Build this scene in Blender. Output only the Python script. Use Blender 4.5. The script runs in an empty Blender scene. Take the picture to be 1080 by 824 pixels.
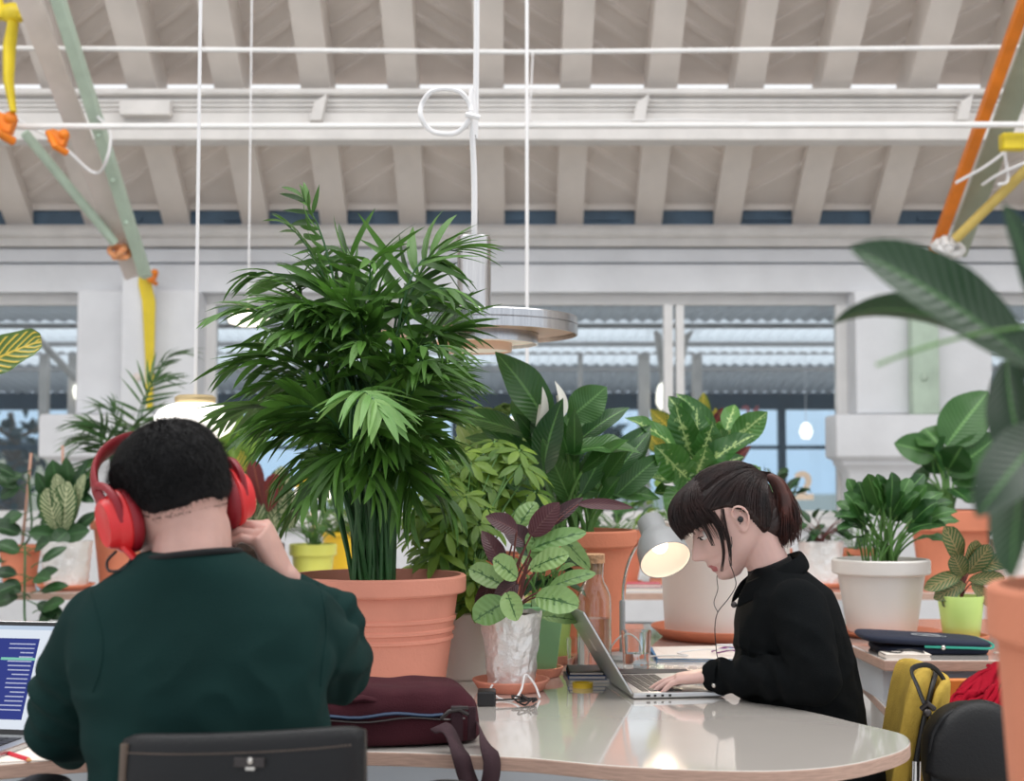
import bpy, math, random
import numpy as np
from mathutils import Vector, Matrix, Euler, noise
from mathutils.bvhtree import BVHTree
V = Vector
pi = math.pi
R = math.radians
C = bpy.context.scene.collection
sc = bpy.context.scene

# ---------------------------------------------------------------- camera, world, light
PITCH = R(3.36); FPX = 1500.0; CAMZ = 1.25
def S(r, g, b, k=1.0):
    f = lambda c: (c/255/12.92 if c/255 <= .04045 else ((c/255+.055)/1.055)**2.4)*k
    return (f(r), f(g), f(b), 1)
def P(px, py, Y):                       # the point at distance Y seen at that spot of the photo
    dx = (px-540)/FPX; dy = (412-py)/FPX
    d = V((dx, math.cos(PITCH)-dy*math.sin(PITCH), math.sin(PITCH)+dy*math.cos(PITCH)))
    return V((0, 0, CAMZ))+d*(Y/d.y)
def PZ(px, py, z):                      # the point on the horizontal plane z
    dx = (px-540)/FPX; dy = (412-py)/FPX
    d = V((dx, math.cos(PITCH)-dy*math.sin(PITCH), math.sin(PITCH)+dy*math.cos(PITCH)))
    return V((0, 0, CAMZ))+d*((z-CAMZ)/d.z)
cam = bpy.data.objects.new('camera', bpy.data.cameras.new('camera')); C.objects.link(cam)
cam.location = (0, 0, CAMZ); cam.rotation_euler = (pi/2+PITCH, 0, 0)
cam.data.sensor_width = 36; cam.data.lens = 50; cam.data.clip_start = .05; cam.data.clip_end = 300
cam.data.dof.use_dof = True; cam.data.dof.focus_distance = 3.05; cam.data.dof.aperture_fstop = 4.2
sc.camera = cam
sc.view_settings.view_transform = 'Standard'; sc.view_settings.look = 'None'
sc.view_settings.exposure = 0.0; sc.view_settings.gamma = 1.0; sc.view_settings.use_curve_mapping = False
w = bpy.data.worlds.new('world'); sc.world = w; w.use_nodes = True
nt = w.node_tree; nt.nodes.clear()
wo = nt.nodes.new('ShaderNodeOutputWorld'); bg = nt.nodes.new('ShaderNodeBackground')
tc = nt.nodes.new('ShaderNodeTexCoord'); sx = nt.nodes.new('ShaderNodeSeparateXYZ'); rp = nt.nodes.new('ShaderNodeValToRGB')
nt.links.new(tc.outputs['Generated'], sx.inputs[0]); nt.links.new(sx.outputs['Z'], rp.inputs[0])
nt.links.new(rp.outputs[0], bg.inputs[0]); nt.links.new(bg.outputs[0], wo.inputs[0])
rp.color_ramp.elements[0].position = 0.0; rp.color_ramp.elements[0].color = (.66, .78, .92, 1)
rp.color_ramp.elements[1].position = .13; rp.color_ramp.elements[1].color = (.90, .93, .98, 1)
e2 = rp.color_ramp.elements.new(.32); e2.color = (.98, .985, 1.0, 1)
bg.inputs[1].default_value = 1.12
def area(name, loc, size, energy, rot, col=(1, 1, 1), spread=180):
    l = bpy.data.lights.new(name, 'AREA'); l.shape = 'RECTANGLE'; l.size, l.size_y = size; l.energy = energy
    l.color = col; l.spread = R(spread)
    o = bpy.data.objects.new(name, l); C.objects.link(o); o.location = loc; o.rotation_euler = rot; return o
area('overhead_fill', (0, 3.6, 6.6), (12, 3.2), 420, (0, 0, 0), (1, .99, .97))  # added soft fill above the open roof, in place of unseen daylight

# ---------------------------------------------------------------- materials
def nm(name):
    m = bpy.data.materials.new(name); m.use_nodes = True; n = m.node_tree; n.nodes.clear()
    return m, n, (lambda t: n.nodes.new('ShaderNode'+t)), n.links.new
def pm(name, col, rough=.5, metal=0, var=.06, vs=6, bump=0, bs=60, spec=.5, coat=0, sheen=0, emit=None, es=0, stretch=None, col2=None, detail=3, uv=False, sub=0):
    m, n, N, L = nm(name)
    o = N('OutputMaterial'); b = N('BsdfPrincipled'); L(b.outputs[0], o.inputs[0])
    t = N('TexCoord'); mp = N('Mapping'); L(t.outputs['UV' if uv else 'Object'], mp.inputs[0])
    if stretch: mp.inputs['Scale'].default_value = stretch
    nz = N('TexNoise'); nz.inputs['Scale'].default_value = vs; nz.inputs['Detail'].default_value = detail; L(mp.outputs[0], nz.inputs['Vector'])
    rmp = N('ValToRGB'); L(nz.outputs[0], rmp.inputs[0])
    c2 = col2 or tuple(min(1, c*(1+var*2)) for c in col[:3])+(1,)
    c1 = col if col2 else tuple(c*(1-var*2) for c in col[:3])+(1,)
    rmp.color_ramp.elements[0].position = .3; rmp.color_ramp.elements[0].color = c1
    rmp.color_ramp.elements[1].position = .7; rmp.color_ramp.elements[1].color = c2
    L(rmp.outputs[0], b.inputs['Base Color'])
    b.inputs['Roughness'].default_value = rough; b.inputs['Metallic'].default_value = metal
    b.inputs['Specular IOR Level'].default_value = spec; b.inputs['Coat Weight'].default_value = coat
    b.inputs['Coat Roughness'].default_value = .06
    b.inputs['Sheen Weight'].default_value = sheen; b.inputs['Sheen Roughness'].default_value = .4
    if sub:
        b.inputs['Subsurface Weight'].default_value = sub; b.inputs['Subsurface Radius'].default_value = (.012, .005, .003); b.inputs['Subsurface Scale'].default_value = 1.0
    if emit: b.inputs['Emission Color'].default_value = emit; b.inputs['Emission Strength'].default_value = es
    if bump:
        z = N('TexNoise'); z.inputs['Scale'].default_value = bs; z.inputs['Detail'].default_value = 4; L(mp.outputs[0], z.inputs['Vector'])
        bp = N('Bump'); bp.inputs['Strength'].default_value = bump; bp.inputs['Distance'].default_value = .01
        L(z.outputs[0], bp.inputs['Height']); L(bp.outputs[0], b.inputs['Normal'])
    return m
def glassm(name, col=(1, 1, 1, 1), rough=0.0, ior=1.45, thin=False):
    m, n, N, L = nm(name); o = N('OutputMaterial')
    if thin:
        a = N('BsdfTransparent'); a.inputs[0].default_value = col; g = N('BsdfGlossy'); g.inputs['Roughness'].default_value = rough
        mx = N('MixShader'); fr = N('Fresnel'); fr.inputs[0].default_value = ior
        L(fr.outputs[0], mx.inputs[0]); L(a.outputs[0], mx.inputs[1]); L(g.outputs[0], mx.inputs[2]); L(mx.outputs[0], o.inputs[0])
    else:
        g = N('BsdfGlass'); g.inputs['Color'].default_value = col; g.inputs['Roughness'].default_value = rough; g.inputs['IOR'].default_value = ior
        L(g.outputs[0], o.inputs[0])
    return m
def leafm(name, dark, light, vein=None, kind='plain', freq=14, slope=5, rough=.38, trans=.22, amount=.5, back=None):
    m, n, N, L = nm(name); o = N('OutputMaterial'); b = N('BsdfPrincipled'); tr = N('BsdfTranslucent'); mx = N('MixShader'); mx.inputs[0].default_value = trans
    L(b.outputs[0], mx.inputs[1]); L(tr.outputs[0], mx.inputs[2]); L(mx.outputs[0], o.inputs[0])
    def math_(op, a, c=None):
        q = N('Math'); q.operation = op
        for i, s in enumerate((a, c)):
            if s is None: continue
            if isinstance(s, (int, float)): q.inputs[i].default_value = s
            else: L(s, q.inputs[i])
        return q.outputs[0]
    def mixc(f, a, c):
        q = N('Mix'); q.data_type = 'RGBA'
        if isinstance(f, (int, float)): q.inputs[0].default_value = f
        else: L(f, q.inputs[0])
        for i, s in ((6, a), (7, c)):
            if isinstance(s, tuple): q.inputs[i].default_value = s
            else: L(s, q.inputs[i])
        return q.outputs[2]
    g = N('NewGeometry'); t = N('TexCoord'); s = N('SeparateXYZ'); L(t.outputs['UV'], s.inputs[0])
    u = s.outputs['X']; v = math_('ABSOLUTE', math_('SUBTRACT', s.outputs['Y'], .5))
    c = mixc(g.outputs['Random Per Island'], dark, light)
    nz = N('TexNoise'); nz.inputs['Scale'].default_value = 9; L(t.outputs['Object'], nz.inputs['Vector'])
    c = mixc(math_('MULTIPLY', nz.outputs[0], .35), c, light)
    wv = math_('SINE', math_('MULTIPLY', math_('SUBTRACT', math_('MULTIPLY', u, freq), math_('MULTIPLY', v, slope)), 6.283))
    h = wv
    if vein:
        if kind == 'midrib':
            c = mixc(math_('LESS_THAN', v, .035), c, vein)
            c = mixc(math_('MULTIPLY', math_('GREATER_THAN', wv, .85), .10), c, vein)
        elif kind == 'stripe':
            f = math_('MULTIPLY', math_('GREATER_THAN', wv, 1-amount*2), math_('LESS_THAN', v, .42))
            c = mixc(f, c, vein); c = mixc(math_('LESS_THAN', v, .03), c, vein)
        elif kind == 'blotch':
            n2 = N('TexNoise'); n2.inputs['Scale'].default_value = freq; mp = N('Mapping'); mp.inputs['Scale'].default_value = (1.6, .7, 1); L(t.outputs['UV'], mp.inputs[0])
            ad = N('VectorMath'); ad.operation = 'ADD'; L(mp.outputs[0], ad.inputs[0]); L(g.outputs['Random Per Island'], ad.inputs[1]); L(ad.outputs[0], n2.inputs['Vector'])
            n2.inputs['Detail'].default_value = 4
            f = math_('SUBTRACT', math_('ADD', n2.outputs[0], amount-.5), math_('MULTIPLY', v, .9))
            f = math_('MINIMUM', math_('MAXIMUM', math_('MULTIPLY', math_('SUBTRACT', f, .4), 9), 0), 1)
            c = mixc(f, c, vein); c = mixc(math_('LESS_THAN', v, .025), c, vein)
        elif kind == 'edge':
            c = mixc(math_('GREATER_THAN', v, .36), c, vein)
    if back: c = mixc(g.outputs['Backfacing'], c, back)
    L(c, b.inputs['Base Color']); tc_ = mixc(.5, c, light); L(tc_, tr.inputs[0])
    b.inputs['Roughness'].default_value = rough; b.inputs['Specular IOR Level'].default_value = .45
    bp = N('Bump'); bp.inputs['Strength'].default_value = .25; bp.inputs['Distance'].default_value = .002; L(h, bp.inputs['Height']); L(bp.outputs[0], b.inputs['Normal'])
    return m
def emitm(name, col, st):
    m, n, N, L = nm(name); o = N('OutputMaterial'); e = N('Emission'); e.inputs[0].default_value = col; e.inputs[1].default_value = st
    L(e.outputs[0], o.inputs[0]); return m
def opalm(name, col, st, base=(.9, .9, .88, 1)):
    return pm(name, base, .25, emit=col, es=st, var=0.0)

M = {}
M['wall'] = pm('painted_wall', S(226, 227, 230), .7, var=.03, vs=3, bump=.3, bs=25)
M['wallside'] = pm('plaster_wall', S(205, 200, 195), .8, var=.03, vs=2)
M['floor'] = pm('pale_concrete', S(200, 196, 190), .35, var=.06, vs=2)
M['panel'] = pm('ceiling_panel_paint', S(220, 210, 202), .75, var=.03, vs=3, bump=.15, bs=30)
M['rafter'] = pm('rafter_paint', S(230, 221, 213), .6, var=.03, vs=4)
M['beam'] = pm('beam_paint', S(226, 222, 218), .55, var=.04, vs=5, bump=.15, bs=40)
M['white'] = pm('white_paint', S(232, 230, 228), .4, var=.02)
M['whiteplastic'] = pm('white_plastic', S(236, 234, 230), .35, var=.01)
M['bluegrey'] = pm('blue_grey_paint', S(74, 98, 118), .4, var=.1)
M['braceg'] = pm('brace_grey_paint', S(222, 210, 204), .5, var=.04)
M['green'] = pm('mint_paint', S(184, 202, 184), .5, var=.06)
M['sage'] = pm('sage_paint', S(160, 168, 148), .5, var=.05)
M['yellow'] = pm('yellow_paint', S(226, 200, 40), .45, var=.08)
M['paleyellow'] = pm('pale_yellow_paint', S(214, 188, 104), .5, var=.06)
M['orange'] = pm('orange_paint', S(228, 126, 26), .45, var=.08)
M['peach'] = pm('peach_rope', S(232, 160, 110), .7, var=.12, vs=20)
M['terra'] = pm('terracotta', S(220, 146, 124), .75, var=.05, vs=5, bump=.12, bs=120)
M['terra2'] = pm('terracotta_orange', S(216, 132, 100), .75, var=.06, vs=5, bump=.12, bs=120)
M['terra3'] = pm('terracotta_pale', S(208, 132, 102), .8, var=.05, vs=4, bump=.15, bs=120)
M['soil'] = pm('soil', S(52, 38, 30), .95, var=.3, vs=60, bump=.8, bs=80)
M['whitepot'] = pm('white_glaze', S(232, 226, 220), .45, var=.02, bump=.06, bs=40)
M['greenpot'] = pm('green_plastic', S(150, 206, 150), .35, var=.03)
M['limepot'] = pm('lime_plastic', S(200, 226, 128), .35, var=.03)
M['yellowpot'] = pm('yellow_plastic', S(226, 226, 110), .35, var=.03)
M['yellowpot2'] = pm('warm_yellow_plastic', S(246, 206, 60), .35, var=.03)
M['foil'] = pm('crinkled_foil', S(238, 236, 234), .3, metal=.35, var=.03, bump=1.0, bs=34)
M['table'] = pm('table_laminate', S(216, 209, 202), .07, var=.015, vs=3, spec=.7, coat=1)
M['edge'] = pm('plywood_edge', S(190, 158, 142), .6, var=.08, vs=30, stretch=(1, 1, 14))
M['apron'] = pm('apron_paint', S(214, 220, 228), .5, var=.02)
M['alu'] = pm('brushed_aluminium', S(196, 196, 198), .2, metal=1, var=.05, vs=10, stretch=(14, 14, .6), bump=.04, bs=8)
M['alu2'] = pm('laptop_aluminium', S(196, 198, 200), .35, metal=.85, var=.02)
M['copper'] = pm('copper_inner', S(238, 196, 168), .4, metal=.2, var=.03)
M['brass'] = pm('brass_cap', S(206, 184, 140), .35, metal=.6, var=.05)
M['cord'] = pm('white_cord', S(232, 230, 230), .6, var=.02)
M['black'] = pm('black_plastic', S(26, 26, 28), .4, var=.1)
M['blackcord'] = pm('black_cord', S(20, 20, 22), .5, var=.1)
M['leather'] = pm('black_leather', S(16, 17, 20), .5, var=.1, bump=.12, bs=180, spec=.35)
M['leather_edge'] = pm('worn_leather_edge', S(92, 78, 68), .5, var=.1)
M['maroon'] = pm('maroon_canvas', S(62, 26, 34), .9, var=.1, vs=9, bump=.25, bs=400, spec=.2)
M['maroond'] = pm('maroon_webbing', S(50, 22, 32), .8, var=.08, bump=.4, bs=500)
M['bluezip'] = pm('blue_lining', S(24, 52, 82), .6)
M['gun'] = pm('gunmetal', S(70, 66, 66), .35, metal=.8)
M['red'] = pm('red_headphones', S(216, 40, 44), .35, var=.03)
M['redd'] = pm('red_headphones_soft', S(140, 16, 32), .5, var=.04)
M['sweater'] = pm('green_knit', S(20, 47, 45), .95, var=.08, vs=5, bump=.35, bs=700, spec=.15)
M['collar'] = pm('black_rib', S(18, 20, 22), .9)
M['jacket'] = pm('black_twill', S(13, 16, 18), .95, var=.12, vs=7, bump=.5, bs=500, spec=.12)
M['turtle'] = pm('black_knit', S(20, 20, 22), .95, bump=.5, bs=300)
M['jeans'] = pm('dark_denim', S(38, 46, 66), .9, bump=.3, bs=400)
M['shoe'] = pm('dark_shoe', S(34, 32, 34), .6)
M['hairm'] = pm('black_hair', S(12, 11, 13), .65, spec=.25, var=.25, vs=60, bump=.5, bs=160)
M['hairw'] = pm('dark_brown_hair', S(26, 17, 17), .42, var=.3, vs=30, spec=.4, bump=.3, bs=140, col2=S(48, 28, 25))
M['hairt'] = pm('reddish_brown_hair_ends', S(40, 22, 20), .42, var=.3, vs=26, spec=.4, col2=S(92, 46, 36))
M['nail'] = pm('nails', S(214, 160, 150), .3)
M['eyew'] = pm('eye_white', S(220, 216, 212), .2)
M['eyed'] = pm('iris', S(46, 36, 32), .15)
M['silver'] = pm('silver', S(210, 206, 200), .25, metal=.9)
M['yfabric'] = pm('yellow_fabric', S(188, 158, 72), .95, var=.06, vs=20, bump=.3, bs=300, spec=.15)
M['chrome'] = pm('chrome', S(210, 210, 212), .15, metal=1)
M['redcoat'] = pm('crimson_coat', S(150, 8, 34), .9, var=.08, vs=8, bump=.25, bs=200, spec=.15)
M['wood'] = pm('beech_wood', S(206, 150, 96), .5, var=.12, vs=6, stretch=(1, 8, 1))
M['woodorange'] = pm('orange_wood', S(214, 126, 56), .5, var=.1)
M['navy'] = pm('navy_neoprene', S(24, 32, 54), .8, var=.06, bump=.2, bs=400)
M['teal'] = pm('teal_piping', S(40, 150, 130), .6)
M['cork'] = pm('cork', S(206, 160, 122), .8, var=.15, vs=60, bump=.4, bs=150)
M['glass'] = glassm('clear_glass', (.97, .98, .98, 1))
M['water'] = glassm('water', (.98, .99, 1, 1), ior=1.33)
M['pane'] = glassm('window_pane', (.93, .96, .97, 1), thin=True, ior=1.35)
M['lampgrey'] = pm('grey_enamel', S(150, 152, 154), .35, var=.03)
M['lampin'] = pm('lamp_inside', S(226, 212, 196), .6, var=0, emit=(1, .88, .74, 1), es=.32)
M['bulb'] = emitm('warm_bulb', (1, .88, .72, 1), 3)
M['opal'] = opalm('opal_shade', (1, .93, .84, 1), 1.0)
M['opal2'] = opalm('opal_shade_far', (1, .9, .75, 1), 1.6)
M['paper'] = pm('paper', S(236, 226, 216), .7, var=.01)
M['bluepaper'] = pm('blue_cover', S(70, 130, 180), .5)
M['bluebook'] = pm('blue_book', S(36, 84, 150), .5)
M['darkbook'] = pm('black_book', S(34, 36, 42), .5)
M['greybook'] = pm('grey_book', S(170, 172, 176), .5)
M['purple'] = pm('purple_cable', S(130, 50, 130), .5)
M['tape'] = pm('yellow_tape', S(222, 186, 46), .35)
M['pinkbook'] = pm('pink_book', S(196, 96, 110), .5)
M['bin'] = pm('blue_grey_tray', S(120, 142, 164), .5)
M['oldwood'] = pm('greyed_wood', S(150, 128, 122), .8, var=.12, vs=10)
M['pencil'] = pm('red_pencil', S(206, 26, 48), .4)
M['stake'] = pm('bamboo_stake', S(206, 160, 140), .7)
M['stem'] = pm('green_stem', S(96, 140, 70), .5, var=.15, vs=20)
M['stemd'] = pm('dark_stem', S(52, 96, 50), .5, var=.15, vs=20)
M['stemw'] = pm('woody_stem', S(96, 78, 60), .8, var=.15, vs=20)
M['stemr'] = pm('red_stem', S(110, 60, 56), .6)
M['spathe'] = pm('white_spathe', S(232, 230, 220), .5)
# leaves
M['l_palm'] = leafm('palm_leaf', S(14, 42, 20), S(94, 142, 56), trans=.2)
M['l_palmlight'] = leafm('young_palm_leaf', S(100, 150, 78), S(146, 188, 108), trans=.25)
M['l_lily'] = leafm('peace_lily_leaf', S(26, 66, 34), S(66, 112, 50), S(100, 146, 80), 'midrib', 16, 6, rough=.32, trans=.15)
M['l_dief'] = leafm('dieffenbachia_leaf', S(30, 78, 34), S(80, 130, 56), S(170, 196, 124), 'blotch', 9, 4, amount=.47, trans=.18)
M['l_scheff'] = leafm('umbrella_plant_leaf', S(46, 96, 36), S(138, 170, 64), trans=.3)
M['l_light'] = leafm('pale_fern_leaf', S(84, 128, 60), S(168, 190, 120), S(200, 212, 168), 'midrib', 12, 5, trans=.3)
M['l_cala'] = leafm('prayer_plant_leaf', S(96, 142, 76), S(150, 182, 116), S(52, 96, 48), 'blotch', 7, 2.0, amount=.44, trans=.25)
M['l_purple'] = leafm('purple_leaf', S(46, 28, 34), S(86, 44, 50), S(96, 60, 60), 'midrib', 12, 5, trans=.12)
M['l_zebra'] = leafm('zebra_leaf', S(40, 80, 44), S(70, 104, 56), S(204, 208, 164), 'stripe', 9, 6, amount=.45, trans=.18)
M['l_croton'] = leafm('croton_leaf', S(52, 88, 32), S(92, 120, 44), S(216, 186, 66), 'stripe', 10, 6, amount=.22, trans=.15)
M['l_red'] = leafm('cordyline_leaf', S(70, 28, 34), S(120, 48, 46), S(150, 80, 60), 'midrib', 10, 4, trans=.2)
M['l_dark'] = leafm('rubber_leaf', S(22, 50, 30), S(48, 84, 44), S(70, 110, 64), 'midrib', 12, 4, rough=.3, trans=.08)
M['l_dracaena'] = leafm('strap_leaf', S(34, 74, 40), S(80, 116, 58), trans=.15)
M['l_banana'] = leafm('banana_leaf', S(96, 140, 44), S(134, 168, 70), S(150, 180, 96), 'midrib', 20, 6, trans=.35)
M['l_fore'] = leafm('large_glossy_leaf', S(14, 42, 24), S(30, 70, 34), S(66, 112, 54), 'midrib', 16, 5, rough=.35, trans=.1)
M['l_calred'] = leafm('red_backed_leaf', S(44, 76, 38), S(74, 98, 46), S(150, 132, 84), 'stripe', 8, 5, amount=.3, back=S(120, 66, 54), trans=.1)
M['l_tree'] = leafm('tree_leaf', S(24, 42, 46), S(50, 74, 70), trans=.2)

# ---------------------------------------------------------------- mesh builder
def frame(d, up=None):
    d = d.normalized(); up = up or V((0, 0, 1))
    s = d.cross(up)
    if s.length < 1e-4: s = d.cross(V((0, 1, 0)))
    s.normalize(); return d, s, s.cross(d).normalized()
def bez(a, b, c, t): return a*(1-t)**2+b*2*t*(1-t)+c*t*t
def bezp(a, b, c, n): return [bez(a, b, c, i/n) for i in range(n+1)]
def spline(pts, n=6):                   # Catmull-Rom through the points
    pts = [V(p) for p in pts]; q = [pts[0]*2-pts[1]]+pts+[pts[-1]*2-pts[-2]]; out = []
    for i in range(1, len(q)-2):
        for k in range(n):
            t = k/n; a, b, c, d = q[i-1:i+3]
            out.append(.5*((2*b)+(c-a)*t+(2*a-5*b+4*c-d)*t*t+(3*b-a-3*c+d)*t**3))
    return out+[pts[-1]]
class MB:
    def __init__(s): s.v = []; s.f = []; s.uv = []; s.m = []
    def add(s, vs, fs, uv=None, mi=0):
        k = len(s.v); s.v += [tuple(x) for x in vs]; s.f += [tuple(i+k for i in f) for f in fs]
        s.uv += list(uv) if uv else [(0, 0)]*len(vs); s.m += [mi]*len(fs); return s
    def box(s, c, size, rot=None, mi=0):
        c = V(c); h = V(size)/2; vs = []
        for z in (-1, 1):
            for y in (-1, 1):
                for x in (-1, 1):
                    p = V((x*h.x, y*h.y, z*h.z)); vs.append(c+(rot@p if rot else p))
        return s.add(vs, [(0, 2, 3, 1), (4, 5, 7, 6), (0, 1, 5, 4), (2, 6, 7, 3), (0, 4, 6, 2), (1, 3, 7, 5)], mi=mi)
    def bx(s, x0, x1, y0, y1, z0, z1, mi=0): return s.box(((x0+x1)/2, (y0+y1)/2, (z0+z1)/2), (x1-x0, y1-y0, z1-z0), mi=mi)
    def tube(s, pts, r, n=8, cap=True, mi=0, flat=1.0, up=None):
        pts = [V(p) for p in pts]; N = len(pts); rr = r if isinstance(r, (list, tuple)) else [r]*N
        vs = []; fs = []; prev = None
        for i, p in enumerate(pts):
            d = (pts[min(i+1, N-1)]-pts[max(i-1, 0)])
            if d.length < 1e-9: d = V((0, 0, 1))
            d.normalize()
            if prev is None: _, a, _b = frame(d, up)
            else:
                a = prev-d*prev.dot(d)
                if a.length < 1e-5: _, a, _b = frame(d, up)
            a.normalize(); prev = a; b = d.cross(a)
            for k in range(n):
                t = 2*pi*k/n; vs.append(p+a*math.cos(t)*rr[i]+b*math.sin(t)*rr[i]*flat)
        for i in range(N-1):
            for k in range(n):
                k2 = (k+1) % n; fs.append((i*n+k, i*n+k2, (i+1)*n+k2, (i+1)*n+k))
        if cap: fs.append(tuple(range(n-1, -1, -1))); fs.append(tuple((N-1)*n+k for k in range(n)))
        return s.add(vs, fs, mi=mi)
    def ball(s, c, r, rot=None, nu=16, nv=10, mi=0):
        c = V(c); r = V(r) if hasattr(r, '__len__') else V((r, r, r)); vs = []; fs = []
        f = (lambda p: c+(rot@p if rot else p))
        vs.append(f(V((0, 0, r.z))))
        for j in range(1, nv):
            a = pi*j/nv
            for k in range(nu):
                t = 2*pi*k/nu; vs.append(f(V((r.x*math.sin(a)*math.cos(t), r.y*math.sin(a)*math.sin(t), r.z*math.cos(a)))))
        vs.append(f(V((0, 0, -r.z)))); e = len(vs)-1
        for k in range(nu):
            k2 = (k+1) % nu; fs.append((0, 1+k, 1+k2)); fs.append((e, 1+(nv-2)*nu+k2, 1+(nv-2)*nu+k))
            for j in range(nv-2): fs.append((1+j*nu+k, 1+(j+1)*nu+k, 1+(j+1)*nu+k2, 1+j*nu+k2))
        return s.add(vs, fs, mi=mi)
    def chain(s, pts, rr, n=14, mi=0):   # a capsule chain
        pts = [V(p) for p in pts]
        s.tube(pts, rr, n=n, mi=mi)
        for p, r in zip(pts, rr): s.ball(p, r, nu=n, nv=10, mi=mi)
        return s
    def loft(s, rings, cap=True, mi=0, closed=True):
        n = len(rings[0]); vs = [p for r in rings for p in r]; fs = []
        for i in range(len(rings)-1):
            for k in range(n if closed else n-1):
                k2 = (k+1) % n; fs.append((i*n+k, i*n+k2, (i+1)*n+k2, (i+1)*n+k))
        if cap: fs.append(tuple(range(n-1, -1, -1))); fs.append(tuple((len(rings)-1)*n+k for k in range(n)))
        return s.add(vs, fs, mi=mi)
    def eloft(s, spec, n=24, e=1.0, mi=0):   # spec: (centre, u vector, v vector)
        rings = []
        for c, u, v in spec:
            c, u, v = V(c), V(u), V(v); r = []
            for k in range(n):
                t = 2*pi*k/n; a, b = math.cos(t), math.sin(t)
                a = math.copysign(abs(a)**e, a); b = math.copysign(abs(b)**e, b); r.append(c+u*a+v*b)
            rings.append(r)
        return s.loft(rings, mi=mi)
    def lathe(s, prof, n=40, mat=None, mi=0, e=None, close=False, cap=True):
        vs = []; fs = []; N = len(prof)
        for r, z in prof:
            for k in range(n):
                t = 2*pi*k/n; a, b = math.cos(t), math.sin(t)
                if e: q = (abs(a)**e+abs(b)**e)**(-1/e); a *= q; b *= q
                p = V((r*a, r*b, z)); vs.append(mat@p if mat else p)
        for i in range(N-1 if not close else N):
            i2 = (i+1) % N
            for k in range(n):
                k2 = (k+1) % n; fs.append((i*n+k, i*n+k2, i2*n+k2, i2*n+k))
        if not close and cap:
            if prof[0][0] > 1e-6: fs.append(tuple(range(n-1, -1, -1)))
            if prof[-1][0] > 1e-6: fs.append(tuple((N-1)*n+k for k in range(n)))
        return s.add(vs, fs, mi=mi)
    def prism(s, pts, z0, z1, mi=0, mside=None):
        n = len(pts); vs = [(x, y, z0) for x, y in pts]+[(x, y, z1) for x, y in pts]
        s.add(vs, [tuple(range(n-1, -1, -1)), tuple(range(n, 2*n))], mi=mi)
        k = len(s.v)-2*n
        for i in range(n): s.f.append((k+i, k+(i+1) % n, k+n+(i+1) % n, k+n+i)); s.m.append(mi if mside is None else mside)
        return s
    def leaf(s, p0, p1, width, nrm, bend=.12, fold=.25, seg=8, ab=(.55, .8), wav=0, mi=0, cols=5, twist=0, droop=0, ph=0):
        p0, p1 = V(p0), V(p1); L = (p1-p0).length
        if L < 1e-5: return s
        nrm = V(nrm).normalized(); cpt = (p0+p1)/2+nrm*bend*L+V((0, 0, droop*L))
        a, b = ab; mxv = (a/(a+b))**a*(b/(a+b))**b; vs = []; uv = []; fs = []
        vv = [-1, -.5, 0, .5, 1] if cols == 5 else [-1, 0, 1]
        for i in range(seg+1):
            t = i/seg; tt = min(max(t, .015), .995); m = bez(p0, cpt, p1, t)
            tg = ((cpt-p0)*(1-t)+(p1-cpt)*t).normalized(); sd = tg.cross(nrm)
            if sd.length < 1e-4: sd = tg.cross(V((.3, .5, .8)))
            sd.normalize(); nl = sd.cross(tg)
            if twist: q = Matrix.Rotation(twist*t, 3, tg); sd = q@sd; nl = q@nl
            wd = width/2*(tt**a*(1-tt)**b)/mxv
            for v in vv:
                wz = wav*wd*math.sin(t*14+ph+(2 if v > 0 else 0))*abs(v)
                vs.append(m+sd*v*wd+nl*(abs(v)**1.5*wd*fold+wz)); uv.append((t, (v+1)/2))
        nc = len(vv)
        for i in range(seg):
            for k in range(nc-1): q = i*nc+k; fs.append((q, q+1, q+nc+1, q+nc))
        return s.add(vs, fs, uv, mi)
    def build(s, name, mats, parent=None, world=False, smooth=True, angle=38, bev=0, sub=0, solid=0, tris=False):
        me = bpy.data.meshes.new(name)
        vs = s.v
        if world and parent is not None:
            im = root_matrix(parent).inverted(); vs = [tuple(im@V(p)) for p in vs]
        me.from_pydata(vs, [], s.f); mats = mats if isinstance(mats, (list, tuple)) else [mats]
        for m in mats: me.materials.append(m)
        if any(s.m): me.polygons.foreach_set('material_index', s.m)
        ul = me.uv_layers.new(name='UVMap'); li = np.zeros(len(me.loops), dtype=np.int32); me.loops.foreach_get('vertex_index', li)
        ua = np.array(s.uv, dtype=np.float32)[li]; ul.data.foreach_set('uv', ua.ravel())
        if smooth:
            me.polygons.foreach_set('use_smooth', [True]*len(me.polygons))
            if angle and angle < 180: me.set_sharp_from_angle(angle=R(angle))
        me.update(); o = bpy.data.objects.new(name, me); C.objects.link(o)
        if parent is not None: o.parent = parent
        if bev: b = o.modifiers.new('bevel', 'BEVEL'); b.width = bev; b.segments = 2; b.limit_method = 'ANGLE'; b.angle_limit = R(35)
        if solid: b = o.modifiers.new('solid', 'SOLIDIFY'); b.thickness = solid; b.offset = 0
        if sub: b = o.modifiers.new('sub', 'SUBSURF'); b.levels = b.render_levels = sub
        return o
def root_matrix(o):
    m = Matrix.Translation(o.location)@o.rotation_euler.to_matrix().to_4x4()
    return root_matrix(o.parent)@m if o.parent else m
def thing(name, label, cat, loc=(0, 0, 0), rotz=0, group=None):
    o = bpy.data.objects.new(name, None); C.objects.link(o); o.location = loc; o.rotation_euler = (0, 0, rotz)
    o.empty_display_size = .05; o['label'] = label; o['category'] = cat
    if group: o['group'] = group
    return o
def tag(o, label, cat, group=None, kind=None):
    o['label'] = label; o['category'] = cat
    if group: o['group'] = group
    if kind: o['kind'] = kind
    return o
def struct(o): o['kind'] = 'structure'; return o
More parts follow.
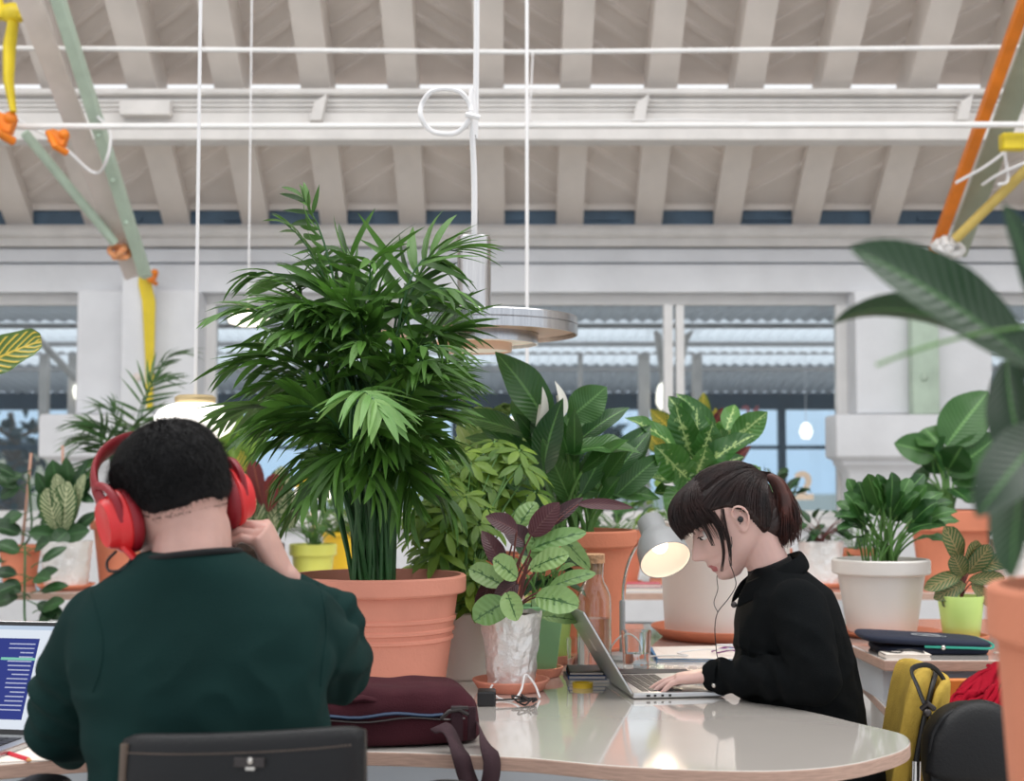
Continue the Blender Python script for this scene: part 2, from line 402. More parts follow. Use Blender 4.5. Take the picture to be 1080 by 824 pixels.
def remesh(mb, voxel=.006, smooth=6, fac=.5):
    me = bpy.data.meshes.new('tmp'); me.from_pydata(mb.v, [], mb.f); o = bpy.data.objects.new('tmp', me); C.objects.link(o)
    r = o.modifiers.new('r', 'REMESH'); r.mode = 'VOXEL'; r.voxel_size = voxel
    if smooth: q = o.modifiers.new('s', 'SMOOTH'); q.iterations = smooth; q.factor = fac
    dg = bpy.context.evaluated_depsgraph_get(); dg.update(); ev = o.evaluated_get(dg); m2 = bpy.data.meshes.new_from_object(ev)
    co = np.zeros(len(m2.vertices)*3); m2.vertices.foreach_get('co', co); co = co.reshape(-1, 3)
    no = np.zeros(len(m2.vertices)*3); m2.vertices.foreach_get('normal', no); no = no.reshape(-1, 3)
    fs = [tuple(p.vertices) for p in m2.polygons]
    bpy.data.objects.remove(o); bpy.data.meshes.remove(me); bpy.data.meshes.remove(m2)
    return co, no, fs
def from_np(name, co, fs, mats, parent=None, world=True, mi=None):
    mb = MB(); mb.v = [tuple(p) for p in co]; mb.f = fs; mb.uv = [(0, 0)]*len(co); mb.m = mi if mi is not None else [0]*len(fs)
    return mb.build(name, mats, parent, world=world, angle=0)
# ---------------------------------------------------------------- the setting
WY = 10.0
mb = MB().bx(-17, 17, -4, 24, -.1, 0); struct(mb.build('floor', M['floor'], smooth=False))
zc = lambda py, Y=WY: P(540, py, Y).z
xw = lambda px, Y=WY, py=400: P(px, py, Y).x
LINT, SILL, TOPW = zc(310), zc(547), zc(237)
pl = [(xw(90), xw(215)), (xw(895), xw(1036))]             # the two pilasters
wb = MB()
wb.bx(-8, 8, WY, WY+.25, 0, SILL)                           # wall under the windows
wb.bx(-8, 8, WY, WY+.25, LINT, TOPW)
for a, b in pl: wb.bx(a, b, WY, WY+.25, SILL, LINT)
wb.bx(-8, -7.4, WY, WY+.25, SILL, LINT); wb.bx(7.4, 8, WY, WY+.25, SILL, LINT)
struct(wb.build('wall_back', M['wall'], smooth=False))
struct(MB().bx(-8.2, -8, 3, WY+.25, 0, 5).build('wall_left', M['wallside'], smooth=False))
struct(MB().bx(8, 8.2, 3, WY+.25, 0, 5).build('wall_right', M['wallside'], smooth=False))
# cornice bands
t = MB(); t.bx(-8, 8, WY-.10, WY-.003, zc(262), zc(240))
t.tube([(-8, WY-.11, zc(247)), (8, WY-.11, zc(247))], .045, 12); struct(t.build('trim_1', M['beam'], bev=.006))
struct(MB().bx(-8, 8, WY-.06, WY-.003, zc(278), zc(264)).build('trim_2', M['wall'], bev=.004))
struct(MB().bx(-8, 8, WY-.09, WY-.003, LINT, zc(281)).build('trim_3', M['wall'], bev=.004))
struct(MB().bx(-8, 8, WY+.0, WY+.05, zc(222, WY+.02), zc(204, WY+.02)).build('trim_4', M['rafter'], bev=.003))
t = MB().bx(-8, 8, WY+.03, WY+.07, TOPW, zc(222, WY+.03)); struct(t.build('trim_5', M['bluegrey']))
t = MB()
rng = random.Random(5)
for k in range(16): x = -7.5+k+rng.random()*.5; t.bx(x, x+rng.uniform(.2, .5), WY+.01, WY+.03, zc(232), zc(228))
struct(t.build('trim_6', M['bluegrey'], smooth=False))
struct(MB().bx(-8, 8, WY-.07, WY-.003, SILL-.06, SILL).build('trim_7', M['white'], bev=.006))
for i, (a, b) in enumerate(pl):
    c = MB(); c.bx(a, b, WY-.22, WY-.003, zc(438), LINT-.002)
    struct(c.build('pilaster', M['wall'], bev=.012))
    x0, x1 = (xw(61), xw(246)) if i == 0 else (xw(871), xw(1060))
    c = MB(); Y0 = WY-.34
    prof = [(0, 437), (.012, 440), (.012, 482), (-.04, 486), (-.04, 490), (-.07, 494), (-.10, 502), (-.10, 560)]
    rings = []
    for e, py in prof:
        z = zc(py, Y0); rings.append([(x0-e, Y0-e, z), (x1+e, Y0-e, z), (x1+e, WY-.003, z), (x0-e, WY-.003, z)])
    rings.append([(x0+.1, Y0+.1, 0), (x1-.1, Y0+.1, 0), (x1-.1, WY-.003, 0), (x0+.1, WY-.003, 0)])
    c.loft(rings[::-1]); struct(c.build('pilaster_pedestal', M['wall'], bev=.008))
# steel posts on the pilasters
p = MB().bx(xw(129, 9.7), xw(160, 9.7), 9.66, 9.77, zc(437, 9.7), zc(283, 9.7)); struct(p.build('steel_post', M['wall'], bev=.004))
p = MB().bx(xw(961, 9.7), xw(989, 9.7), 9.66, 9.77, zc(437, 9.7), zc(312, 9.7)); struct(p.build('steel_post', M['green'], bev=.004))
b_ = MB(); b_.ball((xw(975, 9.65), 9.66, zc(398, 9.65)), (.03, .02, .03)); struct(b_.build('post_bolt', M['green']))
b_ = MB(); b_.ball((xw(144, 9.65), 9.66, zc(398, 9.65)), (.03, .02, .03)); struct(b_.build('post_bolt', M['braceg']))
# windows
wins = [(-7.4, pl[0][0], [xw(-180)]), (pl[0][1], pl[1][0], [xw(712)]), (pl[1][1], 7.4, [xw(1240)])]
for i, (a, b, mul) in enumerate(wins):
    f = MB(); F = .075; y0, y1 = WY+.03, WY+.12
    f.bx(a, b, y0, y1, LINT-F, LINT-.001); f.bx(a, b, y0, y1, SILL+.001, SILL+F*.7)
    f.bx(a, a+F, y0, y1, SILL+F*.7, LINT-F); f.bx(b-F, b, y0, y1, SILL+F*.7, LINT-F)
    for m in mul: f.bx(m-.075, m-.012, y0-.02, y1, SILL+F*.7, LINT-F); f.bx(m+.012, m+.07, y0-.004, y1, SILL+F*.7, LINT-F)
    fo = f.build('window_%d' % (i+1), M['white'], bev=.004); struct(fo)
    g = MB().bx(a+F, b-F, WY+.08, WY+.086, SILL+.05, LINT-F); g.build('window_glass', M['pane'], fo, smooth=False)
# the writing on the panes, and a reflection drawn as lettering
def text(name, body, loc, size, mat, rot=(pi/2, 0, 0), ext=.001, parent=None):
    c = bpy.data.curves.new(name, 'FONT'); c.body = body; c.size = size; c.extrude = ext; c.align_x = 'CENTER'; c.align_y = 'CENTER'; c.offset = size*.03
    o = bpy.data.objects.new(name, c); C.objects.link(o); o.location = loc; o.rotation_euler = rot; c.materials.append(mat)
    dg = bpy.context.evaluated_depsgraph_get(); me = bpy.data.meshes.new_from_object(o.evaluated_get(dg)); bpy.data.objects.remove(o)
    o = bpy.data.objects.new(name, me); C.objects.link(o); o.location = loc; o.rotation_euler = rot
    if parent: o.parent = parent
    return o
M['signcream'] = pm('cream_decal', S(236, 214, 190), .6); M['reflred'] = pm('red_reflection', S(226, 120, 120), .6)
tag(text('number_decal', '2', P(848, 514, WY+.075), .27, M['signcream'], ext=.002), 'cream number 2 stuck on the window pane right of the ponytail', 'decal')
tag(text('scribble_reflection', '24', P(792, 436, 15.994), .2, M['reflred'], ext=.002), 'small faint red reflection drawn as a 24 on the far blue glazing', 'decal')  # a reflection in the glazing, modelled as red lettering

# ---- roof
SL = .72
zr = lambda Y: 3.03+SL*(WY-Y)
raf_px = [(px-601)/83.0 for px in ()]
x0r = xw(601, WY, 235); sp = (xw(850, WY, 235)-xw(352, WY, 235))/6
YT = 5.4
def raft(x):
    r = MB(); w_ = .095
    for (ya, yb, d) in ((WY+.02, 9.15, .16), (9.30, YT, .38)):
        vs = []
        for (Y, off) in ((ya, 0), (yb, 0), (yb, d), (ya, d)):
            for s_ in (-1, 1): vs.append((s_*w_, Y-WY, zr(Y)+off))
        r.add(vs, [(0, 1, 3, 2), (2, 3, 5, 4), (4, 5, 7, 6), (6, 7, 1, 0), (0, 2, 4, 6), (1, 7, 5, 3)])
    return r
r0 = raft(0).build('rafter', M['rafter'], smooth=False); struct(r0)
nR = 13; xs = [x0r+k*sp for k in range(-nR, nR+1)]
for k, x in enumerate(xs):
    o = r0 if k == 0 else r0.copy()
    if k: C.objects.link(o)
    o.location = (x, WY, 0)
pan = MB()
for (ya, yb, off) in ((WY-.02, 9.20, .12), (9.365, YT, .36)):
    vs = []
    for Y in (ya, yb):
        for x in (-8, 8): vs += [(x, Y, zr(Y)+off), (x, Y, zr(Y)+off+.05)]
    pan.add(vs, [(0, 2, 6, 4), (1, 5, 7, 3), (0, 1, 3, 2), (4, 6, 7, 5)])
    # diagonal battens, each bay leaning its own way
    L = ya-yb
    for k in range(len(xs)-1):
        xa, xb = xs[k]+.095, xs[k+1]-.095; xc = (xa+xb)/2
        sgn = -1 if xw(400) < xc < xw(790) else 1
        n_ = int(L/.155)+3
        for j in range(-1, n_):
            Yc = ya-.05-j*.155; dY = -.115*sgn; q = []
            Ya, Yb = Yc-dY, Yc+dY
            if min(Ya, Yb) < yb+.02 or max(Ya, Yb) > ya-.01: continue
            h = .034
            for (x, Y) in ((xa, Ya), (xb, Yb), (xb, Yb+h), (xa, Ya+h)): q.append((x, Y, zr(Y)+off-.022))
            for (x, Y) in ((xa, Ya), (xb, Yb), (xb, Yb+h), (xa, Ya+h)): q.append((x, Y, zr(Y)+off+.001))
            pan.add(q, [(0, 1, 2, 3), (0, 4, 5, 1), (1, 5, 6, 2), (2, 6, 7, 3), (3, 7, 4, 0)])
struct(pan.build('ceiling', M['panel'], smooth=False))
# long beam under the rafters
b = MB(); YB = 8.93
b.bx(-8, 8, YB+.02, YB+.05, zc(146, YB), zc(100, YB)); b.bx(-8, 8, YB-.07, YB+.1, zc(150, YB), zc(137, YB)); b.bx(-8, 8, YB-.03, YB+.05, zc(133, YB), zc(120, YB))
b.tube([(-8, YB-.02, zc(98, YB)), (8, YB-.02, zc(98, YB))], .024, 12)
for q in (106, 111, 116): b.bx(-8, 8, YB, YB+.03, zc(q+1.3, YB), zc(q-1.3, YB))
struct(b.build('roof_beam', M['beam'], bev=.003))
for px in (335, 672, 1010):
    b = MB(); x = xw(px, YB, 120); b.add([(x-.04, YB-.03, zc(131, YB)), (x+.04, YB-.03, zc(131, YB)), (x+.07, YB-.03, zc(103, YB)), (x-.01, YB-.03, zc(112, YB)),
        (x-.04, YB-.1, zc(131, YB)), (x+.04, YB-.1, zc(131, YB)), (x+.07, YB-.1, zc(103, YB)), (x-.01, YB-.1, zc(112, YB))],
        [(0, 1, 2, 3), (7, 6, 5, 4), (0, 4, 5, 1), (1, 5, 6, 2), (2, 6, 7, 3), (3, 7, 4, 0)]); struct(b.build('beam_bracket', M['beam'], bev=.004))
tag(MB().bx(xw(131, YB, 110), xw(184, YB, 110), YB-.12, YB-.04, zc(126, YB), zc(110, YB)).build('junction_box', M['beam'], bev=.005), 'long pale junction box fixed on the roof beam near the left brace', 'box')
# conduits
def pipe(name, pts, r, mat, label=None, cat=None, n=10, group=None):
    o = MB().tube(pts, r, n).build(name, mat)
    if label: tag(o, label, cat, group)
    return o
pipe('conduit', [P(-300, 51, 7.6), P(20, 51, 7.6), P(560, 55, 7.6), P(1066, 50, 7.6), P(1400, 48, 7.6)], .014, M['white'], 'thin white tension rod running across near the top of the roof', 'rod')
pipe('conduit', [P(-300, 134, 7.4), P(1400, 131, 7.4)], .017, M['white'], 'white horizontal conduit passing just in front of the roof beam', 'conduit')
pipe('cable', [P(562, 53, 7.55), P(560, 100, 7.5), P(558, 126, 7.40), P(562, 129, 7.34), P(720, 126, 7.33), P(790, 128, 7.33)], .004, M['cord'], 'thin white cable looped along the conduit beside the pendant cord', 'cable')

# ---- diagonal braces
def slab(mb, a, b, wv, tv, mi=0):       # a bar from a to b with half width vector wv and half thickness vector tv
    a, b, wv, tv = V(a), V(b), V(wv), V(tv)
    vs = [a-wv-tv, a+wv-tv, a+wv+tv, a-wv+tv, b-wv-tv, b+wv-tv, b+wv+tv, b-wv+tv]
    mb.add(vs, [(0, 3, 2, 1), (4, 5, 6, 7), (0, 1, 5, 4), (1, 2, 6, 5), (2, 3, 7, 6), (3, 0, 4, 7)], mi=mi)
t = thing('roof_brace', 'pale grey diagonal steel brace with mint green flange at upper left', 'brace', tuple(P(142, 292, 8.6)))
mb = MB(); slab(mb, P(142, 292, 8.6), P(18, -30, 7.0), (.055, 0, .02), (0, .02, 0)); mb.build('web', M['braceg'], t, world=True, bev=.003)
mb = MB(); slab(mb, P(154, 292, 8.55), P(52, -30, 6.95), (.028, 0, .01), (0, .06, 0)); mb.build('flange', M['green'], t, world=True, bev=.003)
for q in (.2, .35, .5): MB().ball(P(154, 292, 8.55).lerp(P(52, -30, 6.95), q)+V((0, -.065, 0)), .014).build('bolt', M['green'], t, world=True)
pipe('brace_strut', [P(121, 256, 8.28), P(26, 140, 7.8)], .028, M['green'], 'slender mint green strut tied to the left brace', 'strut')
t = thing('roof_brace', 'diagonal brace at upper right with orange edge and sage green face', 'brace', tuple(P(985, 266, 8.6)))
mb = MB(); slab(mb, P(985, 268, 8.55), P(1096, -40, 7.0), (.028, 0, -.01), (0, .05, 0)); mb.build('orange_edge', M['orange'], t, world=True, bev=.004)
mb = MB(); slab(mb, P(1008, 268, 8.6), P(1122, -40, 7.05), (.06, 0, -.02), (0, .02, 0)); mb.build('web', M['sage'], t, world=True, bev=.004)
pipe('brace_strut', [P(1008, 252, 8.25), P(1110, 152, 7.8)], .03, M['paleyellow'], 'pale yellow strut tied to the right brace', 'strut')
def knot(name, c, r, mat, label, n=3, cat='tie'):
    mb = MB(); rg = random.Random(int(c.x*100)+7)
    for k in range(n):
        ax = V((rg.uniform(-1, 1), rg.uniform(-1, 1), rg.uniform(-1, 1))).normalized(); _, a, b_ = frame(ax)
        pts = [c+a*math.cos(q*pi/8)*r+b_*math.sin(q*pi/8)*r*.7 for q in range(17)]; mb.tube(pts, r*.28, 8)
    tag(mb.build(name, mat), label, cat)
knot('tie_knot', P(126, 266, 8.36), .06, M['peach'], 'peach coloured rope tie at the foot of the left green strut')
knot('tie_knot', P(1000, 262, 8.36), .085, M['white'], 'white rope knot at the foot of the right brace', 4)
for (px, py, rr, lab) in ((4, 130, .07, 'orange clamp under the yellow turnbuckle at far upper left'), (62, 146, .055, 'small orange clamp hanging on the conduit beside the left brace'), (160, 290, .045, 'orange clamp at the top of the yellow strap on the left post')):
    mb = MB(); c = P(px, py, 7.3 if px < 100 else 9.6); mb.box(c, (rr*1.6, rr, rr*1.3), Matrix.Rotation(.3, 3, 'Y')); mb.tube([c+V((-rr, 0, rr*.6)), c+V((0, -rr, -rr)), c+V((rr*.8, 0, -rr*1.4))], rr*.35, 8); mb.ball(c+V((rr*.6, -.02, rr*.3)), rr*.5)
    tag(mb.build('clamp', M['orange'], bev=.01), lab, 'clamp')
mb = MB(); mb.box(P(1068, 150, 7.5), (.13, .08, .09)); tag(mb.build('clamp', M['yellow'], bev=.01), 'yellow clamp on the conduit right of the orange brace', 'clamp')
# yellow turnbuckle, top left
t = thing('turnbuckle', 'bright yellow turnbuckle strap hanging at the far upper left', 'turnbuckle', tuple(P(16, 60, 7.25)))
mb = MB(); mb.tube([P(14, 118, 7.25), P(9, 85, 7.25), P(10, 50, 7.25), P(14, 24, 7.25)], [.03, .05, .06, .05], 10, flat=.5); mb.build('strap', M['yellow'], t, world=True)
mb = MB(); mb.ball(P(14, 14, 7.25), (.075, .05, .055)); mb.box(P(25, 14, 7.25), (.09, .07, .07)); mb.tube([P(2, 20, 7.25), P(-10, -20, 7.25)], .035, 8); mb.build('ratchet', M['yellow'], t, world=True, bev=.008)
# yellow strap on the left post
mb = MB(); A = P(151, 287, 9.645); B_ = P(157, 318, 9.645); D = P(158, 432, 9.645)
rings = []
for p_, w_ in ((A, .028), (P(153, 300, 9.645), .045), (B_, .045), (P(158, 380, 9.645), .03), (D, .02)):
    rings.append([p_+V((-w_, -.008, 0)), p_+V((w_, -.008, 0)), p_+V((w_, .008, 0)), p_+V((-w_, .008, 0))])
mb.loft(rings); tag(mb.build('webbing_strap', M['yellow'], bev=.002), 'yellow webbing strap hanging down the post of the left pilaster', 'strap')
# white cables at right brace and left brace
for pts, lab in (([P(1008, 193, 8.0), P(1040, 175, 7.9), P(1075, 150, 7.8), P(1110, 135, 7.7)], 'thin white guy cable crossing the sage web of the right brace'),
                 ([P(1036, 195, 8.0), P(1055, 183, 7.9), P(1090, 168, 7.8)], 'lower short white guy cable beside the pale yellow strut'),
                 ([P(1058, 140, 7.9), P(1060, 165, 7.9), P(1063, 190, 7.9), P(1052, 195, 7.9)], 'white cable dangling vertically right of the sage web'),
                 ([P(100, 120, 7.6), P(116, 140, 7.6), P(112, 170, 7.6), P(98, 182, 7.7), P(60, 150, 7.6), P(0, 118, 7.5), P(-40, 110, 7.5)], 'white cable sagging in a loop around the left brace')):
    tag(MB().tube(spline(pts), .009, 6).build('guy_cable', M['cord']), lab, 'cable')

# ---------------------------------------------------------------- beyond the windows
m, n, N, L = nm('canopy_sheet'); o_ = N('OutputMaterial'); a_ = N('BsdfTranslucent'); a_.inputs[0].default_value = (.8, .84, .88, 1); b2 = N('BsdfDiffuse'); b2.inputs[0].default_value = (.75, .77, .8, 1)
mx_ = N('MixShader'); mx_.inputs[0].default_value = .28; L(a_.outputs[0], mx_.inputs[2]); L(b2.outputs[0], mx_.inputs[1]); L(mx_.outputs[0], o_.inputs[0]); M['canopy'] = m
M['poly'] = pm('translucent_sheet', S(236, 240, 246), .5, var=.03, emit=(.9, .95, 1, 1), es=.0)
m, n, N, L = nm('polycarbonate'); o_ = N('OutputMaterial'); a_ = N('BsdfTranslucent'); a_.inputs[0].default_value = (.92, .95, .98, 1); b2 = N('BsdfTransparent'); b2.inputs[0].default_value = (.9, .94, .97, 1)
mx_ = N('MixShader'); mx_.inputs[0].default_value = .85; L(a_.outputs[0], mx_.inputs[2]); L(b2.outputs[0], mx_.inputs[1]); L(mx_.outputs[0], o_.inputs[0]); M['poly'] = m
M['far'] = pm('far_grey_paint', S(176, 172, 170), .7); M['fardark'] = pm('far_dark_steel', S(58, 78, 94), .5); M['farcol'] = pm('far_column_paint', S(196, 190, 184), .6)
M['blueglass'] = glassm('blue_glass', (.84, .91, .96, 1), thin=True, ior=1.5)
def canopy_strip(Ya, za, Yb, zb, mat, name, x0=-16, x1=16, per=.11):
    n_ = int((x1-x0)/per*4); r1 = []; r2 = []
    for k in range(n_+1):
        x = x0+(x1-x0)*k/n_; h = .016*math.sin(k*pi/2)
        r1.append((x, Ya, za+h)); r2.append((x, Yb, zb+h))
    o = MB().loft([r1, r2], cap=False, closed=False).build(name, mat, solid=.004); return struct(o)
zf = lambda py, Y: P(540, py, Y).z
rows = [(11.2, 318), (12.4, 338), (13.2, 357.5), (14.6, 384.5), (16.0, 414)]
for i in range(4):
    (Ya, pa), (Yb, pb) = rows[i], rows[i+1]
    canopy_strip(Ya, zf(pa, Ya), Yb, zf(pb, Yb), M['canopy'] if i in (0, 3) else M['poly'], 'canopy_roof')
for i, (Y, p_) in enumerate(rows[1:4]):
    struct(MB().bx(-16, 16, Y-.03, Y+.03, zf(p_, Y)-.07, zf(p_, Y)-.03).build('canopy_purlin', M['far']))
Y = 13.9; struct(MB().bx(-16, 16, Y-.02, Y+.02, zf(371, Y)-.03, zf(371, Y)).build('canopy_purlin', M['far']))
FY = 16.0
struct(MB().bx(-16, 16, FY, FY+.2, zf(432, FY), zf(414, FY)).build('far_beam', M['fardark'], bev=.01))
for px, w_ in ((640, 9), (648, 6), (743, 44), (825, 7), (560, 9), (480, 7), (230, 8), (1050, 10), (-30, 8), (900, 8)):
    if px in (648,): continue
    x = P(px, 480, FY).x; hw = w_/2*FY/1500; struct(MB().bx(x-hw, x+hw, FY-.05, FY+.1, 0, zf(431, FY)).build('far_column', M['fardark'], bev=.005))
for px, w_ in ((679, 12), (735, 10), (700, 8), (47, 9), (77, 8), (612, 5)):
    Y = 14.0; x = P(px, 400, Y).x; hw = w_/2*Y/1500; top = 345; z1 = zf(372, Y)
    struct(MB().bx(x-hw, x+hw, Y-.05, Y+.05, 0 if px in (679, 735) else 1.7, z1).build('canopy_post', M['farcol'], bev=.005))
for pts in ([P(736, 330, 12.8), P(722, 360, 13), P(715, 400, 13.2)], [P(10, 325, 12.5), P(80, 400, 13)], [P(690, 325, 12.8), P(700, 400, 13.2)]):
    struct(MB().tube(pts, .035, 8).build('canopy_brace', M['farcol']))
t = MB(); t.bx(-16, 16, FY-.02, FY+.04, zf(474, FY), zf(470, FY)); t.bx(-16, 16, FY-.02, FY+.04, zf(548, FY), zf(540, FY)); struct(t.build('glazing_rail', M['fardark']))
struct(MB().bx(-16, 16, FY, FY+.01, zf(548, FY), zf(432, FY)).build('far_glazing', M['blueglass'], smooth=False))
struct(MB().bx(-16, 16, FY, FY+.1, 0, zf(548, FY)).build('far_low_wall', M['farcol'], smooth=False))
struct(MB().bx(-60, 60, 24, 90, -.12, -.02).build('ground', pm('ground', S(170, 172, 164), .9), smooth=False))
# trees and a house beyond the glazing
def far_tree(px, Y, h, r, seed, label, n_leaf=900, ls=.35):
    g = random.Random(seed); x = P(px, 480, Y).x; t = thing('far_tree', label, 'tree', (x, Y, 0), group=None)
    s_ = MB(); s_.tube([(0, 0, 0), (.1, 0, h*.4), (-.05, 0, h*.9)], [.16, .12, .04], 8)
    l = MB()
    for b in range(14):
        a = g.uniform(0, 6.28); z = h*g.uniform(.3, .85); q = V((math.cos(a)*r*.8, math.sin(a)*r*.8, z+r*.3)); s_.tube([(0, 0, z-r*.1), tuple(q)], [.05, .015], 5)
    for k in range(n_leaf):
        q = V((g.gauss(0, 1), g.gauss(0, 1), g.gauss(0, 1))); q = q.normalized()*g.random()**.5
        c = V((q.x*r, q.y*r, h*.62+q.z*h*.42)); d = V((g.uniform(-1, 1), g.uniform(-1, 1), g.uniform(-1, .5))).normalized()
        l.leaf(c, c+d*ls, ls*.46, V((g.uniform(-1, 1), g.uniform(-1, 1), 1)), seg=2, cols=3)
    s_.build('trunk', M['stemw'], t); l.build('foliage', M['l_tree'], t)
far_tree(14, 19, 2.3, .5, 3, 'dark blurry tree beyond the left window', 170, .24); far_tree(590, 22, 2.1, 1.2, 5, 'dim tree far behind the window, seen between the palm and the peace lily')
t = thing('house', 'pale cream house far beyond the left window', 'house', (P(30, 480, 26).x, 26, 0))
MB().bx(-1.1, 1.1, 0, 2, 0, zf(478, 26)).build('house_wall', pm('cream_render', S(226, 214, 186), .8), t, smooth=False)
mb = MB(); z = zf(478, 26); mb.loft([[(-1.25, -.1, z), (1.25, -.1, z), (1.25, 2.1, z), (-1.25, 2.1, z)], [(-1.0, .9, z+.3), (1.0, .9, z+.3), (1.0, 1.1, z+.3), (-1.0, 1.1, z+.3)]]); mb.build('house_roof', M['fardark'], t, smooth=False)
for x in (-.5, .5): MB().bx(x-.2, x+.2, -.02, 0, .6, 1.1).build('house_window', M['fardark'], t, smooth=False)
# ---------------------------------------------------------------- tables
TZ = .75
def rounded(pts, n=6):
    p = spline([(x, y, 0) for x, y in pts]+[(pts[0][0], pts[0][1], 0)], n)[:-1]; return [(q.x, q.y) for q in p]
fr = [PZ(px, py, TZ) for px, py in ((388, 793), (480, 796), (560, 800), (641, 807.5), (723, 812), (804, 813.6), (860, 811), (900, 806), (930, 799), (951, 792), (960, 785), (957, 777), (943, 771.5), (906, 763), (865, 753), (824, 745), (790, 740))]
out = [(-1.9, 2.25), (-1.3, 2.36), (-.98, 2.44), (-.78, 2.53), (-.55, 2.60)]+[(q.x, q.y) for q in fr]+[(.525, 3.3), (.545, 3.45), (.60, 3.6), (.72, 3.72), (.84, 3.86), (.93, 4.1), (.93, 4.5), (.8, 4.72), (.3, 4.8), (-.6, 4.82), (-1.3, 4.84), (-1.9, 4.86), (-2.25, 4.5), (-2.3, 3.4), (-2.2, 2.6)]
top = rounded(out, 5)
t = thing('work_table', 'large glossy white table with curved edge, shared by the man and the woman', 'table', (0, 3.6, 0))
MB().prism(top, TZ-.026, TZ, 0, 1).build('tabletop', [M['table'], M['edge']], t, world=True, smooth=False, bev=.003)
mb = MB().prism([(-1.7, 2.72), (-.6, 2.80), (.3, 2.72), (.62, 2.74), (.55, 2.9), (.35, 3.1), (.4, 3.6), (.6, 4.3), (.5, 4.5), (-1.8, 4.5)], .60, TZ-.028); mb.build('undershelf', M['apron'], t, world=True, smooth=False, bev=.004)
for x, y in ((-1.6, 2.9), (.25, 2.95), (.5, 4.4), (-1.6, 4.4)):
    MB().tube([(x, y, 0), (x, y, .6)], .03, 14).build('leg', M['white'], t, world=True)
t = thing('back_table', 'long white table below the windows carrying the back row of pots', 'table', (0, 6.5, 0))
mb = MB().bx(-3.4, 3.6, 6.04, 7.1, TZ-.03, TZ); mb.build('tabletop', M['table'], t, world=True, smooth=False, bev=.004)
MB().bx(-3.4, 3.6, 6.035, 6.04, TZ-.03, TZ-.002).build('front_edge', M['edge'], t, world=True, smooth=False)
MB().bx(-3.3, 3.5, 6.15, 7.0, .5, .53).build('undershelf', M['apron'], t, world=True, smooth=False)
for x in (-3.2, -1.1, 1.1, 3.4):
    for y in (6.2, 6.95): MB().bx(x-.03, x+.03, y-.03, y+.03, 0, TZ-.03).build('leg', M['white'], t, world=True, bev=.003)
# right table with an under shelf
t = thing('side_table', 'white table with a cluttered shelf beneath it, behind the yellow chair', 'table', (1.7, 4.3, 0))
poly = [(1.0, 3.86), (2.3, 3.84), (3.0, 3.95), (3.0, 4.95), (1.1, 4.95), (1.02, 4.7), (.99, 4.2)]
MB().prism(poly, TZ-.03, TZ, 0, 1).build('tabletop', [M['table'], M['edge']], t, world=True, smooth=False, bev=.004)
MB().prism([(1.0, 3.86), (2.3, 3.86), (2.9, 3.97), (2.9, 4.85), (1.1, 4.85)], .60, .625, 0, 1).build('undershelf', [M['table'], M['edge']], t, world=True, smooth=False, bev=.003)
MB().bx(1.02, 1.05, 3.95, 4.8, .625, TZ-.03).build('side_panel', M['apron'], t, world=True, smooth=False)
MB().bx(1.9, 1.93, 3.95, 4.8, .625, TZ-.03).build('side_panel', M['apron'], t, world=True, smooth=False)
for x, y in ((1.2, 4.0), (2.7, 4.1), (1.2, 4.7), (2.7, 4.7)): MB().tube([(x, y, 0), (x, y, .6)], .028, 12).build('leg', M['white'], t, world=True)
mb = MB(); x0, x1, y0, y1, z0, z1 = 1.06, 1.30, 3.9, 4.3, .626, .715
mb.bx(x0, x1, y0, y1, z0, z0+.01); mb.bx(x0, x1, y0, y0+.008, z0, z1); mb.bx(x0, x1, y1-.008, y1, z0, z1); mb.bx(x0, x0+.008, y0, y1, z0, z1); mb.bx(x1-.008, x1, y0, y1, z0, z1); mb.bx(x0+.01, x1-.01, y0-.003, y0, z0+.04, z0+.045)
tag(mb.build('letter_tray', M['bin'], bev=.002, smooth=False), 'blue grey tray on the shelf under the right table', 'tray')
zz = .626
for nm_, h, mt, x0, x1, lab in (('book', .022, 'redcoat', 1.36, 1.62, 'dark red book at the bottom of the pile under the right table'), ('wooden_board', .034, 'oldwood', 1.34, 1.66, 'greyed wooden board in the pile under the right table'), ('book', .012, 'darkbook', 1.36, 1.62, 'thin dark book lying on the greyed board under the right table'), ('notebook', .016, 'paper', 1.33, 1.68, 'white notebook topmost of the pile under the right table')):
    tag(MB().bx(x0, x1, 3.88, 4.2, zz, zz+h).build(nm_, M[mt], bev=.002, smooth=False), lab, 'book' if nm_ != 'wooden_board' else 'board'); zz += h+.0005
# ---------------------------------------------------------------- pots
def pot_prof(rt, rb, h, rim=.03, lip=.008, wall=.008, bands=()):
    p = [(rb-.004, 0), (rb, .004)]
    f = lambda z: rb+(rt-lip-rb)*(z/h)
    for bz in bands: p += [(f(bz-.006), bz-.006), (f(bz)+.004, bz-.003), (f(bz)+.004, bz+.003), (f(bz+.006), bz+.006)]
    p += [(f(h-rim-.004), h-rim-.004), (rt-.003, h-rim), (rt, h-rim+.004), (rt, h-.004), (rt-.004, h), (rt-wall-.004, h), (rt-wall-lip-.002, h-rim), (rt-wall-lip-.006, h-rim-.02), (0, h-rim-.02)]
    return p
def pot(t, rt, rb, h, mat, rim=.03, lip=.008, bands=(), soil=.03, z=0):
    o = MB().lathe(pot_prof(rt, rb, h, rim, lip, bands=bands), 56).build('pot', mat, t, angle=30)
    g = random.Random(int(h*1000)); s = MB(); rs = rt-lip-.012; prof = [(rs, h-soil-.03), (rs, h-soil), (rs*.66, h-soil+.006), (rs*.33, h-soil+.002), (0, h-soil+.006)]
    s.lathe(prof, 24); s.build('soil', M['soil'], t, angle=180)
    return o
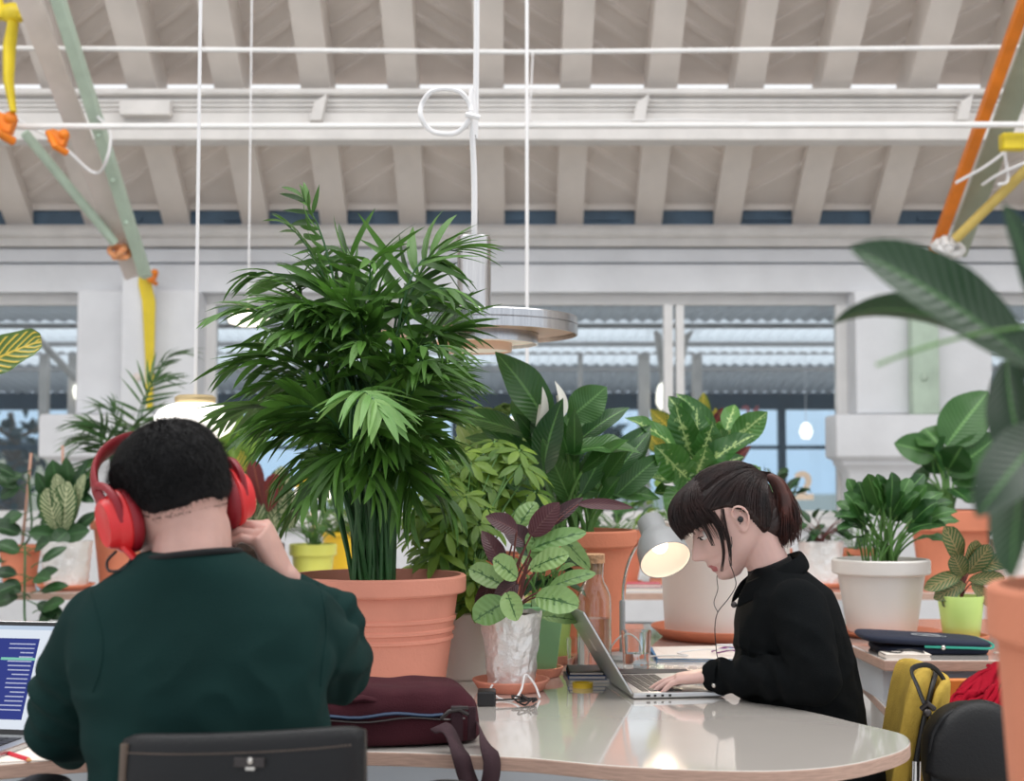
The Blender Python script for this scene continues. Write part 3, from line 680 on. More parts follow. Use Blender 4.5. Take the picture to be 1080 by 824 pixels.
def saucer(x, y, z, r, mat, label, h=.022, group=None):
    p = [(r*.8, 0), (r*.84, .002), (r, h-.003), (r, h), (r-.006, h), (r*.82, .0105), (0, .0105)]
    o = MB().lathe(p, 48).build('saucer', mat, angle=30); o.location = (x, y, z); return tag(o, label, 'saucer', group)
def sqpot(t, wt, wb, h, mat):
    s = MB(); q = lambda w_, z: [(-w_, -w_, z), (w_, -w_, z), (w_, w_, z), (-w_, w_, z)]
    s.loft([q(wb, 0), q(wt-.004, h-.022), q(wt, h-.018), q(wt, h), q(wt-.006, h), q(wt-.012, h-.03)]); s.build('pot', mat, t, smooth=False, bev=.006)
    MB().bx(-wt+.009, wt-.009, -wt+.009, wt-.009, h-.035, h-.022).build('soil', M['soil'], t, smooth=False)
# ---------------------------------------------------------------- leaves and plants
def arc_stem(mb, a, b, r0, r1, lift=.25, n=6, k=5):
    a, b = V(a), V(b); L = (b-a).length; c = V((a.x*.75+b.x*.25, a.y*.75+b.y*.25, a.z+(b.z-a.z)*.6+L*lift*.3)); mb.tube(bezp(a, c, b, n), [r0+(r1-r0)*i/n for i in range(n+1)], k); return c
def pleaf(ml, ms, base, joint, tip, width, nrm=None, r=(.004, .003), bend=.12, fold=.22, seg=9, ab=(.55, .8), wav=.06, mi=0, smi=0, twist=0, ph=0, lift=.2, droop=0):
    base, joint, tip = V(base), V(joint), V(tip)
    k = len(ms.f); arc_stem(ms, base, joint, r[0], r[1], lift)
    if nrm is None:
        d = (tip-joint).normalized(); nrm = V((0, -.35, 1)); nrm = nrm-d*nrm.dot(d)
    ml.leaf(joint, tip, width, nrm, bend, fold, seg, ab, wav, mi, twist=twist, ph=ph, droop=droop)
def frond(ml, ms, base, ctrl, tip, n=14, ll=.16, lw=.02, start=.35, g=None, mi=0, droop=.35, spread=55, tw=0):
    base, ctrl, tip = V(base), V(ctrl), V(tip); pts = bezp(base, ctrl, tip, 12); ms.tube(pts, [.0055-.004*i/12 for i in range(13)], 6)
    up = V((tw, -.3+abs(tw)*.6, 1))
    for i in range(n+1):
        t = start+(1-start)*(i/n)**.9; p = bez(base, ctrl, tip, t); tg = ((ctrl-base)*(1-t)+(tip-ctrl)*t).normalized(); sd = tg.cross(up)
        if sd.length < .05: sd = V((1, 0, 0))
        sd.normalize(); nl = sd.cross(tg).normalized()
        for s_ in ((-1, 1) if i < n else (0,)):
            an = R(spread*(1-.55*i/n)+g.uniform(-9, 9)); L = ll*(1-.35*abs(2*i/n-.8))*g.uniform(.85, 1.12)
            d = (tg*math.cos(an)+sd*s_*math.sin(an)+nl*.12+V((0, 0, -droop*g.uniform(.5, 1.2)))).normalized()
            e = p+d*L; nn = (nl+sd*s_*-.2+V((g.uniform(-.3, .3), g.uniform(-.3, .3), 0))).normalized()
            ml.leaf(p, e, lw*g.uniform(.8, 1.15), nn, bend=g.uniform(.06, .22), fold=.35, seg=5, ab=(.45, .8), cols=3, mi=mi, twist=g.uniform(-.8, .8))
def loc(t):                                   # converts world points into the plant's own space
    im = root_matrix(t).inverted(); return lambda p: im@V(p)
def bush(ml, ms, g, base, c, rad, n, L, W, ab=(.6, .8), droop=.3, nrmj=.5, sr=(.003, .002), mi=(0,), seg=6, wav=.05, cols=5, fold=.2, out=.7):
    base, c = V(base), V(c)
    for k in range(n):
        q = V((g.gauss(0, 1), g.gauss(0, 1), g.gauss(0, 1))).normalized()*g.uniform(.35, 1)**.6; q = V((q.x*rad[0], q.y*rad[1], q.z*rad[2])); j = c+q
        b = base+V((g.uniform(-1, 1), g.uniform(-1, 1), 0))*.025
        d = V((q.x/rad[0]*out+g.uniform(-.4, .4), q.y/rad[1]*out+g.uniform(-.4, .4), q.z/rad[2]*.4+g.uniform(-.2, .5))).normalized()
        l = L*g.uniform(.7, 1.2); nn = V((g.uniform(-nrmj, nrmj), g.uniform(-nrmj, nrmj)-.3, 1))
        arc_stem(ms, b, j, sr[0], sr[1]); ml.leaf(j, j+d*l+V((0, 0, -droop*l*.4)), W*g.uniform(.75, 1.15), nn-d*nn.dot(d), bend=.14, fold=fold, seg=seg, ab=ab, wav=wav, ph=g.uniform(0, 6), mi=g.choice(mi), cols=cols)
def palmate(ml, ms, g, base, c, rad, n, L, W, droop=.4, k=7):
    base, c = V(base), V(c)
    for _ in range(n):
        q = V((g.gauss(0, 1), g.gauss(0, 1), g.gauss(0, 1))).normalized()*g.uniform(.3, 1)**.6; j = c+V((q.x*rad[0], q.y*rad[1], q.z*rad[2]))
        b = base+V((g.uniform(-1, 1), g.uniform(-1, 1), 0))*.02; arc_stem(ms, b, j, .0035, .002)
        nn = V((q.x*.6, q.y*.6-.4, 1)).normalized(); _, s1, s2 = frame(nn, V((g.uniform(-1, 1), g.uniform(-1, 1), .1)))
        for i in range(k):
            a = 2*pi*i/k+g.uniform(-.15, .15); d = (s1*math.cos(a)+s2*math.sin(a)+V((0, 0, -droop*.5))).normalized(); l = L*g.uniform(.75, 1.1)
            ml.leaf(j+d*.008, j+d*l+V((0, 0, -droop*l*.3)), W*g.uniform(.85, 1.1), nn, bend=.12, fold=.2, seg=5, ab=(.8, .7), cols=3)

# ---- 1 the big palm
PX = P(398, 700, 3.32)
t = thing('potted_palm', 'tall feathery green palm in a big terracotta pot behind the maroon bag', 'plant', (PX.x, 3.32, TZ)); lo = loc(t)
hp = .268; pot(t, .205, .155, hp, M['terra'], rim=.04, lip=.014, bands=(.125, .145, .15+.02))
ml, ms = MB(), MB(); ml2 = MB(); g = random.Random(11)
tips = [(318, 208, 0), (300, 235, .05), (262, 290, 0), (243, 332, -.1), (235, 388, 0), (240, 432, .1), (268, 455, -.15), (345, 262, .1), (392, 275, -.1), (436, 298, .1), (462, 272, 0), (488, 266, .05), (478, 305, -.1), (482, 352, .1), (478, 398, 0), (470, 440, .1), (470, 470, -.1), (428, 462, -.22), (282, 470, -.1), (352, 498, -.2), (452, 505, .1), (330, 520, -.18), (300, 500, .1), (470, 525, .05), (440, 530, -.15), (315, 540, .15), (455, 480, -.25), (395, 520, -.28), (425, 385, -.2), (352, 335, -.15), (305, 350, -.2), (330, 300, 0), (410, 320, 0), (375, 300, .15), (280, 350, .15), (470, 350, .12), (455, 400, -.18), (300, 430, -.2), (380, 360, -.2)]
for k in range(26):
    a = g.uniform(0, 6.28); q = g.uniform(.3, 1)**.5; tips.append((368+112*q*math.cos(a), 390+98*q*math.sin(a), g.uniform(-.28, .28)))
for i, (px, py, dy) in enumerate(tips):
    e = lo(P(px, py, 3.32+dy)); b = V((g.uniform(-.055, .035), g.uniform(-.045, .045), hp-.03)); h = e.z-b.z
    cc = V((b.x+(e.x-b.x)*.12-.01, b.y+(e.y-b.y)*.15, b.z+max(h*1.02, .42)+abs(e.x-b.x)*.25))
    if py < 260: cc.z = b.z+h*.85
    L_ = .17 if i else .12
    frond(ml, ms, b, cc, e, n=g.choice((10, 11, 12)), ll=g.uniform(.14, .20) if py > 260 else .10, lw=g.uniform(.015, .021) if py > 260 else .014, start=.5, g=g, droop=g.uniform(.2, 1.0), spread=g.uniform(35, 62), tw=g.uniform(-.9, .9))
b = V((-.02, -.03, hp-.03)); e = lo(P(402, 432, 2.98)); frond(ml2, ms, b, lo(P(345, 350, 3.12)), e, n=13, ll=.15, lw=.021, start=.66, g=g, droop=.7, spread=70)
for k in range(34):                          # bare canes rising from the soil
    a = g.uniform(0, 6.28); q = g.uniform(0, .048); b = V((q*math.cos(a)-.012, q*math.sin(a), hp-.035)); e = V((b.x*3.2+g.uniform(-.05, .04), b.y*2.6, hp+g.uniform(.25, .5)))
    ms.tube(bezp(b, (b+e)/2+V((0, 0, .03)), e, 5), [.0065, .006, .0055, .005, .004, .003], 6)
ml.build('foliage', M['l_palm'], t, angle=0); ml2.build('young_frond', M['l_palmlight'], t, angle=0)['label'] = 'pale green young frond'; ms.build('stems', M['stemd'], t)

# ---- 2 umbrella plant in the white pot
x, y = -.115, 3.53
t = thing('potted_umbrella_plant', 'bushy light green umbrella plant in a slim white pot beside the big palm', 'plant', (x, y, TZ)); lo = loc(t)
pot(t, .088, .062, .165, M['whitepot'], rim=.012, lip=.003)
ml, ms = MB(), MB(); g = random.Random(4)
palmate(ml, ms, g, (0, 0, .13), lo(P(474, 558, 3.6)), (.12, .13, .14), 70, .07, .021)
palmate(ml, ms, g, (0, 0, .13), lo(P(520, 500, 3.72)), (.13, .1, .10), 34, .075, .023)
palmate(ml, ms, g, (0, 0, .13), lo(P(505, 618, 3.42)), (.05, .05, .05), 9, .065, .022)
ml.build('foliage', M['l_scheff'], t, angle=0); ms.build('stems', M['stem'], t)
# ---- 3 prayer plant in foil pot
x, y = -.002, 3.335
t = thing('potted_prayer_plant', 'patterned prayer plant with purple undersides in a foil-wrapped pot beside the laptop', 'plant', (x, y, TZ+.012)); lo = loc(t)
def foilpot(t, rt, rb, h, seed=1):
    g = random.Random(seed); n = 72; rings = []
    for j in range(22):
        z = h*j/21; r = rb+(rt-rb)*j/21; ring = []
        for k in range(n):
            a = 2*pi*k/n; d = noise.noise(V((math.cos(a)*5, math.sin(a)*5, z*38+seed)))*.0042+noise.noise(V((math.cos(a)*14, math.sin(a)*14, z*90+seed)))*.0022
            ring.append(((r+d)*math.cos(a), (r+d)*math.sin(a), z+(noise.noise(V((a*3, seed, 0)))*.006 if j == 21 else 0)))
        rings.append(ring)
    rings.append([(p[0]*.9, p[1]*.9, h-.012) for p in rings[-1]])
    MB().loft(rings).build('foil_pot', M['foil'], t, angle=25)
    MB().lathe([(rt*.86, h-.02), (rt*.86, h-.008), (0, h-.006)], 24).build('soil', M['soil'], t, angle=180)
foilpot(t, .071, .054, .168)
saucer(x, y, TZ, .09, M['terra'], 'terracotta saucer under the foil pot beside the laptop', .026)
ml, ms, mp = MB(), MB(), MB(); g = random.Random(9)
bs = V((0, 0, .15))
for (jx, jy, tx, ty, w_, dy) in ((545, 560, 512, 545, .05, -.05), (560, 565, 590, 530, .055, 0), (555, 575, 532, 555, .06, .02), (575, 555, 615, 525, .035, .04), (610, 532, 668, 536, .03, .05), (530, 600, 508, 560, .05, .03), (545, 615, 520, 635, .045, -.04), (520, 610, 500, 650, .04, .03)):
    pleaf(mp, ms, bs+V((g.uniform(-.02, .02), 0, 0)), lo(P(jx, jy, 3.33+dy)), lo(P(tx, ty, 3.33+dy*1.5)), w_, r=(.003, .002), nrm=V((.3, -1, .5)))
for (jx, jy, tx, ty, w_, dy) in ((565, 630, 610, 640, .085, -.06), (560, 600, 600, 585, .07, -.03), (560, 580, 618, 562, .06, 0), (535, 635, 500, 655, .085, -.06), (530, 618, 495, 600, .07, 0), (545, 610, 520, 590, .07, -.05), (572, 595, 560, 560, .06, .02), (545, 560, 565, 530, .06, .06), (535, 625, 545, 655, .06, -.08), (570, 650, 610, 655, .045, .03), (580, 620, 628, 605, .05, .03), (585, 560, 622, 600, .05, .06)):
    pleaf(ml, ms, bs+V((g.uniform(-.03, .03), g.uniform(-.02, .02), 0)), lo(P(jx, jy, 3.33+dy)), lo(P(tx, ty, 3.33+dy*1.6)), w_*.85, r=(.003, .002), nrm=V((g.uniform(-.4, .4), -.9, .7)), ab=(.55, .5))
ml.build('foliage', M['l_cala'], t, angle=0); mp.build('purple_leaves', M['l_purple'], t, angle=0)['label'] = 'dark purple leaves'; ms.build('stems', M['stemr'], t)
# ---- 4 two square green planters
for (x, y, w_, wb_, h, mt, lab, sl) in ((.066, 3.56, .058, .038, .165, 'greenpot', 'trailing plant in a mid green square planter right of the foil pot', 'terracotta saucer under the mid green square planter'), (.100, 3.80, .060, .040, .172, 'limepot', 'dark leafy plant in a lime green square planter behind the mid green one', 'terracotta saucer under the lime square planter')):
    t = thing('potted_plant', lab, 'plant', (x, y, TZ+.01), R(6)); sqpot(t, w_, wb_, h, M[mt]); lo = loc(t)
    saucer(x, y, TZ, .062, M['terra'], sl, .024)
    ml, ms = MB(), MB(); g = random.Random(int(y*100))
    bush(ml, ms, g, (0, 0, h-.03), (0, 0, h+.07), (.07, .07, .05), 16, .07, .035, seg=5); ml.build('foliage', M['l_dark'] if mt == 'limepot' else M['l_cala'], t, angle=0); ms.build('stems', M['stem'], t)
# ---- 5 peace lily, centre
x, y = .178, 4.05
t = thing('potted_peace_lily', 'tall peace lily with broad dark leaves in a terracotta pot behind the carafe', 'plant', (x, y, TZ+.012)); lo = loc(t); h = .33
pot(t, .176, .125, h, M['terra2'], rim=.045, lip=.012); saucer(x, y, TZ, .146, M['terra2'], 'terracotta saucer under the peace lily pot behind the carafe')
ml, ms, sp_ = MB(), MB(), MB(); g = random.Random(21)
for (jx, jy, tx, ty, w_, dy, nx, ny, nz) in (
    (578, 450, 522, 371, .15, -.1, .35, -1, .3), (600, 442, 640, 408, .13, .05, .3, -1, .2), (598, 478, 675, 478, .16, -.15, .1, -.55, 1), (560, 462, 468, 440, .11, -.1, -.2, -.7, 1), (560, 480, 490, 462, .1, .1, -.2, -.8, .8),
    (572, 500, 594, 420, .12, -.15, -.5, -1, 0), (610, 465, 664, 430, .08, .12, .2, -.8, .7), (590, 500, 560, 430, .13, -.05, .2, -1, .1), (610, 510, 642, 462, .09, .05, .4, -1, .2), (550, 470, 512, 432, .09, .08, -.4, -1, .4),
    (600, 520, 632, 520, .1, 0, .2, -.8, .8), (585, 470, 575, 420, .1, .1, 0, -1, 0), (560, 500, 520, 500, .12, 0, -.3, -.8, .6), (618, 500, 650, 540, .09, .05, .3, -.6, .8), (595, 460, 615, 440, .1, .15, .1, -1, .3), (568, 452, 540, 420, .1, .12, -.3, -1, .3)):
    b = V((g.uniform(-.06, .06), g.uniform(-.05, .05), h-.04)); pleaf(ml, ms, b, lo(P(jx, jy, y+dy*.6)), lo(P(tx, ty, y+dy)), w_*.8, nrm=V((nx, ny, nz)), r=(.006, .004), bend=.16, fold=.22, wav=.08, seg=12, ph=g.uniform(0, 6), ab=(.7, 1.0), twist=g.uniform(-.4, .4))
for k in range(22):
    a = g.uniform(0, 6.28); b = V((g.uniform(-.06, .06), g.uniform(-.06, .06), h-.04)); j = b+V((math.cos(a)*.08, math.sin(a)*.06, g.uniform(.06, .24))); e = j+V((math.cos(a)*g.uniform(.1, .2), math.sin(a)*.12, g.uniform(-.02, .2)))
    pleaf(ml, ms, b, j, e, g.uniform(.045, .075), nrm=V((math.cos(a)*.4, -.7, .6)), r=(.006, .004), wav=.09, bend=.18, ph=k, ab=(.7, 1.0), twist=g.uniform(-.6, .6))
for (jx, jy, tx, ty) in ((566, 455, 572, 408), (592, 440, 585, 402)):
    j, e = lo(P(jx, jy, y-.12)), lo(P(tx, ty, y-.12)); arc_stem(ms, V((0, 0, h-.04)), j, .004, .003); sp_.leaf(j, e, .045, V((.9, -.6, 0)), bend=.1, fold=.5, ab=(.5, .9)); sp_.tube([j, j+(e-j)*.6], [.006, .004], 6)
ml.build('foliage', M['l_lily'], t, angle=0); ms.build('stems', M['stem'], t); sp_.build('flower', M['spathe'], t, angle=0)
# light lacy plant left of the lily, and its pot
x, y = -.10, 4.35
t = thing('potted_fern', 'pale lacy green plant in a terracotta pot between the palm and the peace lily', 'plant', (x, y, TZ)); lo = loc(t)
pot(t, .15, .11, .26, M['terra2'], rim=.04, lip=.01)
ml, ms = MB(), MB(); g = random.Random(8)
for (px, py) in ((520, 435), (500, 450), (545, 428), (560, 450), (480, 470), (535, 470), (510, 490), (555, 490), (490, 510), (530, 520), (470, 500), (575, 480)):
    frond(ml, ms, V((g.uniform(-.05, .05), g.uniform(-.05, .05), .23)), lo(P(px*.6+515*.4, py-10, y)), lo(P(px, py, y+g.uniform(-.15, .1))), n=13, ll=.09, lw=.024, start=.35, g=g, droop=.3, spread=65)
bush(ml, ms, g, (0, 0, .23), lo(P(520, 500, y)), (.16, .12, .14), 40, .09, .04, mi=(0,), seg=5)
ml.build('foliage', M['l_light'], t, angle=0); ms.build('stems', M['stem'], t)
# ---- 6 dieffenbachia in the very large white pot
x, y = .655, 4.40
t = thing('potted_dieffenbachia', 'variegated dieffenbachia in a huge white pot behind the woman\'s face', 'plant', (x, y, TZ+.012)); lo = loc(t); h = .345
pot(t, .205, .185, h, M['whitepot'], rim=.02, lip=.003); saucer(x, y, TZ, .228, M['terra2'], 'wide terracotta saucer under the huge white pot', .036)
ml, ms, my = MB(), MB(), MB(); g = random.Random(31)
D = lambda px, py, d: lo(P(px, py, y-.12+d))
for (jx, jy, tx, ty, w_, dy, nx, ny, nz) in ((715, 475, 659, 441, .12, -.15, .1, -.7, .8), (710, 508, 650, 506, .14, -.1, -.1, -.6, 1), (742, 492, 797, 459, .13, -.1, .1, -.8, .7), (738, 482, 752, 445, .14, -.05, .4, -1, .1), (728, 478, 712, 425, .13, 0, -.3, -1, .1), (722, 470, 722, 420, .11, .1, .1, -1, .2),
    (720, 500, 690, 470, .15, -.15, -.2, -1, .3), (725, 505, 712, 492, .13, -.2, -.2, -1, .2), (735, 470, 735, 430, .1, .05, 0, -1, .1), (745, 500, 785, 482, .1, 0, .1, -.8, .8), (716, 525, 690, 520, .11, -.1, 0, -.7, 1), (722, 515, 705, 545, .12, -.15, -.2, -1, .4), (735, 500, 745, 470, .12, -.1, .2, -1, .2), (750, 510, 775, 520, .1, 0, .2, -.8, .6), (730, 450, 705, 418, .09, .12, -.3, -1, .4)):
    pleaf(ml, ms, V((g.uniform(-.03, .03)+.0, g.uniform(-.03, .03), h-.03)), D(jx, jy, dy*.5), D(tx, ty, dy), w_*.72, nrm=V((nx, ny, nz)), r=(.007, .004), bend=.14, wav=.12, ab=(.6, .95), fold=.25, seg=14, ph=g.uniform(0, 6), twist=g.uniform(-.3, .3))
for k in range(22):
    a = g.uniform(0, 6.28); j = V((.03*math.cos(a), .03*math.sin(a), h+g.uniform(.05, .3))); e = j+V((math.cos(a)*g.uniform(.08, .17), math.sin(a)*.12, g.uniform(0, .12)))
    pleaf(ml, ms, V((math.cos(a)*.02, math.sin(a)*.02, h-.03)), j, e, g.uniform(.06, .09), nrm=V((math.cos(a)*.4, -.8, .6)), wav=.1, ab=(.6, .95), r=(.006, .004), ph=k)
ml.build('foliage', M['l_dief'], t, angle=0); ms.build('stems', M['stem'], t)
x, y = .62, 4.98+.2
# ---- croton / cordyline behind it on the window side of the table
t = thing('potted_croton', 'yellow and red leaved croton rising behind the dieffenbachia', 'plant', (.86, 6.52, TZ)); lo = loc(t)
pot(t, .12, .085, .22, M['terra2'], rim=.035, lip=.01)
ml, ms, mr = MB(), MB(), MB(); g = random.Random(14)
for (jx, jy, tx, ty, w_) in ((715, 460, 686, 432, .09), (738, 455, 742, 414, .08), (725, 450, 718, 425, .08), (745, 470, 755, 430, .08), (700, 475, 680, 455, .09)):
    pleaf(ml, ms, V((0, 0, .19)), lo(P(jx, jy, 6.25)), lo(P(tx, ty, 6.2)), w_, nrm=V((g.uniform(-.4, .4), -1, .2)), wav=.1)
for (jx, jy, tx, ty, w_) in ((755, 490, 790, 448, .07), (750, 480, 778, 455, .06), (745, 465, 762, 430, .06), (760, 500, 792, 470, .06), (752, 505, 775, 470, .07), (700, 500, 695, 470, .05)):
    pleaf(mr, ms, V((0, 0, .19)), lo(P(jx, jy, 6.25)), lo(P(tx, ty, 6.2)), w_, nrm=V((g.uniform(-.4, .4), -1, .2)))
ml.build('foliage', M['l_croton'], t, angle=0); mr.build('red_leaves', M['l_red'], t, angle=0)['label'] = 'dark red leaves'; ms.build('stems', M['stemw'], t)
# ---- 7 right group
x, y = P(938, 600, 4.35).x, 4.45
t = thing('potted_peace_lily', 'compact glossy peace lily in a white pot on the right table', 'plant', (x, y, TZ+.0115)); lo = loc(t); h = .225
pot(t, .150, .105, h, M['whitepot'], rim=.045, lip=.010)
ml, ms = MB(), MB(); g = random.Random(41)
for k, (tx, ty) in enumerate(((890, 520), (960, 505), (1005, 530), (940, 498), (920, 508), (978, 512), (888, 545), (900, 530), (985, 535), (930, 520), (950, 530), (882, 530), (884, 560), (893, 505), (905, 508), (925, 500), (950, 512), (975, 500), (995, 520), (1010, 540), (998, 555), (900, 580), (985, 545), (915, 520), (935, 525), (960, 530), (1000, 575), (880, 545), (970, 520), (945, 505), (915, 500), (905, 545), (990, 530), (930, 510), (895, 570), (955, 520), (1012, 550))):
    e = lo(P(tx, ty, y+g.uniform(-.14, .1))); b = V((g.uniform(-.05, .05), g.uniform(-.04, .04), h-.035)); j = b.lerp(e, .45)+V((0, 0, .06)); pleaf(ml, ms, b, j, e, g.uniform(.045, .066), nrm=V(((e.x)*1.5+g.uniform(-.4, .4), -.7, .8)), wav=.16, bend=.26, r=(.004, .003), ph=k, droop=.05)
ml.build('foliage', M['l_lily'], t, angle=0); ms.build('stems', M['stem'], t)
x, y = P(1007, 560, 6.35).x, 6.4
t = thing('potted_peace_lily', 'tall broad-leaved peace lily in a large terracotta pot behind the white pot', 'plant', (x, y, TZ)); lo = loc(t); h = .34
pot(t, .195, .14, h, M['terra2'], rim=.09, lip=.014)
ml, ms = MB(), MB(); g = random.Random(43)
for k, (jx, jy, tx, ty, w_) in enumerate(((998, 470, 1043, 413, .22), (990, 470, 975, 452, .2), (985, 480, 943, 468, .15), (1000, 500, 1057, 458, .17), (1005, 510, 1050, 485, .14), (985, 500, 978, 462, .18), (1000, 495, 1015, 470, .16), (980, 505, 960, 505, .13), (1010, 520, 1035, 520, .12), (995, 490, 985, 475, .2), (990, 520, 965, 528, .12), (1003, 515, 1022, 530, .1))):
    pleaf(ml, ms, V((g.uniform(-.04, .04), 0, h-.04)), lo(P(jx, jy, y)), lo(P(tx, ty, y+g.uniform(-.15, .15))), w_, nrm=V((g.uniform(-.3, .3), -1, .4)), r=(.009, .006), bend=.1, seg=12)
ml.build('foliage', M['l_lily'], t, angle=0); ms.build('stems', M['stem'], t)
x, y = P(1017, 650, 4.25).x, 4.28
t = thing('potted_calathea', 'small calathea with brown upturned leaf in a lime green cylinder pot on the right table', 'plant', (x, y, TZ+.012)); lo = loc(t); h = .125
MB().lathe([(.05, 0), (.053, .003), (.068, h-.002), (.067, h), (.062, h), (.06, h-.02), (0, h-.02)], 48).build('pot', M['limepot'], t); MB().lathe([(.06, h-.02), (0, h-.012)], 24).build('soil', M['soil'], t)
saucer(x, y, TZ, .082, M['terra2'], 'terracotta saucer under the small lime cylinder pot')
ml, ms = MB(), MB(); g = random.Random(47)
for (jx, jy, tx, ty, w_, nx) in ((1013, 592, 996, 556, .07, .1), (1015, 605, 975, 622, .05, -.2), (1020, 605, 1045, 575, .06, .3), (1025, 600, 1070, 588, .05, .4), (1018, 615, 985, 632, .05, 0), (1022, 612, 1060, 610, .045, .3), (1016, 608, 1005, 585, .06, -.3), (1025, 615, 1045, 640, .05, .3), (1012, 612, 995, 640, .04, -.2), (1020, 600, 1030, 570, .05, .2)):
    pleaf(ml, ms, V((0, 0, h-.02)), lo(P(jx, jy, y)), lo(P(tx, ty, y-.03)), w_, nrm=V((nx, -1, .35)), ab=(.6, .5), r=(.0025, .002))
ml.build('foliage', M['l_calred'], t, angle=0); ms.build('stems', M['stemr'], t)
def small_foil(px, Y, rt, rb, h, lab, slab_, seed, leafmat, dx=0, leaf=.09):
    x = P(px, 590, Y).x; t = thing('potted_plant', lab, 'plant', (x, Y, TZ+.012)); lo = loc(t); foilpot(t, rt, rb, h, seed)
    saucer(x, Y, TZ, rt*1.15, M['terra2'], slab_); ml, ms = MB(), MB(); g = random.Random(seed)
    bush(ml, ms, g, (0, 0, h-.02), (0, 0, h+.07), (.12, .1, .055), 22, leaf, .045); ml.build('foliage', leafmat, t, angle=0); ms.build('stems', M['stemr'], t)
small_foil(866, 6.35, .10, .08, .19, 'dark low plant in a foil-wrapped pot just right of the ponytail', 'terracotta saucer of the foil pot just right of the ponytail', 3, M['l_dark'])
small_foil(1075, 6.3, .12, .10, .2, 'leafy plant in a foil-wrapped pot at the right border', 'terracotta saucer of the foil pot at the right border', 5, M['l_dark'])
# small terracotta pot seen behind the lily pot
x, y = P(652, 590, 6.2).x, 6.3
t = thing('potted_plant', 'small trailing plant in an orange terracotta pot on the back table behind the desk lamp', 'plant', (x, y, TZ+.012)); lo = loc(t); pot(t, .14, .09, .24, M['terra2'], rim=.04); saucer(x, y, TZ, .115, M['terra2'], 'orange saucer on the back table behind the desk lamp', .03)
ml, ms = MB(), MB(); g = random.Random(51); bush(ml, ms, g, (0, 0, .2), (0, 0, .28), (.2, .12, .06), 26, .1, .05); ml.build('foliage', M['l_lily'], t, angle=0); ms.build('stems', M['stem'], t)
# leafy plants on the window ledge area
for (px, py, Y, n_, mt, lab, sd) in ((815, 520, 7.0-.25, 34, 'l_dark', 'dark leafy plant by the window just above the ponytail', 61), (700, 532, 6.9, 20, 'l_scheff', 'bright low plant on the back table between desk lamp and bangs', 62), (905, 560, 6.75, 20, 'l_lily', 'low green plant behind the white pot on the back table', 63)):
    c = P(px, py, Y); t = thing('potted_plant', lab, 'plant', (c.x, Y, TZ)); pot(t, .09, .07, .15, M['terra2'], rim=.03); ml, ms = MB(), MB(); g = random.Random(sd); lo = loc(t)
    bush(ml, ms, g, (0, 0, .13), lo(c), (.15, .1, .09), n_, .1, .045); ml.build('foliage', M[mt], t, angle=0); ms.build('stems', M['stem'], t)
# ---- 8 left group
x, y = P(70, 590, 6.25).x, 6.25
t = thing('potted_prayer_plant', 'striped dark-leaved plant in a foil-wrapped pot left of the man\'s headphones', 'plant', (x, y, TZ+.012)); lo = loc(t); foilpot(t, .112, .09, .195, 7); saucer(x, y, TZ, .125, M['terra2'], 'terracotta saucer under the foil pot at left')
ml, ms, md = MB(), MB(), MB(); g = random.Random(71); h = .195
for (jx, jy, tx, ty, w_) in ((68, 560, 72, 508, .12), (60, 560, 50, 515, .1), (75, 555, 90, 500, .07), (66, 545, 60, 500, .08)): pleaf(ml, ms, V((0, 0, h-.02)), lo(P(jx, jy, y)), lo(P(tx, ty, y-.05)), w_, nrm=V((g.uniform(-.3, .3), -1, .2)), ab=(.6, .5))
for (jx, jy, tx, ty, w_) in ((60, 545, 40, 520, .09), (62, 520, 55, 485, .1), (78, 530, 92, 485, .06), (82, 530, 102, 500, .05), (70, 565, 95, 560, .09), (60, 565, 30, 562, .08), (80, 560, 105, 540, .06), (55, 530, 38, 498, .07), (75, 515, 70, 482, .07), (72, 560, 55, 575, .08), (80, 520, 100, 530, .05)): pleaf(md, ms, V((0, 0, h-.02)), lo(P(jx, jy, y)), lo(P(tx, ty, y-.05)), w_, nrm=V((g.uniform(-.3, .3), -1, .2)))
ml.build('striped_leaves', M['l_zebra'], t, angle=0); md.build('foliage', M['l_dark'], t, angle=0); ms.build('stems', M['stem'], t)
st = MB(); st.tube([(-.02, .02, .17), lo(P(66, 470, y+.02))], .006, 8); st.build('stake', M['stake'], t)
x, y = P(128, 590, 6.5).x, 6.5
t = thing('potted_kentia', 'slender dark arching palm in a terracotta pot just left of the man\'s headphones', 'plant', (x, y, TZ)); lo = loc(t); pot(t, .14, .095, .29, M['terra2'], rim=.04, lip=.012)
ml, ms = MB(), MB(); g = random.Random(73)
for (px, py, dy) in ((84, 445, 0), (85, 470, -.1), (95, 500, -.1), (192, 372, 0), (170, 400, .1), (80, 462, .1), (110, 430, 0), (205, 425, 0), (100, 450, .1), (140, 450, -.1)):
    e = lo(P(px, py, y+dy)); b = V((g.uniform(-.03, .03), 0, .25)); frond(ml, ms, b, V(((b.x*.8+e.x*.2)+.04, e.y*.3, max(e.z*1.02, .75))), e, n=11, ll=.2, lw=.015, start=.45, g=g, droop=.5, spread=50, tw=g.uniform(-.8, .8))
ml.build('foliage', M['l_dracaena'], t, angle=0); ms.build('stems', M['stemd'], t)
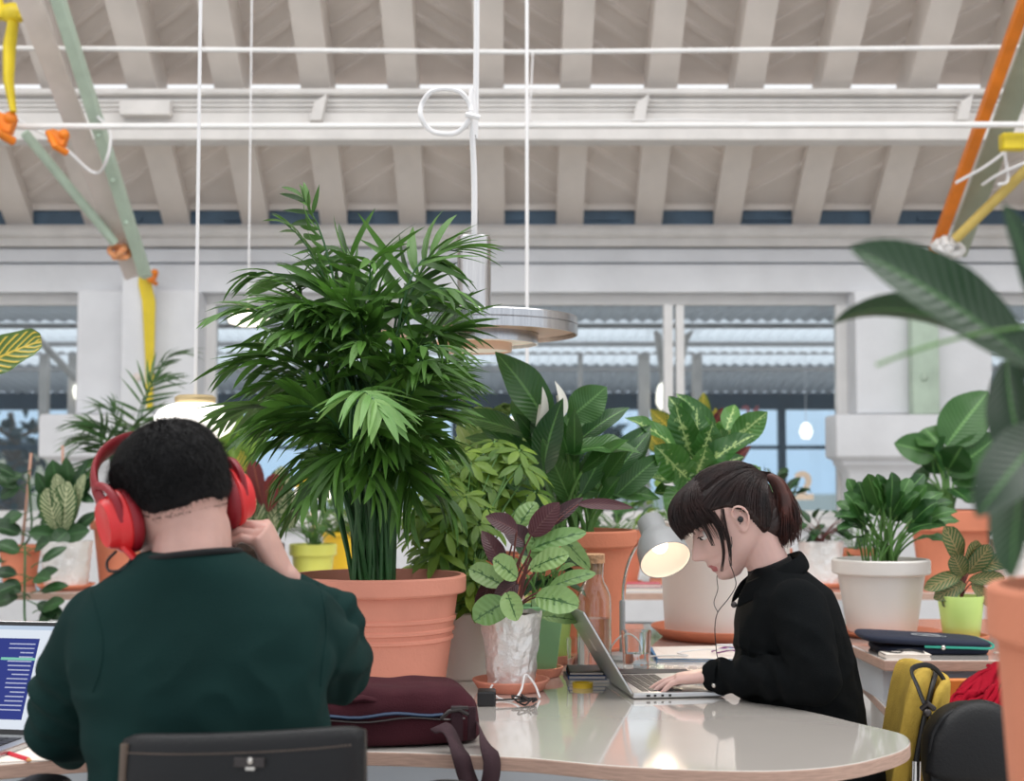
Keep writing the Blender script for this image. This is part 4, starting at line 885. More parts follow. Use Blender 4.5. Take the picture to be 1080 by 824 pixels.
# climbing vine at far left on a stake
x, y = -2.22, 6.45
t = thing('potted_vine', 'dark climbing vine on a bamboo stake at the far left', 'plant', (x, y, TZ)); lo = loc(t); pot(t, .1, .07, .18, M['terra2'], rim=.03)
ml, ms = MB(), MB(); g = random.Random(77); st = MB(); st.tube([(0, .02, .15), lo(P(33, 478, y+.02))], .007, 8); st.build('stake', M['stake'], t)
stem = [V((0, 0, .16)), lo(P(33, 560, y-.03)), lo(P(30, 500, y-.03))]; ms.tube(spline(stem), .005, 6)
stem2 = [V((0, -.02, .16)), lo(P(26, 575, 6.12)), lo(P(26, 612, 5.98)), lo(P(26, 650, 5.96)), lo(P(30, 672, 5.95))]; ms.tube(spline(stem2), .005, 6)
for k in range(30):
    q = g.random(); c = lo(P(31+g.uniform(-4, 4), 495+165*q, y-.05 if q < .5 else 5.97)); s_ = g.choice((-1, 1)); d = V((s_*g.uniform(.6, 1), g.uniform(-.5, .2), g.uniform(-.5, .5))).normalized()
    j = c+d*.05; pleaf(ml, ms, c, j, j+d*g.uniform(.08, .13), g.uniform(.05, .075), nrm=V((g.uniform(-.3, .3), -.8, .6)), ab=(.6, .7), r=(.003, .002))
ml.build('foliage', M['l_dark'], t, angle=0); ms.build('stems', M['stemd'], t)
# croton leaf reaching in at the far left
x, y = -1.38, 3.05
t = thing('potted_croton', 'croton whose yellow-veined leaf reaches in at the left border', 'plant', (x, y, TZ)); lo = loc(t); pot(t, .11, .08, .2, M['terra2'], rim=.035)
ml, ms = MB(), MB(); g = random.Random(79)
pleaf(ml, ms, V((0, 0, .17)), lo(P(-45, 408, 2.45)), lo(P(44, 360, 2.4)), .075, nrm=V((-.3, -1, .45)), bend=.16, ab=(.5, .28), wav=.12, fold=.15, seg=14)
for k in range(16):
    a = R(60+k*23); j = V((.05*math.cos(a), .05*math.sin(a), g.uniform(.3, .62))); pleaf(ml, ms, V((0, 0, .17)), j, j+V((-abs(math.cos(a))*.16, math.sin(a)*.16, .08)), .07, wav=.1)
ml.build('foliage', M['l_croton'], t, angle=0); ms.build('stems', M['stemw'], t)
# red-leaved and zebra plant behind the man's hand
x, y = P(268, 600, 4.9).x, 5.2
x = P(268, 600, 6.2).x; y = 6.2
t = thing('potted_zebra_plant', 'zebra-striped plant with red upright leaves behind the man\'s raised hand', 'plant', (x, y, TZ)); lo = loc(t); pot(t, .13, .1, .2, M['soil'], rim=.03)
ml, ms, mr, mo, mg = MB(), MB(), MB(), MB(), MB(); g = random.Random(83); h = .2
for (jx, jy, tx, ty, w_) in ((252, 540, 262, 515, .15), (268, 545, 250, 505, .14), (296, 545, 293, 510, .11), (305, 550, 303, 520, .09), (262, 550, 245, 530, .12), (288, 552, 298, 500, .12), (275, 552, 262, 520, .12)): pleaf(ml, ms, V((0, 0, h-.02)), lo(P(jx, jy+8, y)), lo(P(tx, ty-8, y-.05)), w_, nrm=V((g.uniform(-.3, .3), -1, .1)), ab=(.5, .5))
for (jx, jy, tx, ty, w_) in ((278, 535, 267, 486, .075), (283, 540, 291, 500, .08)): pleaf(mr, ms, V((0, 0, h-.02)), lo(P(jx, jy, y-.05)), lo(P(tx, ty, y-.1)), w_, nrm=V((g.uniform(-.3, .3), -1, .1)), ab=(.7, .35))
for (jx, jy, tx, ty, w_) in ((255, 520, 250, 472, .13), (262, 530, 256, 490, .14)): pleaf(mo, ms, V((0, 0, h-.02)), lo(P(jx, jy, y)), lo(P(tx, ty, y)), w_, nrm=V((g.uniform(-.3, .3), -1, .1)), ab=(.5, .5))
for (jx, jy, tx, ty, w_) in ((232, 495, 272, 440, .2), (240, 520, 248, 450, .16)): pleaf(mg, ms, V((0, 0, h-.02)), lo(P(jx, jy, y)), lo(P(tx, ty, y)), w_, nrm=V((.5, -1, .1)), ab=(.6, .6))
ml.build('foliage', M['l_zebra'], t, angle=0); mr.build('red_leaves', M['l_red'], t, angle=0)['label'] = 'dark red upright leaves'; mo.build('croton_leaves', M['l_croton'], t, angle=0)['label'] = 'orange green veined leaves'; mg.build('pale_leaves', M['l_banana'], t, angle=0)['label'] = 'large yellow green leaves'; ms.build('stems', M['stem'], t)
# yellow pots behind the big palm
for (px, Y, rt, mt, lab, sd, h) in ((330, 6.35, .105, 'yellowpot', 'green plant in a pale lemon pot under the yellow lamp', 91, .19), (366, 6.95, .13, 'yellowpot2', 'green plant in a warm yellow pot right of the lemon one', 92, .22)):
    x = P(px, 590, Y).x; t = thing('potted_plant', lab, 'plant', (x, Y, TZ)); lo = loc(t); pot(t, rt, rt*.75, h, M[mt], rim=.05 if sd == 91 else .02, lip=.008); ml, ms = MB(), MB(); g = random.Random(sd)
    bush(ml, ms, g, (0, 0, h-.03), (0, 0, h+.12), (.15, .12, .1), 40, .1, .04); ml.build('foliage', M['l_scheff'] if sd == 92 else M['l_dracaena'], t, angle=0); ms.build('stems', M['stem'], t)
# ---- 9 foreground plant, right border
x, y = .632, 1.32
t = thing('plant_stand', 'small white stand carrying the blurred foreground pot', 'stand', (x, y, 0)); MB().lathe([(.2, .73), (.2, TZ), (0, TZ)], 40).build('stand_top', M['table'], t); MB().tube([(0, 0, .02), (0, 0, .73)], .03, 12).build('stand_post', M['white'], t); MB().lathe([(.17, 0), (.17, .012), (.03, .02), (0, .02)], 32).build('stand_base', M['white'], t)
t = thing('potted_foreground_plant', 'large blurred glossy-leaved plant in a terracotta pot in the right foreground', 'plant', (x, y, TZ)); lo = loc(t); h = zc(622, 1.30)-TZ
pot(t, .186, .155, h, M['terra3'], rim=.05, lip=.006)
ml, ms = MB(), MB()
F = lambda px, py, Y: lo(P(px, py, Y))
for (j, e, w_, n_, bd) in ((F(1090, 385, 1.25), F(897, 262, 1.22), .085, (-.25, -.85, .8), .10), (F(1100, 400, 1.32), F(878, 342, 1.38), .05, (-.1, .5, 1), .42), (F(1092, 330, 1.2), F(1058, 215, 1.2), .035, (.6, -1, 0), .1), (F(1062, 380, 1.3), F(1092, 520, 1.25), .05, (-1, -.6, .2), .12),
                        (F(1110, 450, 1.2), F(1030, 545, 1.1), .05, (-.3, -1, .3), .2), (F(1110, 400, 1.3), F(1075, 350, 1.3), .05, (-.3, -1, .3), .2), (F(1090, 470, 1.15), F(1068, 610, 1.1), .05, (-1, -.5, 0), .1)):
    b = V((.03, 0, h-.03)); arc_stem(ms, b, j, .006, .004); ml.leaf(j, e, w_, V(n_), bd, .25, 16, (.6, .7), .02)
ms.tube(bezp(F(1085, 345, 1.25), F(1010, 350, 1.2), F(925, 385, 1.15), 8), [.0016]*9, 5)
for k in range(9):
    a = R(-70+k*22); j = V((.06*math.cos(a)+.03, .06*math.sin(a), h+.12+.03*k)); ml.leaf(j, j+V((.16*math.cos(a)*abs(math.cos(a))+.05, .14*math.sin(a), .1)), .08, V((0, -.4, 1)), .2, .25, 10, (.6, .7)); arc_stem(ms, V((.03, 0, h-.03)), j, .005, .004)
ml.build('foliage', M['l_fore'], t, angle=0); ms.build('stems', M['stem'], t)
# ---------------------------------------------------------------- lamps
def pendant_cord(mb, x, y, z, top=5.6): mb.tube([(x, y, z), (x, y, top)], .004, 8)
x, y = P(500, 300, 4.0).x, 4.0; Z = lambda py: zc(py, 4.0)
t = thing('aluminium_pendant', 'tiered brushed aluminium pendant lamp with a tall tube, hanging right of the palm', 'lamp', (x, y, Z(335)))
mb = MB(); z1, z2, z3, z4 = Z(336), Z(354), Z(363), Z(371)
dz = lambda v: v-Z(335)
mb = MB(); mb.lathe([(.046, dz(Z(250))), (.0475, dz(Z(250))-.003), (.0475, .0), (.291, -.002), (.293, -.005), (.293, -.022), (.290, -.024), (.293, -.026), (.293, dz(z2)), (.289, dz(z2)), (.289, -.01), (.05, -.006), (.04, dz(Z(250))-.01), (0, dz(Z(250))-.01), (0, dz(Z(250))), (.046, dz(Z(250)))], 96); mb.build('upper_shade', M['alu'], t, angle=30)
mb = MB(); mb.lathe([(.285, dz(z2)+.012), (.183, dz(z2)+.004), (.183, dz(z2)+.010), (.286, dz(z2)+.018)], 72, close=True); mb.build('copper_reflector', M['copper'], t)
mb = MB(); mb.lathe([(.181, dz(z2)+.008), (.181, dz(z3)-.002), (.178, dz(z3)-.002), (.178, dz(z2)+.008)], 72, close=True); mb.build('middle_shade', M['alu'], t)
mb = MB(); mb.lathe([(.177, dz(z3)+.008), (.108, dz(z3)+.002), (.108, dz(z3)+.006), (.177, dz(z3)+.012)], 72, close=True); mb.build('copper_reflector', M['lampin'], t)
mb = MB(); mb.lathe([(.107, dz(z3)+.006), (.107, dz(z4)), (.103, dz(z4)), (.103, dz(z3)+.006)], 72, close=True); mb.build('lower_shade', M['copper'], t)
mb = MB(); mb.lathe([(.102, dz(z4)+.004), (0, dz(z4)+.002)], 48); mb.build('diffuser', M['lampin'], t)
mb = MB(); c0 = P(499, 116, 3.99); top = 5.9
mb.tube(spline([(0, 0, dz(Z(252))), (0, 0, dz(Z(190))), (c0.x-x-.004, -.01, dz(c0.z)-.03), (c0.x-x-.004, -.01, dz(c0.z)+.06), (.006, 0, dz(Z(40))), (.008, 0, top-Z(335))]), .0085, 10)
cc = P(470, 118, 3.98); rr = 27*3.98/1500
mb.tube([V((cc.x-x+rr*math.cos(a*pi/16), -.025+.006*math.sin(a), dz(cc.z)+rr*.93*math.sin(a*pi/16))) for a in range(33)], .0075, 8)
mb.tube([V((c0.x-x-.02, -.04, dz(c0.z)-.02)), V((c0.x-x+.02, -.04, dz(c0.z)-.03))], .008, 6); mb.build('cord', M['cord'], t)
def opal_pendant(px, Y, pts, capr, capy, lab, mat='opal', r=.004, group=None, cap=True, watt=0, top=None):
    x = P(px, pts[0][1], Y).x; z0 = zc(pts[0][1], Y); t = thing('globe_pendant', lab, 'lamp', (x, Y, z0), group=group)
    mb = MB(); s_ = Y/1500; pr = [(a*s_, zc(b, Y)-z0) for a, b in pts]; mb.lathe([(0, pr[0][1])]+pr+[(pr[-1][0]*.9, pr[-1][1]+.004), (0, pr[-1][1]+.01)], 40); mb.build('glass_shade', M[mat], t, angle=60)
    if cap: zz = zc(capy, Y)-z0; mb = MB(); mb.lathe([(capr*s_, -.001), (capr*s_*1.08, zz*.3), (capr*s_*1.08, zz*.7), (capr*s_*.9, zz), (0, zz)], 32); mb.build('cap', M['brass'], t)
    mb = MB(); mb.tube([(0, 0, 0), (0, 0, (top or 5.6)-z0)], r, 8); mb.build('cord', M['cord'], t)
    if watt: l = bpy.data.lights.new('pendant_light', 'POINT'); l.energy = watt; l.color = (1, .85, .65); l.shadow_soft_size = .06; o = bpy.data.objects.new('pendant_light', l); C.objects.link(o); o.location = (x, Y, z0-.16)
opal_pendant(206, 4.25, [(20, 425), (30, 428), (38, 433), (42.5, 440), (42, 447), (36, 456), (26, 462), (14, 464)], 20, 417, 'white glass globe pendant with a pale cap, partly behind the man\'s head', watt=1.5, r=.0055)
opal_pendant(556, 6.4, [(9, 436), (16, 439), (24, 445), (30, 452), (32, 460), (28, 468)], 10, 430, 'pale pendant with an orange brown cap, behind the peace lily leaves', r=.008)
opal_pendant(262, 7.0, [(6, 328), (16, 331), (22, 336), (20, 341), (10, 344)], 6, 325, 'glowing flat pendant behind the upper left fronds of the palm', mat='opal2')
opal_pendant(700, 13.9, [(2, 404), (6, 407), (8, 416), (8, 426), (4, 432)], 2, 402, 'small glowing shape imitating a lamp reflection beside the window mullion above the dieffenbachia', mat='opal2', cap=False, r=.003, top=zf(371, 13.9)-.015)  # reflection of a lamp in the pane, built as a glowing body
opal_pendant(84, 13.9, [(2, 404), (6, 407), (7, 413), (5, 421)], 2, 402, 'small glowing shape imitating a lamp reflection beyond the left window beside the pilaster', mat='opal2', cap=False, r=.003, top=zf(371, 13.9)-.015)  # another pane reflection given a glowing body and cord
opal_pendant(850, 13.9, [(2, 446), (5, 449), (7, 456), (4, 463)], 2, 444, 'glowing shape imitating a lamp reflection beyond the window just left of the right pilaster', mat='opal2', cap=False, r=.003, top=zf(371, 13.9)-.015)  # mirrored lamp glow modelled as a small emissive shape
# yellow lamp on the back table
x, y = P(330, 515, 6.66).x, 6.68; Z = lambda py: zc(py, 6.62)
t = thing('yellow_lamp', 'yellow drum table lamp glowing behind the stems of the big palm', 'lamp', (x, y, TZ))
mb = MB(); mb.lathe([(.105, Z(514)-TZ), (.105, Z(503)-TZ), (.02, Z(501)-TZ), (.02, Z(503)-TZ-.004), (.1, Z(504)-TZ-.004), (.1, Z(514)-TZ)], 48, close=True); mb.build('lamp_shade', M['yellowpot2'], t)
MB().lathe([(0, Z(527)-TZ), (.085, Z(527)-TZ), (.088, Z(515)-TZ), (0, Z(515)-TZ)], 40).build('diffuser', M['opal2'], t)
MB().tube([(0, 0, .01), (0, 0, Z(527)-TZ)], .01, 10).build('pole', M['yellowpot2'], t); MB().lathe([(.08, 0), (.08, .012), (0, .016)], 32).build('base', M['yellowpot2'], t)
# desk lamp
t = thing('desk_lamp', 'grey enamel gooseneck desk lamp lit beside the woman\'s face', 'lamp', (.298, 3.87, TZ)); im = root_matrix(t).inverted()
O = im@P(702, 591, 3.70); B = im@P(685, 549, 3.80); ax = (O-B).normalized(); ln = (O-B).length
q = ax.to_track_quat('Z', 'Y').to_matrix().to_4x4(); Mx = Matrix.Translation(B)@q
f = ln
mb = MB(); mb.lathe([(0, 0), (.031, 0), (.035, .004), (.036, .048), (.040, .056), (.054, .074), (.064, .10), (.0685, f), (.0665, f), (.061, .10), (.050, .076), (.036, .058), (0, .056)], 48, Mx); mb.build('lamp_shade', M['lampgrey'], t, angle=50)
mb = MB(); mb.lathe([(.0662, f-.001), (.0602, .101), (.049, .078), (.035, .0605), (0, .0595)], 48, Mx, cap=False); mb.build('shade_lining', M['lampin'], t)['label'] = 'glowing white lining'
mb = MB(); mb.ball(Mx@V((0, 0, .092)), (.022, .022, .022)); mb.build('bulb', M['bulb'], t)
l = bpy.data.lights.new('desk_lamp_light', 'SPOT'); l.energy = 2.6; l.color = (1, .85, .66); l.shadow_soft_size = .025; l.spot_size = R(150); l.spot_blend = .6
o = bpy.data.objects.new('desk_lamp_light', l); C.objects.link(o); o.location = root_matrix(t)@(Mx@V((0, 0, .125))); o.rotation_euler = (-ax).to_track_quat('Z', 'Y').to_euler()
L_ = lambda px, py, Y: im@P(px, py, Y)
mb = MB(); mb.tube(spline([V((0, 0, .10)), L_(657, 640, 3.87), L_(657.5, 618, 3.87), L_(662, 596, 3.86), L_(669, 580, 3.84), L_(676, 570, 3.80)]), .0042, 10); mb.build('gooseneck', M['chrome'], t)
MB().lathe([(.008, .012), (.008, .155), (.005, .16), (0, .16)], 20).build('stem', M['lampgrey'], t); MB().lathe([(.052, 0), (.053, .006), (.045, .016), (.012, .022), (0, .022)], 40).build('base', M['lampgrey'], t)
# ---------------------------------------------------------------- glassware
x, y = .213, 3.715
t = thing('carafe', 'clear glass water carafe with a cork stopper, half full', 'carafe', (x, y, TZ))
MB().lathe([(0, .0), (.042, 0), (.0445, .004), (.0445, .165), (.043, .185), (.036, .205), (.026, .222), (.0245, .232), (.0255, .268), (.0235, .268), (.0225, .232), (.024, .222), (.034, .203), (.041, .184), (.0425, .165), (.0425, .008), (0, .006)], 48).build('glass_body', M['glass'], t, angle=60)
MB().lathe([(0, .0085), (.0420, .009), (.0420, .128), (0, .128)], 40).build('water', M['water'], t)
MB().lathe([(.0222, .240), (.0230, .2685), (.0285, .269), (.0285, .291), (.0265, .293), (0, .293)], 32).build('stopper', M['cork'], t)
for (x, y, r, h, lev, lab) in ((.168, 3.632, .031, .085, .0, 'empty water glass left of the carafe behind the laptop lid'), (.322, 3.712, .039, .095, .03, 'water glass standing in front of the desk lamp base')):
    t = thing('water_glass', lab, 'glass', (x, y, TZ)); MB().lathe([(0, 0), (r*.86, 0), (r*.88, .003), (r, h), (r-.002, h), (r*.88-.002, .009), (0, .008)], 40).build('glass_body', M['glass'], t, angle=60)
    if lev: MB().lathe([(0, .0085), (r*.88-.0026, .0096), (r*.92-.0026, .038), (0, .038)], 32).build('water', M['water'], t)
# ---------------------------------------------------------------- laptops
def laptop(name, lab, loc_, rz, w_, d, lid_h, tilt, screen):
    t = thing(name, lab, 'laptop', loc_, rz)     # hinge at origin, base extends to +x', lid rises; local y across
    b = MB().bx(0, d, -w_/2, w_/2, .001, .013).build('base', M['alu2'], t, smooth=False, bev=.003)
    k = MB(); kb = M['black']
    for r_ in range(5):
        for c_ in range(12):
            y0 = -w_/2+.02+c_*(w_-.04)/12; x0 = .025+r_*.019; k.bx(x0, x0+.0155, y0, y0+(w_-.04)/12-.003, .0132, .0144)
    k.build('keyboard', kb, b, smooth=False); MB().bx(d*.62, d*.95, -.05, .05, .0131, .0136).build('trackpad', M['greybook'], b, smooth=False)
    for i in range(4): MB().bx(.03+i*.017, .03+i*.017+(.006 if i else .009), -w_/2-.0006, -w_/2+.001, .004, .009).build('port', M['black'], b, smooth=False)
    a = R(tilt); ex = V((-math.cos(a), 0, math.sin(a))); nz = V((math.sin(a), 0, math.cos(a)))   # ex up along the lid, nz towards the user
    def q(u, v, o_): return V((0, 0, .012))+ex*u+V((0, v, 0))+nz*o_
    m = MB(); vs = [q(u, v, o_) for o_ in (-.005, .0) for (u, v) in ((0, -w_/2), (lid_h, -w_/2), (lid_h, w_/2), (0, w_/2))]
    m.add(vs, [(0, 1, 2, 3), (7, 6, 5, 4), (0, 4, 5, 1), (1, 5, 6, 2), (2, 6, 7, 3), (3, 7, 4, 0)]); lid = m.build('lid', M['alu2'], t, smooth=False, bev=.002)
    def rect(name, u0, u1, v0, v1, o_, mat, par=lid):
        m = MB(); m.add([q(u0, v0, o_), q(u0, v1, o_), q(u1, v1, o_), q(u1, v0, o_)], [(0, 1, 2, 3)]); return m.build(name, mat, par, smooth=False)
    rect('bezel', .002, lid_h-.002, -w_/2+.002, w_/2-.002, .0006, M['black'])
    if screen: screen(rect, w_, lid_h)
    else: rect('screen', .012, lid_h-.01, -w_/2+.012, w_/2-.012, .0009, emitm('screen_dim', (.55, .6, .66, 1), .8))
    m = MB(); c = V((0, 0, .012))+ex*lid_h*.52-nz*.0056       # fruit shaped mark on the lid
    pts = []
    for i in range(28):
        th = 2*pi*i/28; r_ = .021*(1-.16*abs(math.sin(th))**6+(-.12 if abs(th-pi/2) < .35 else 0)); 
        yy = r_*math.cos(th)*.95; uu = r_*math.sin(th)
        if abs(th) < .45 or abs(th-2*pi) < .45: yy -= .007*(1-min(abs(th), abs(th-2*pi))/.45)
        pts.append(c+ex*uu+V((0, yy, 0)))
    m.add(pts, [tuple(range(28))]); m.leaf(c+ex*.022+V((0, .0, 0)), c+ex*.033+V((0, .007, 0)), .007, -nz, seg=4, fold=0, bend=0); m.build('emblem', M['whiteplastic'], lid, smooth=False)
    return t
laptop('laptop', 'silver laptop the woman is typing on, open and seen edge-on', (.248, 3.34, TZ+.001), R(8), .30, .212, .212, 59, None)
def ui(rect, w_, h):
    W = w_-.024
    X = lambda f: -w_/2+.012+W*f
    white = emitm('screen_white', (.78, .84, .93, 1), .95); blue = emitm('screen_sidebar', S(56, 66, 136), 1.0); grey = emitm('screen_bar', S(188, 204, 224), 1); line = emitm('screen_text', S(190, 196, 226), .9); grn = emitm('screen_highlight', S(130, 200, 180), 1); dk = emitm('screen_ink', S(80, 80, 130), .9); dock = emitm('screen_dock', S(90, 150, 200), 1)
    rect('screen', .012, h-.01, X(0), X(1), .0009, white)
    # the view is from the user's side: +v runs to the left
    s = lambda f: X(1-f)
    rect('title_bar', h-.018, h-.01, X(0), X(1), .0011, grey); rect('sidebar', .03, h-.035, s(.10), s(.36), .0012, blue); rect('sidebar', .03, h-.035, s(.60), s(.83), .0012, blue)
    g = random.Random(2)
    for c0 in (.12, .62):
        for k in range(16):
            u = h-.045-k*.0085; rect('text_line', u-.0022, u, s(c0), s(c0+g.uniform(.08, .17)), .0014, line)
        rect('highlight', h-.078, h-.073, s(c0-.02), s(c0+.2), .0015, grn)
    for k in range(9):
        u = h-.05-k*.015; rect('avatar', u-.005, u, s(.865), s(.88), .0012, dk); rect('text_line', u-.003, u-.001, s(.895), s(.895+g.uniform(.03, .08)), .0012, grey); rect('avatar', u-.005, u, s(.40), s(.415), .0012, dk); rect('text_line', u-.003, u-.001, s(.43), s(.43+g.uniform(.05, .13)), .0012, grey)
    rect('dock', .014, .024, s(.3), s(.9), .0013, dock)
t = laptop('laptop', 'open laptop with a blue and white chat screen at the left border', (-1.045, 2.70, TZ+.001), R(-90-10), .345, .235, .222, 66, ui)
# ---------------------------------------------------------------- small things on the work table
def book(x0, x1, y0, y1, z, h, mat, lab, name='book', rz=0, cat='book'):
    cx, cy = (x0+x1)/2, (y0+y1)/2; t = thing(name, lab, cat, (cx, cy, z), rz); w_, d = x1-x0, y1-y0
    mb = MB(); mb.bx(-w_/2, w_/2, -d/2, d/2, 0, h*.14); mb.bx(-w_/2, w_/2, -d/2, d/2, h*.86, h); mb.bx(-w_/2, -w_/2+.003, -d/2, d/2, 0, h); mb.build('cover', mat, t, smooth=False)
    MB().bx(-w_/2+.003, w_/2-.003, -d/2+.003, d/2-.003, h*.14, h*.86).build('pages', M['paper'], t, smooth=False); return t
book(.132, .232, 3.435, 3.590, TZ, .008, M['greybook'], 'grey book at the bottom of the small stack left of the silver laptop', rz=R(3))
book(.134, .226, 3.440, 3.585, TZ+.0085, .009, M['bluebook'], 'blue book in the middle of the small stack left of the silver laptop')
book(.136, .222, 3.445, 3.580, TZ+.018, .007, M['darkbook'], 'black notebook topmost of the small stack left of the silver laptop', 'notebook')
book(.245, .44, 3.52, 3.60, TZ, .012, M['darkbook'], 'long black notebook lying just behind the silver laptop', 'notebook')
o = MB().lathe([(.024, 0), (.0245, .011), (.018, .011), (.018, 0)], 40, close=True).build('tape_roll', M['tape']); o.location = (.166, 3.375, TZ); tag(o, 'roll of yellow tape beside the laptop hinge', 'tape')
t = book(.385, .64, 3.83, 4.10, TZ, .006, M['bluepaper'], 'blue folder lying under loose papers near the woman', 'folder', cat='folder')
g = random.Random(3)
for k, l_ in enumerate(('sheet of paper topmost on the blue folder', 'lower sheet of paper slipping off the blue folder')):
    o = MB().bx(-.105, .105, -.13, .13, 0, .0006).build('paper_sheet', M['paper'], smooth=False); o.location = (.52-.02*k, 3.975-.01*k, TZ+.0075-.0008*k); o.rotation_euler = (0, 0, R(8-10*k)); tag(o, l_, 'paper')
T = TZ+.012
tag(MB().tube(spline([(.56, 3.92, T), (.60, 3.90, T+.01), (.63, 3.93, T), (.60, 3.96, T+.012), (.55, 3.95, T), (.58, 3.90, T+.014), (.64, 3.89, T), (.66, 3.95, T+.01), (.60, 3.98, T)]), .0022, 6).build('charging_cable', M['purple']), 'purple cable coiled on the papers', 'cable')
tag(MB().tube(spline([(.34, 3.90, TZ+.004), (.42, 3.86, T), (.47, 3.84, T+.003), (.45, 3.90, T+.003), (.52, 3.91, T+.01), (.58, 3.88, T+.014), (.62, 3.86, T+.02), (.65, 3.89, T+.02), (.62, 3.95, T+.018), (.56, 3.93, T+.02), (.60, 3.87, T+.024)]), .0024, 6).build('charging_cable', M['cord']), 'white cable tangled across the papers to the lamp', 'cable')
tag(MB().tube(spline([(.255, 3.80, TZ+.003), (.265, 3.78, TZ+.05), (.30, 3.775, TZ+.08), (.335, 3.77, TZ+.06), (.345, 3.78, TZ+.004)]), .0022, 6).build('lamp_cable', M['cord']), 'white lamp cable arching behind the water glass', 'cable')
t = thing('power_adapter', 'black power adapter with tangled cord between the bag and the foil pot', 'adapter', (-.035, 3.12, TZ)); MB().box((-.02, 0, .016), (.04, .055, .032)).build('adapter_body', M['black'], t, smooth=False, bev=.004)
g = random.Random(6); pts = [(0, 0, .01)]+[(.028+g.uniform(0, .075), g.uniform(-.05, .04), g.uniform(.003, .018)) for k in range(15)]; MB().tube(spline(pts), .0021, 6).build('cord', M['blackcord'], t)
tag(MB().tube(spline([(-.03, 3.30, TZ+.03), (-.048, 3.235, TZ+.018), (-.03, 3.19, TZ+.004), (.0, 3.16, TZ+.003), (.02, 3.19, TZ+.02), (.03, 3.225, TZ+.05), (.05, 3.22, TZ+.03), (.062, 3.2, TZ+.003)]), .0026, 6).build('white_cable', M['cord']), 'white cable looped over the saucer of the foil pot', 'cable')
t = thing('pencil', 'red pencil lying on the table beside the man\'s elbow', 'pencil', tuple(PZ(6, 794, TZ)+V((0, 0, .004)))); a, b = PZ(6, 794, TZ+.004), PZ(30, 801.5, TZ+.004); MB().tube([a, b], .0042, 6).build('shaft', M['pencil'], t, world=True); MB().tube([b, b+(b-a).normalized()*.012], [.0042, .0006], 6).build('tip', M['wood'], t, world=True)
o = MB().bx(-.11, .11, -.075, .075, 0, .002).build('paper_sheet', M['paper'], smooth=False); o.location = (-.86, 2.58, TZ); o.rotation_euler = (0, 0, R(14)); tag(o, 'white paper under the man\'s left forearm', 'paper')
# maroon bag
t = thing('shoulder_bag', 'dark maroon canvas laptop bag lying on the table beside the man', 'bag', (-.252, 2.74, TZ), R(11))
mb = MB(); hw, hd, hh = .186, .118, .094
rings = []
for j in range(15):
    s_ = j/14; z = hh*s_; k_ = 1-.10*s_**2-.16*max(0, s_-.8)*5*.3; k_ = min(k_, .93+.5*s_) ; ring = []
    for i in range(64):
        a = 2*pi*i/64; c_, d_ = math.cos(a), math.sin(a); q_ = (abs(c_)**5+abs(d_)**5)**(-1/5)
        px_, py_ = hw*c_*q_*k_, hd*d_*q_*k_
        n_ = noise.noise(V((px_*14, py_*14, z*16+3)))*.007*(.4+s_); ring.append((px_+n_*c_, py_+n_*d_, z+.006*s_*noise.noise(V((px_*10, py_*10, 5)))))
    rings.append(ring)
for kk, up in ((.93, .006), (.75, .010), (.45, .009), (.15, .006)):
    rings.append([(p[0]*kk, p[1]*kk, hh+up+.009*noise.noise(V((p[0]*kk*16, p[1]*kk*16, 8)))) for p in rings[14]])
mb.loft(rings); mb.build('bag_body', M['maroon'], t, angle=0, sub=1)
mb = MB(); top = [(-.15+.3*i/14, .0) for i in range(15)]      # folded flap with rolled creases across the top
mb2 = MB()
for (ya, yb, zz, r_) in ((-.10, -.085, .086, .011), (-.075, -.05, .094, .007)):
    mb2.tube([(-.15+.27*i/10, ya+(yb-ya)*i/10+.006*math.sin(i*1.3), zz+.004*math.sin(i*2.1)) for i in range(11)], [.004]+[r_]*9+[.004], 10, flat=.6)
mb2.build('flap_fold', M['maroon'], t)
mb = MB(); y_ = -.1175
mb.tube([(-.155+.3*i/12, y_-.001, .052+.003*math.sin(i)) for i in range(13)], .004, 6, flat=.5); mb.build('zipper', M['gun'], t)
MB().tube([(-.155+.26*i/12, y_+.0005, .060+.003*math.sin(i)) for i in range(13)], .005, 6, flat=.6).build('blue_lining', M['bluezip'], t)
mb = MB(); mb.box((.130, y_-.004, .042), (.022, .006, .066)); mb.box((.158, y_-.003, .042), (.016, .005, .06)); mb.build('strap_tab', M['maroond'], t, bev=.002)
mb = MB(); mb.tube([(.10, y_-.008, .052), (.115, y_-.01, .066), (.135, y_-.01, .068), (.15, y_-.008, .058)], .004, 8); mb.box((.134, y_-.01, .071), (.032, .006, .006)); mb.build('buckle', M['gun'], t, bev=.001)
im = root_matrix(t).inverted(); G = lambda px, py, Y: im@P(px, py, Y)
mb = MB()
def ribbon(mb, pts, w0, nrm, th=.0016, n=5):
    pts = spline(pts, n); vs = []; fs = []
    for i, p_ in enumerate(pts):
        tg = (pts[min(i+1, len(pts)-1)]-pts[max(i-1, 0)]).normalized(); nn = nrm(i/(len(pts)-1)) if callable(nrm) else V(nrm); s_ = tg.cross(nn).normalized(); nl = s_.cross(tg)
        for a_, b_ in ((-1, -1), (1, -1), (1, 1), (-1, 1)): vs.append(p_+s_*a_*w0/2+nl*b_*th)
    for i in range(len(pts)-1):
        for k in range(4): k2 = (k+1) % 4; fs.append((i*4+k, i*4+k2, (i+1)*4+k2, (i+1)*4+k))
    fs += [(3, 2, 1, 0), tuple(len(vs)-4+k for k in range(4))]; mb.add(vs, fs)
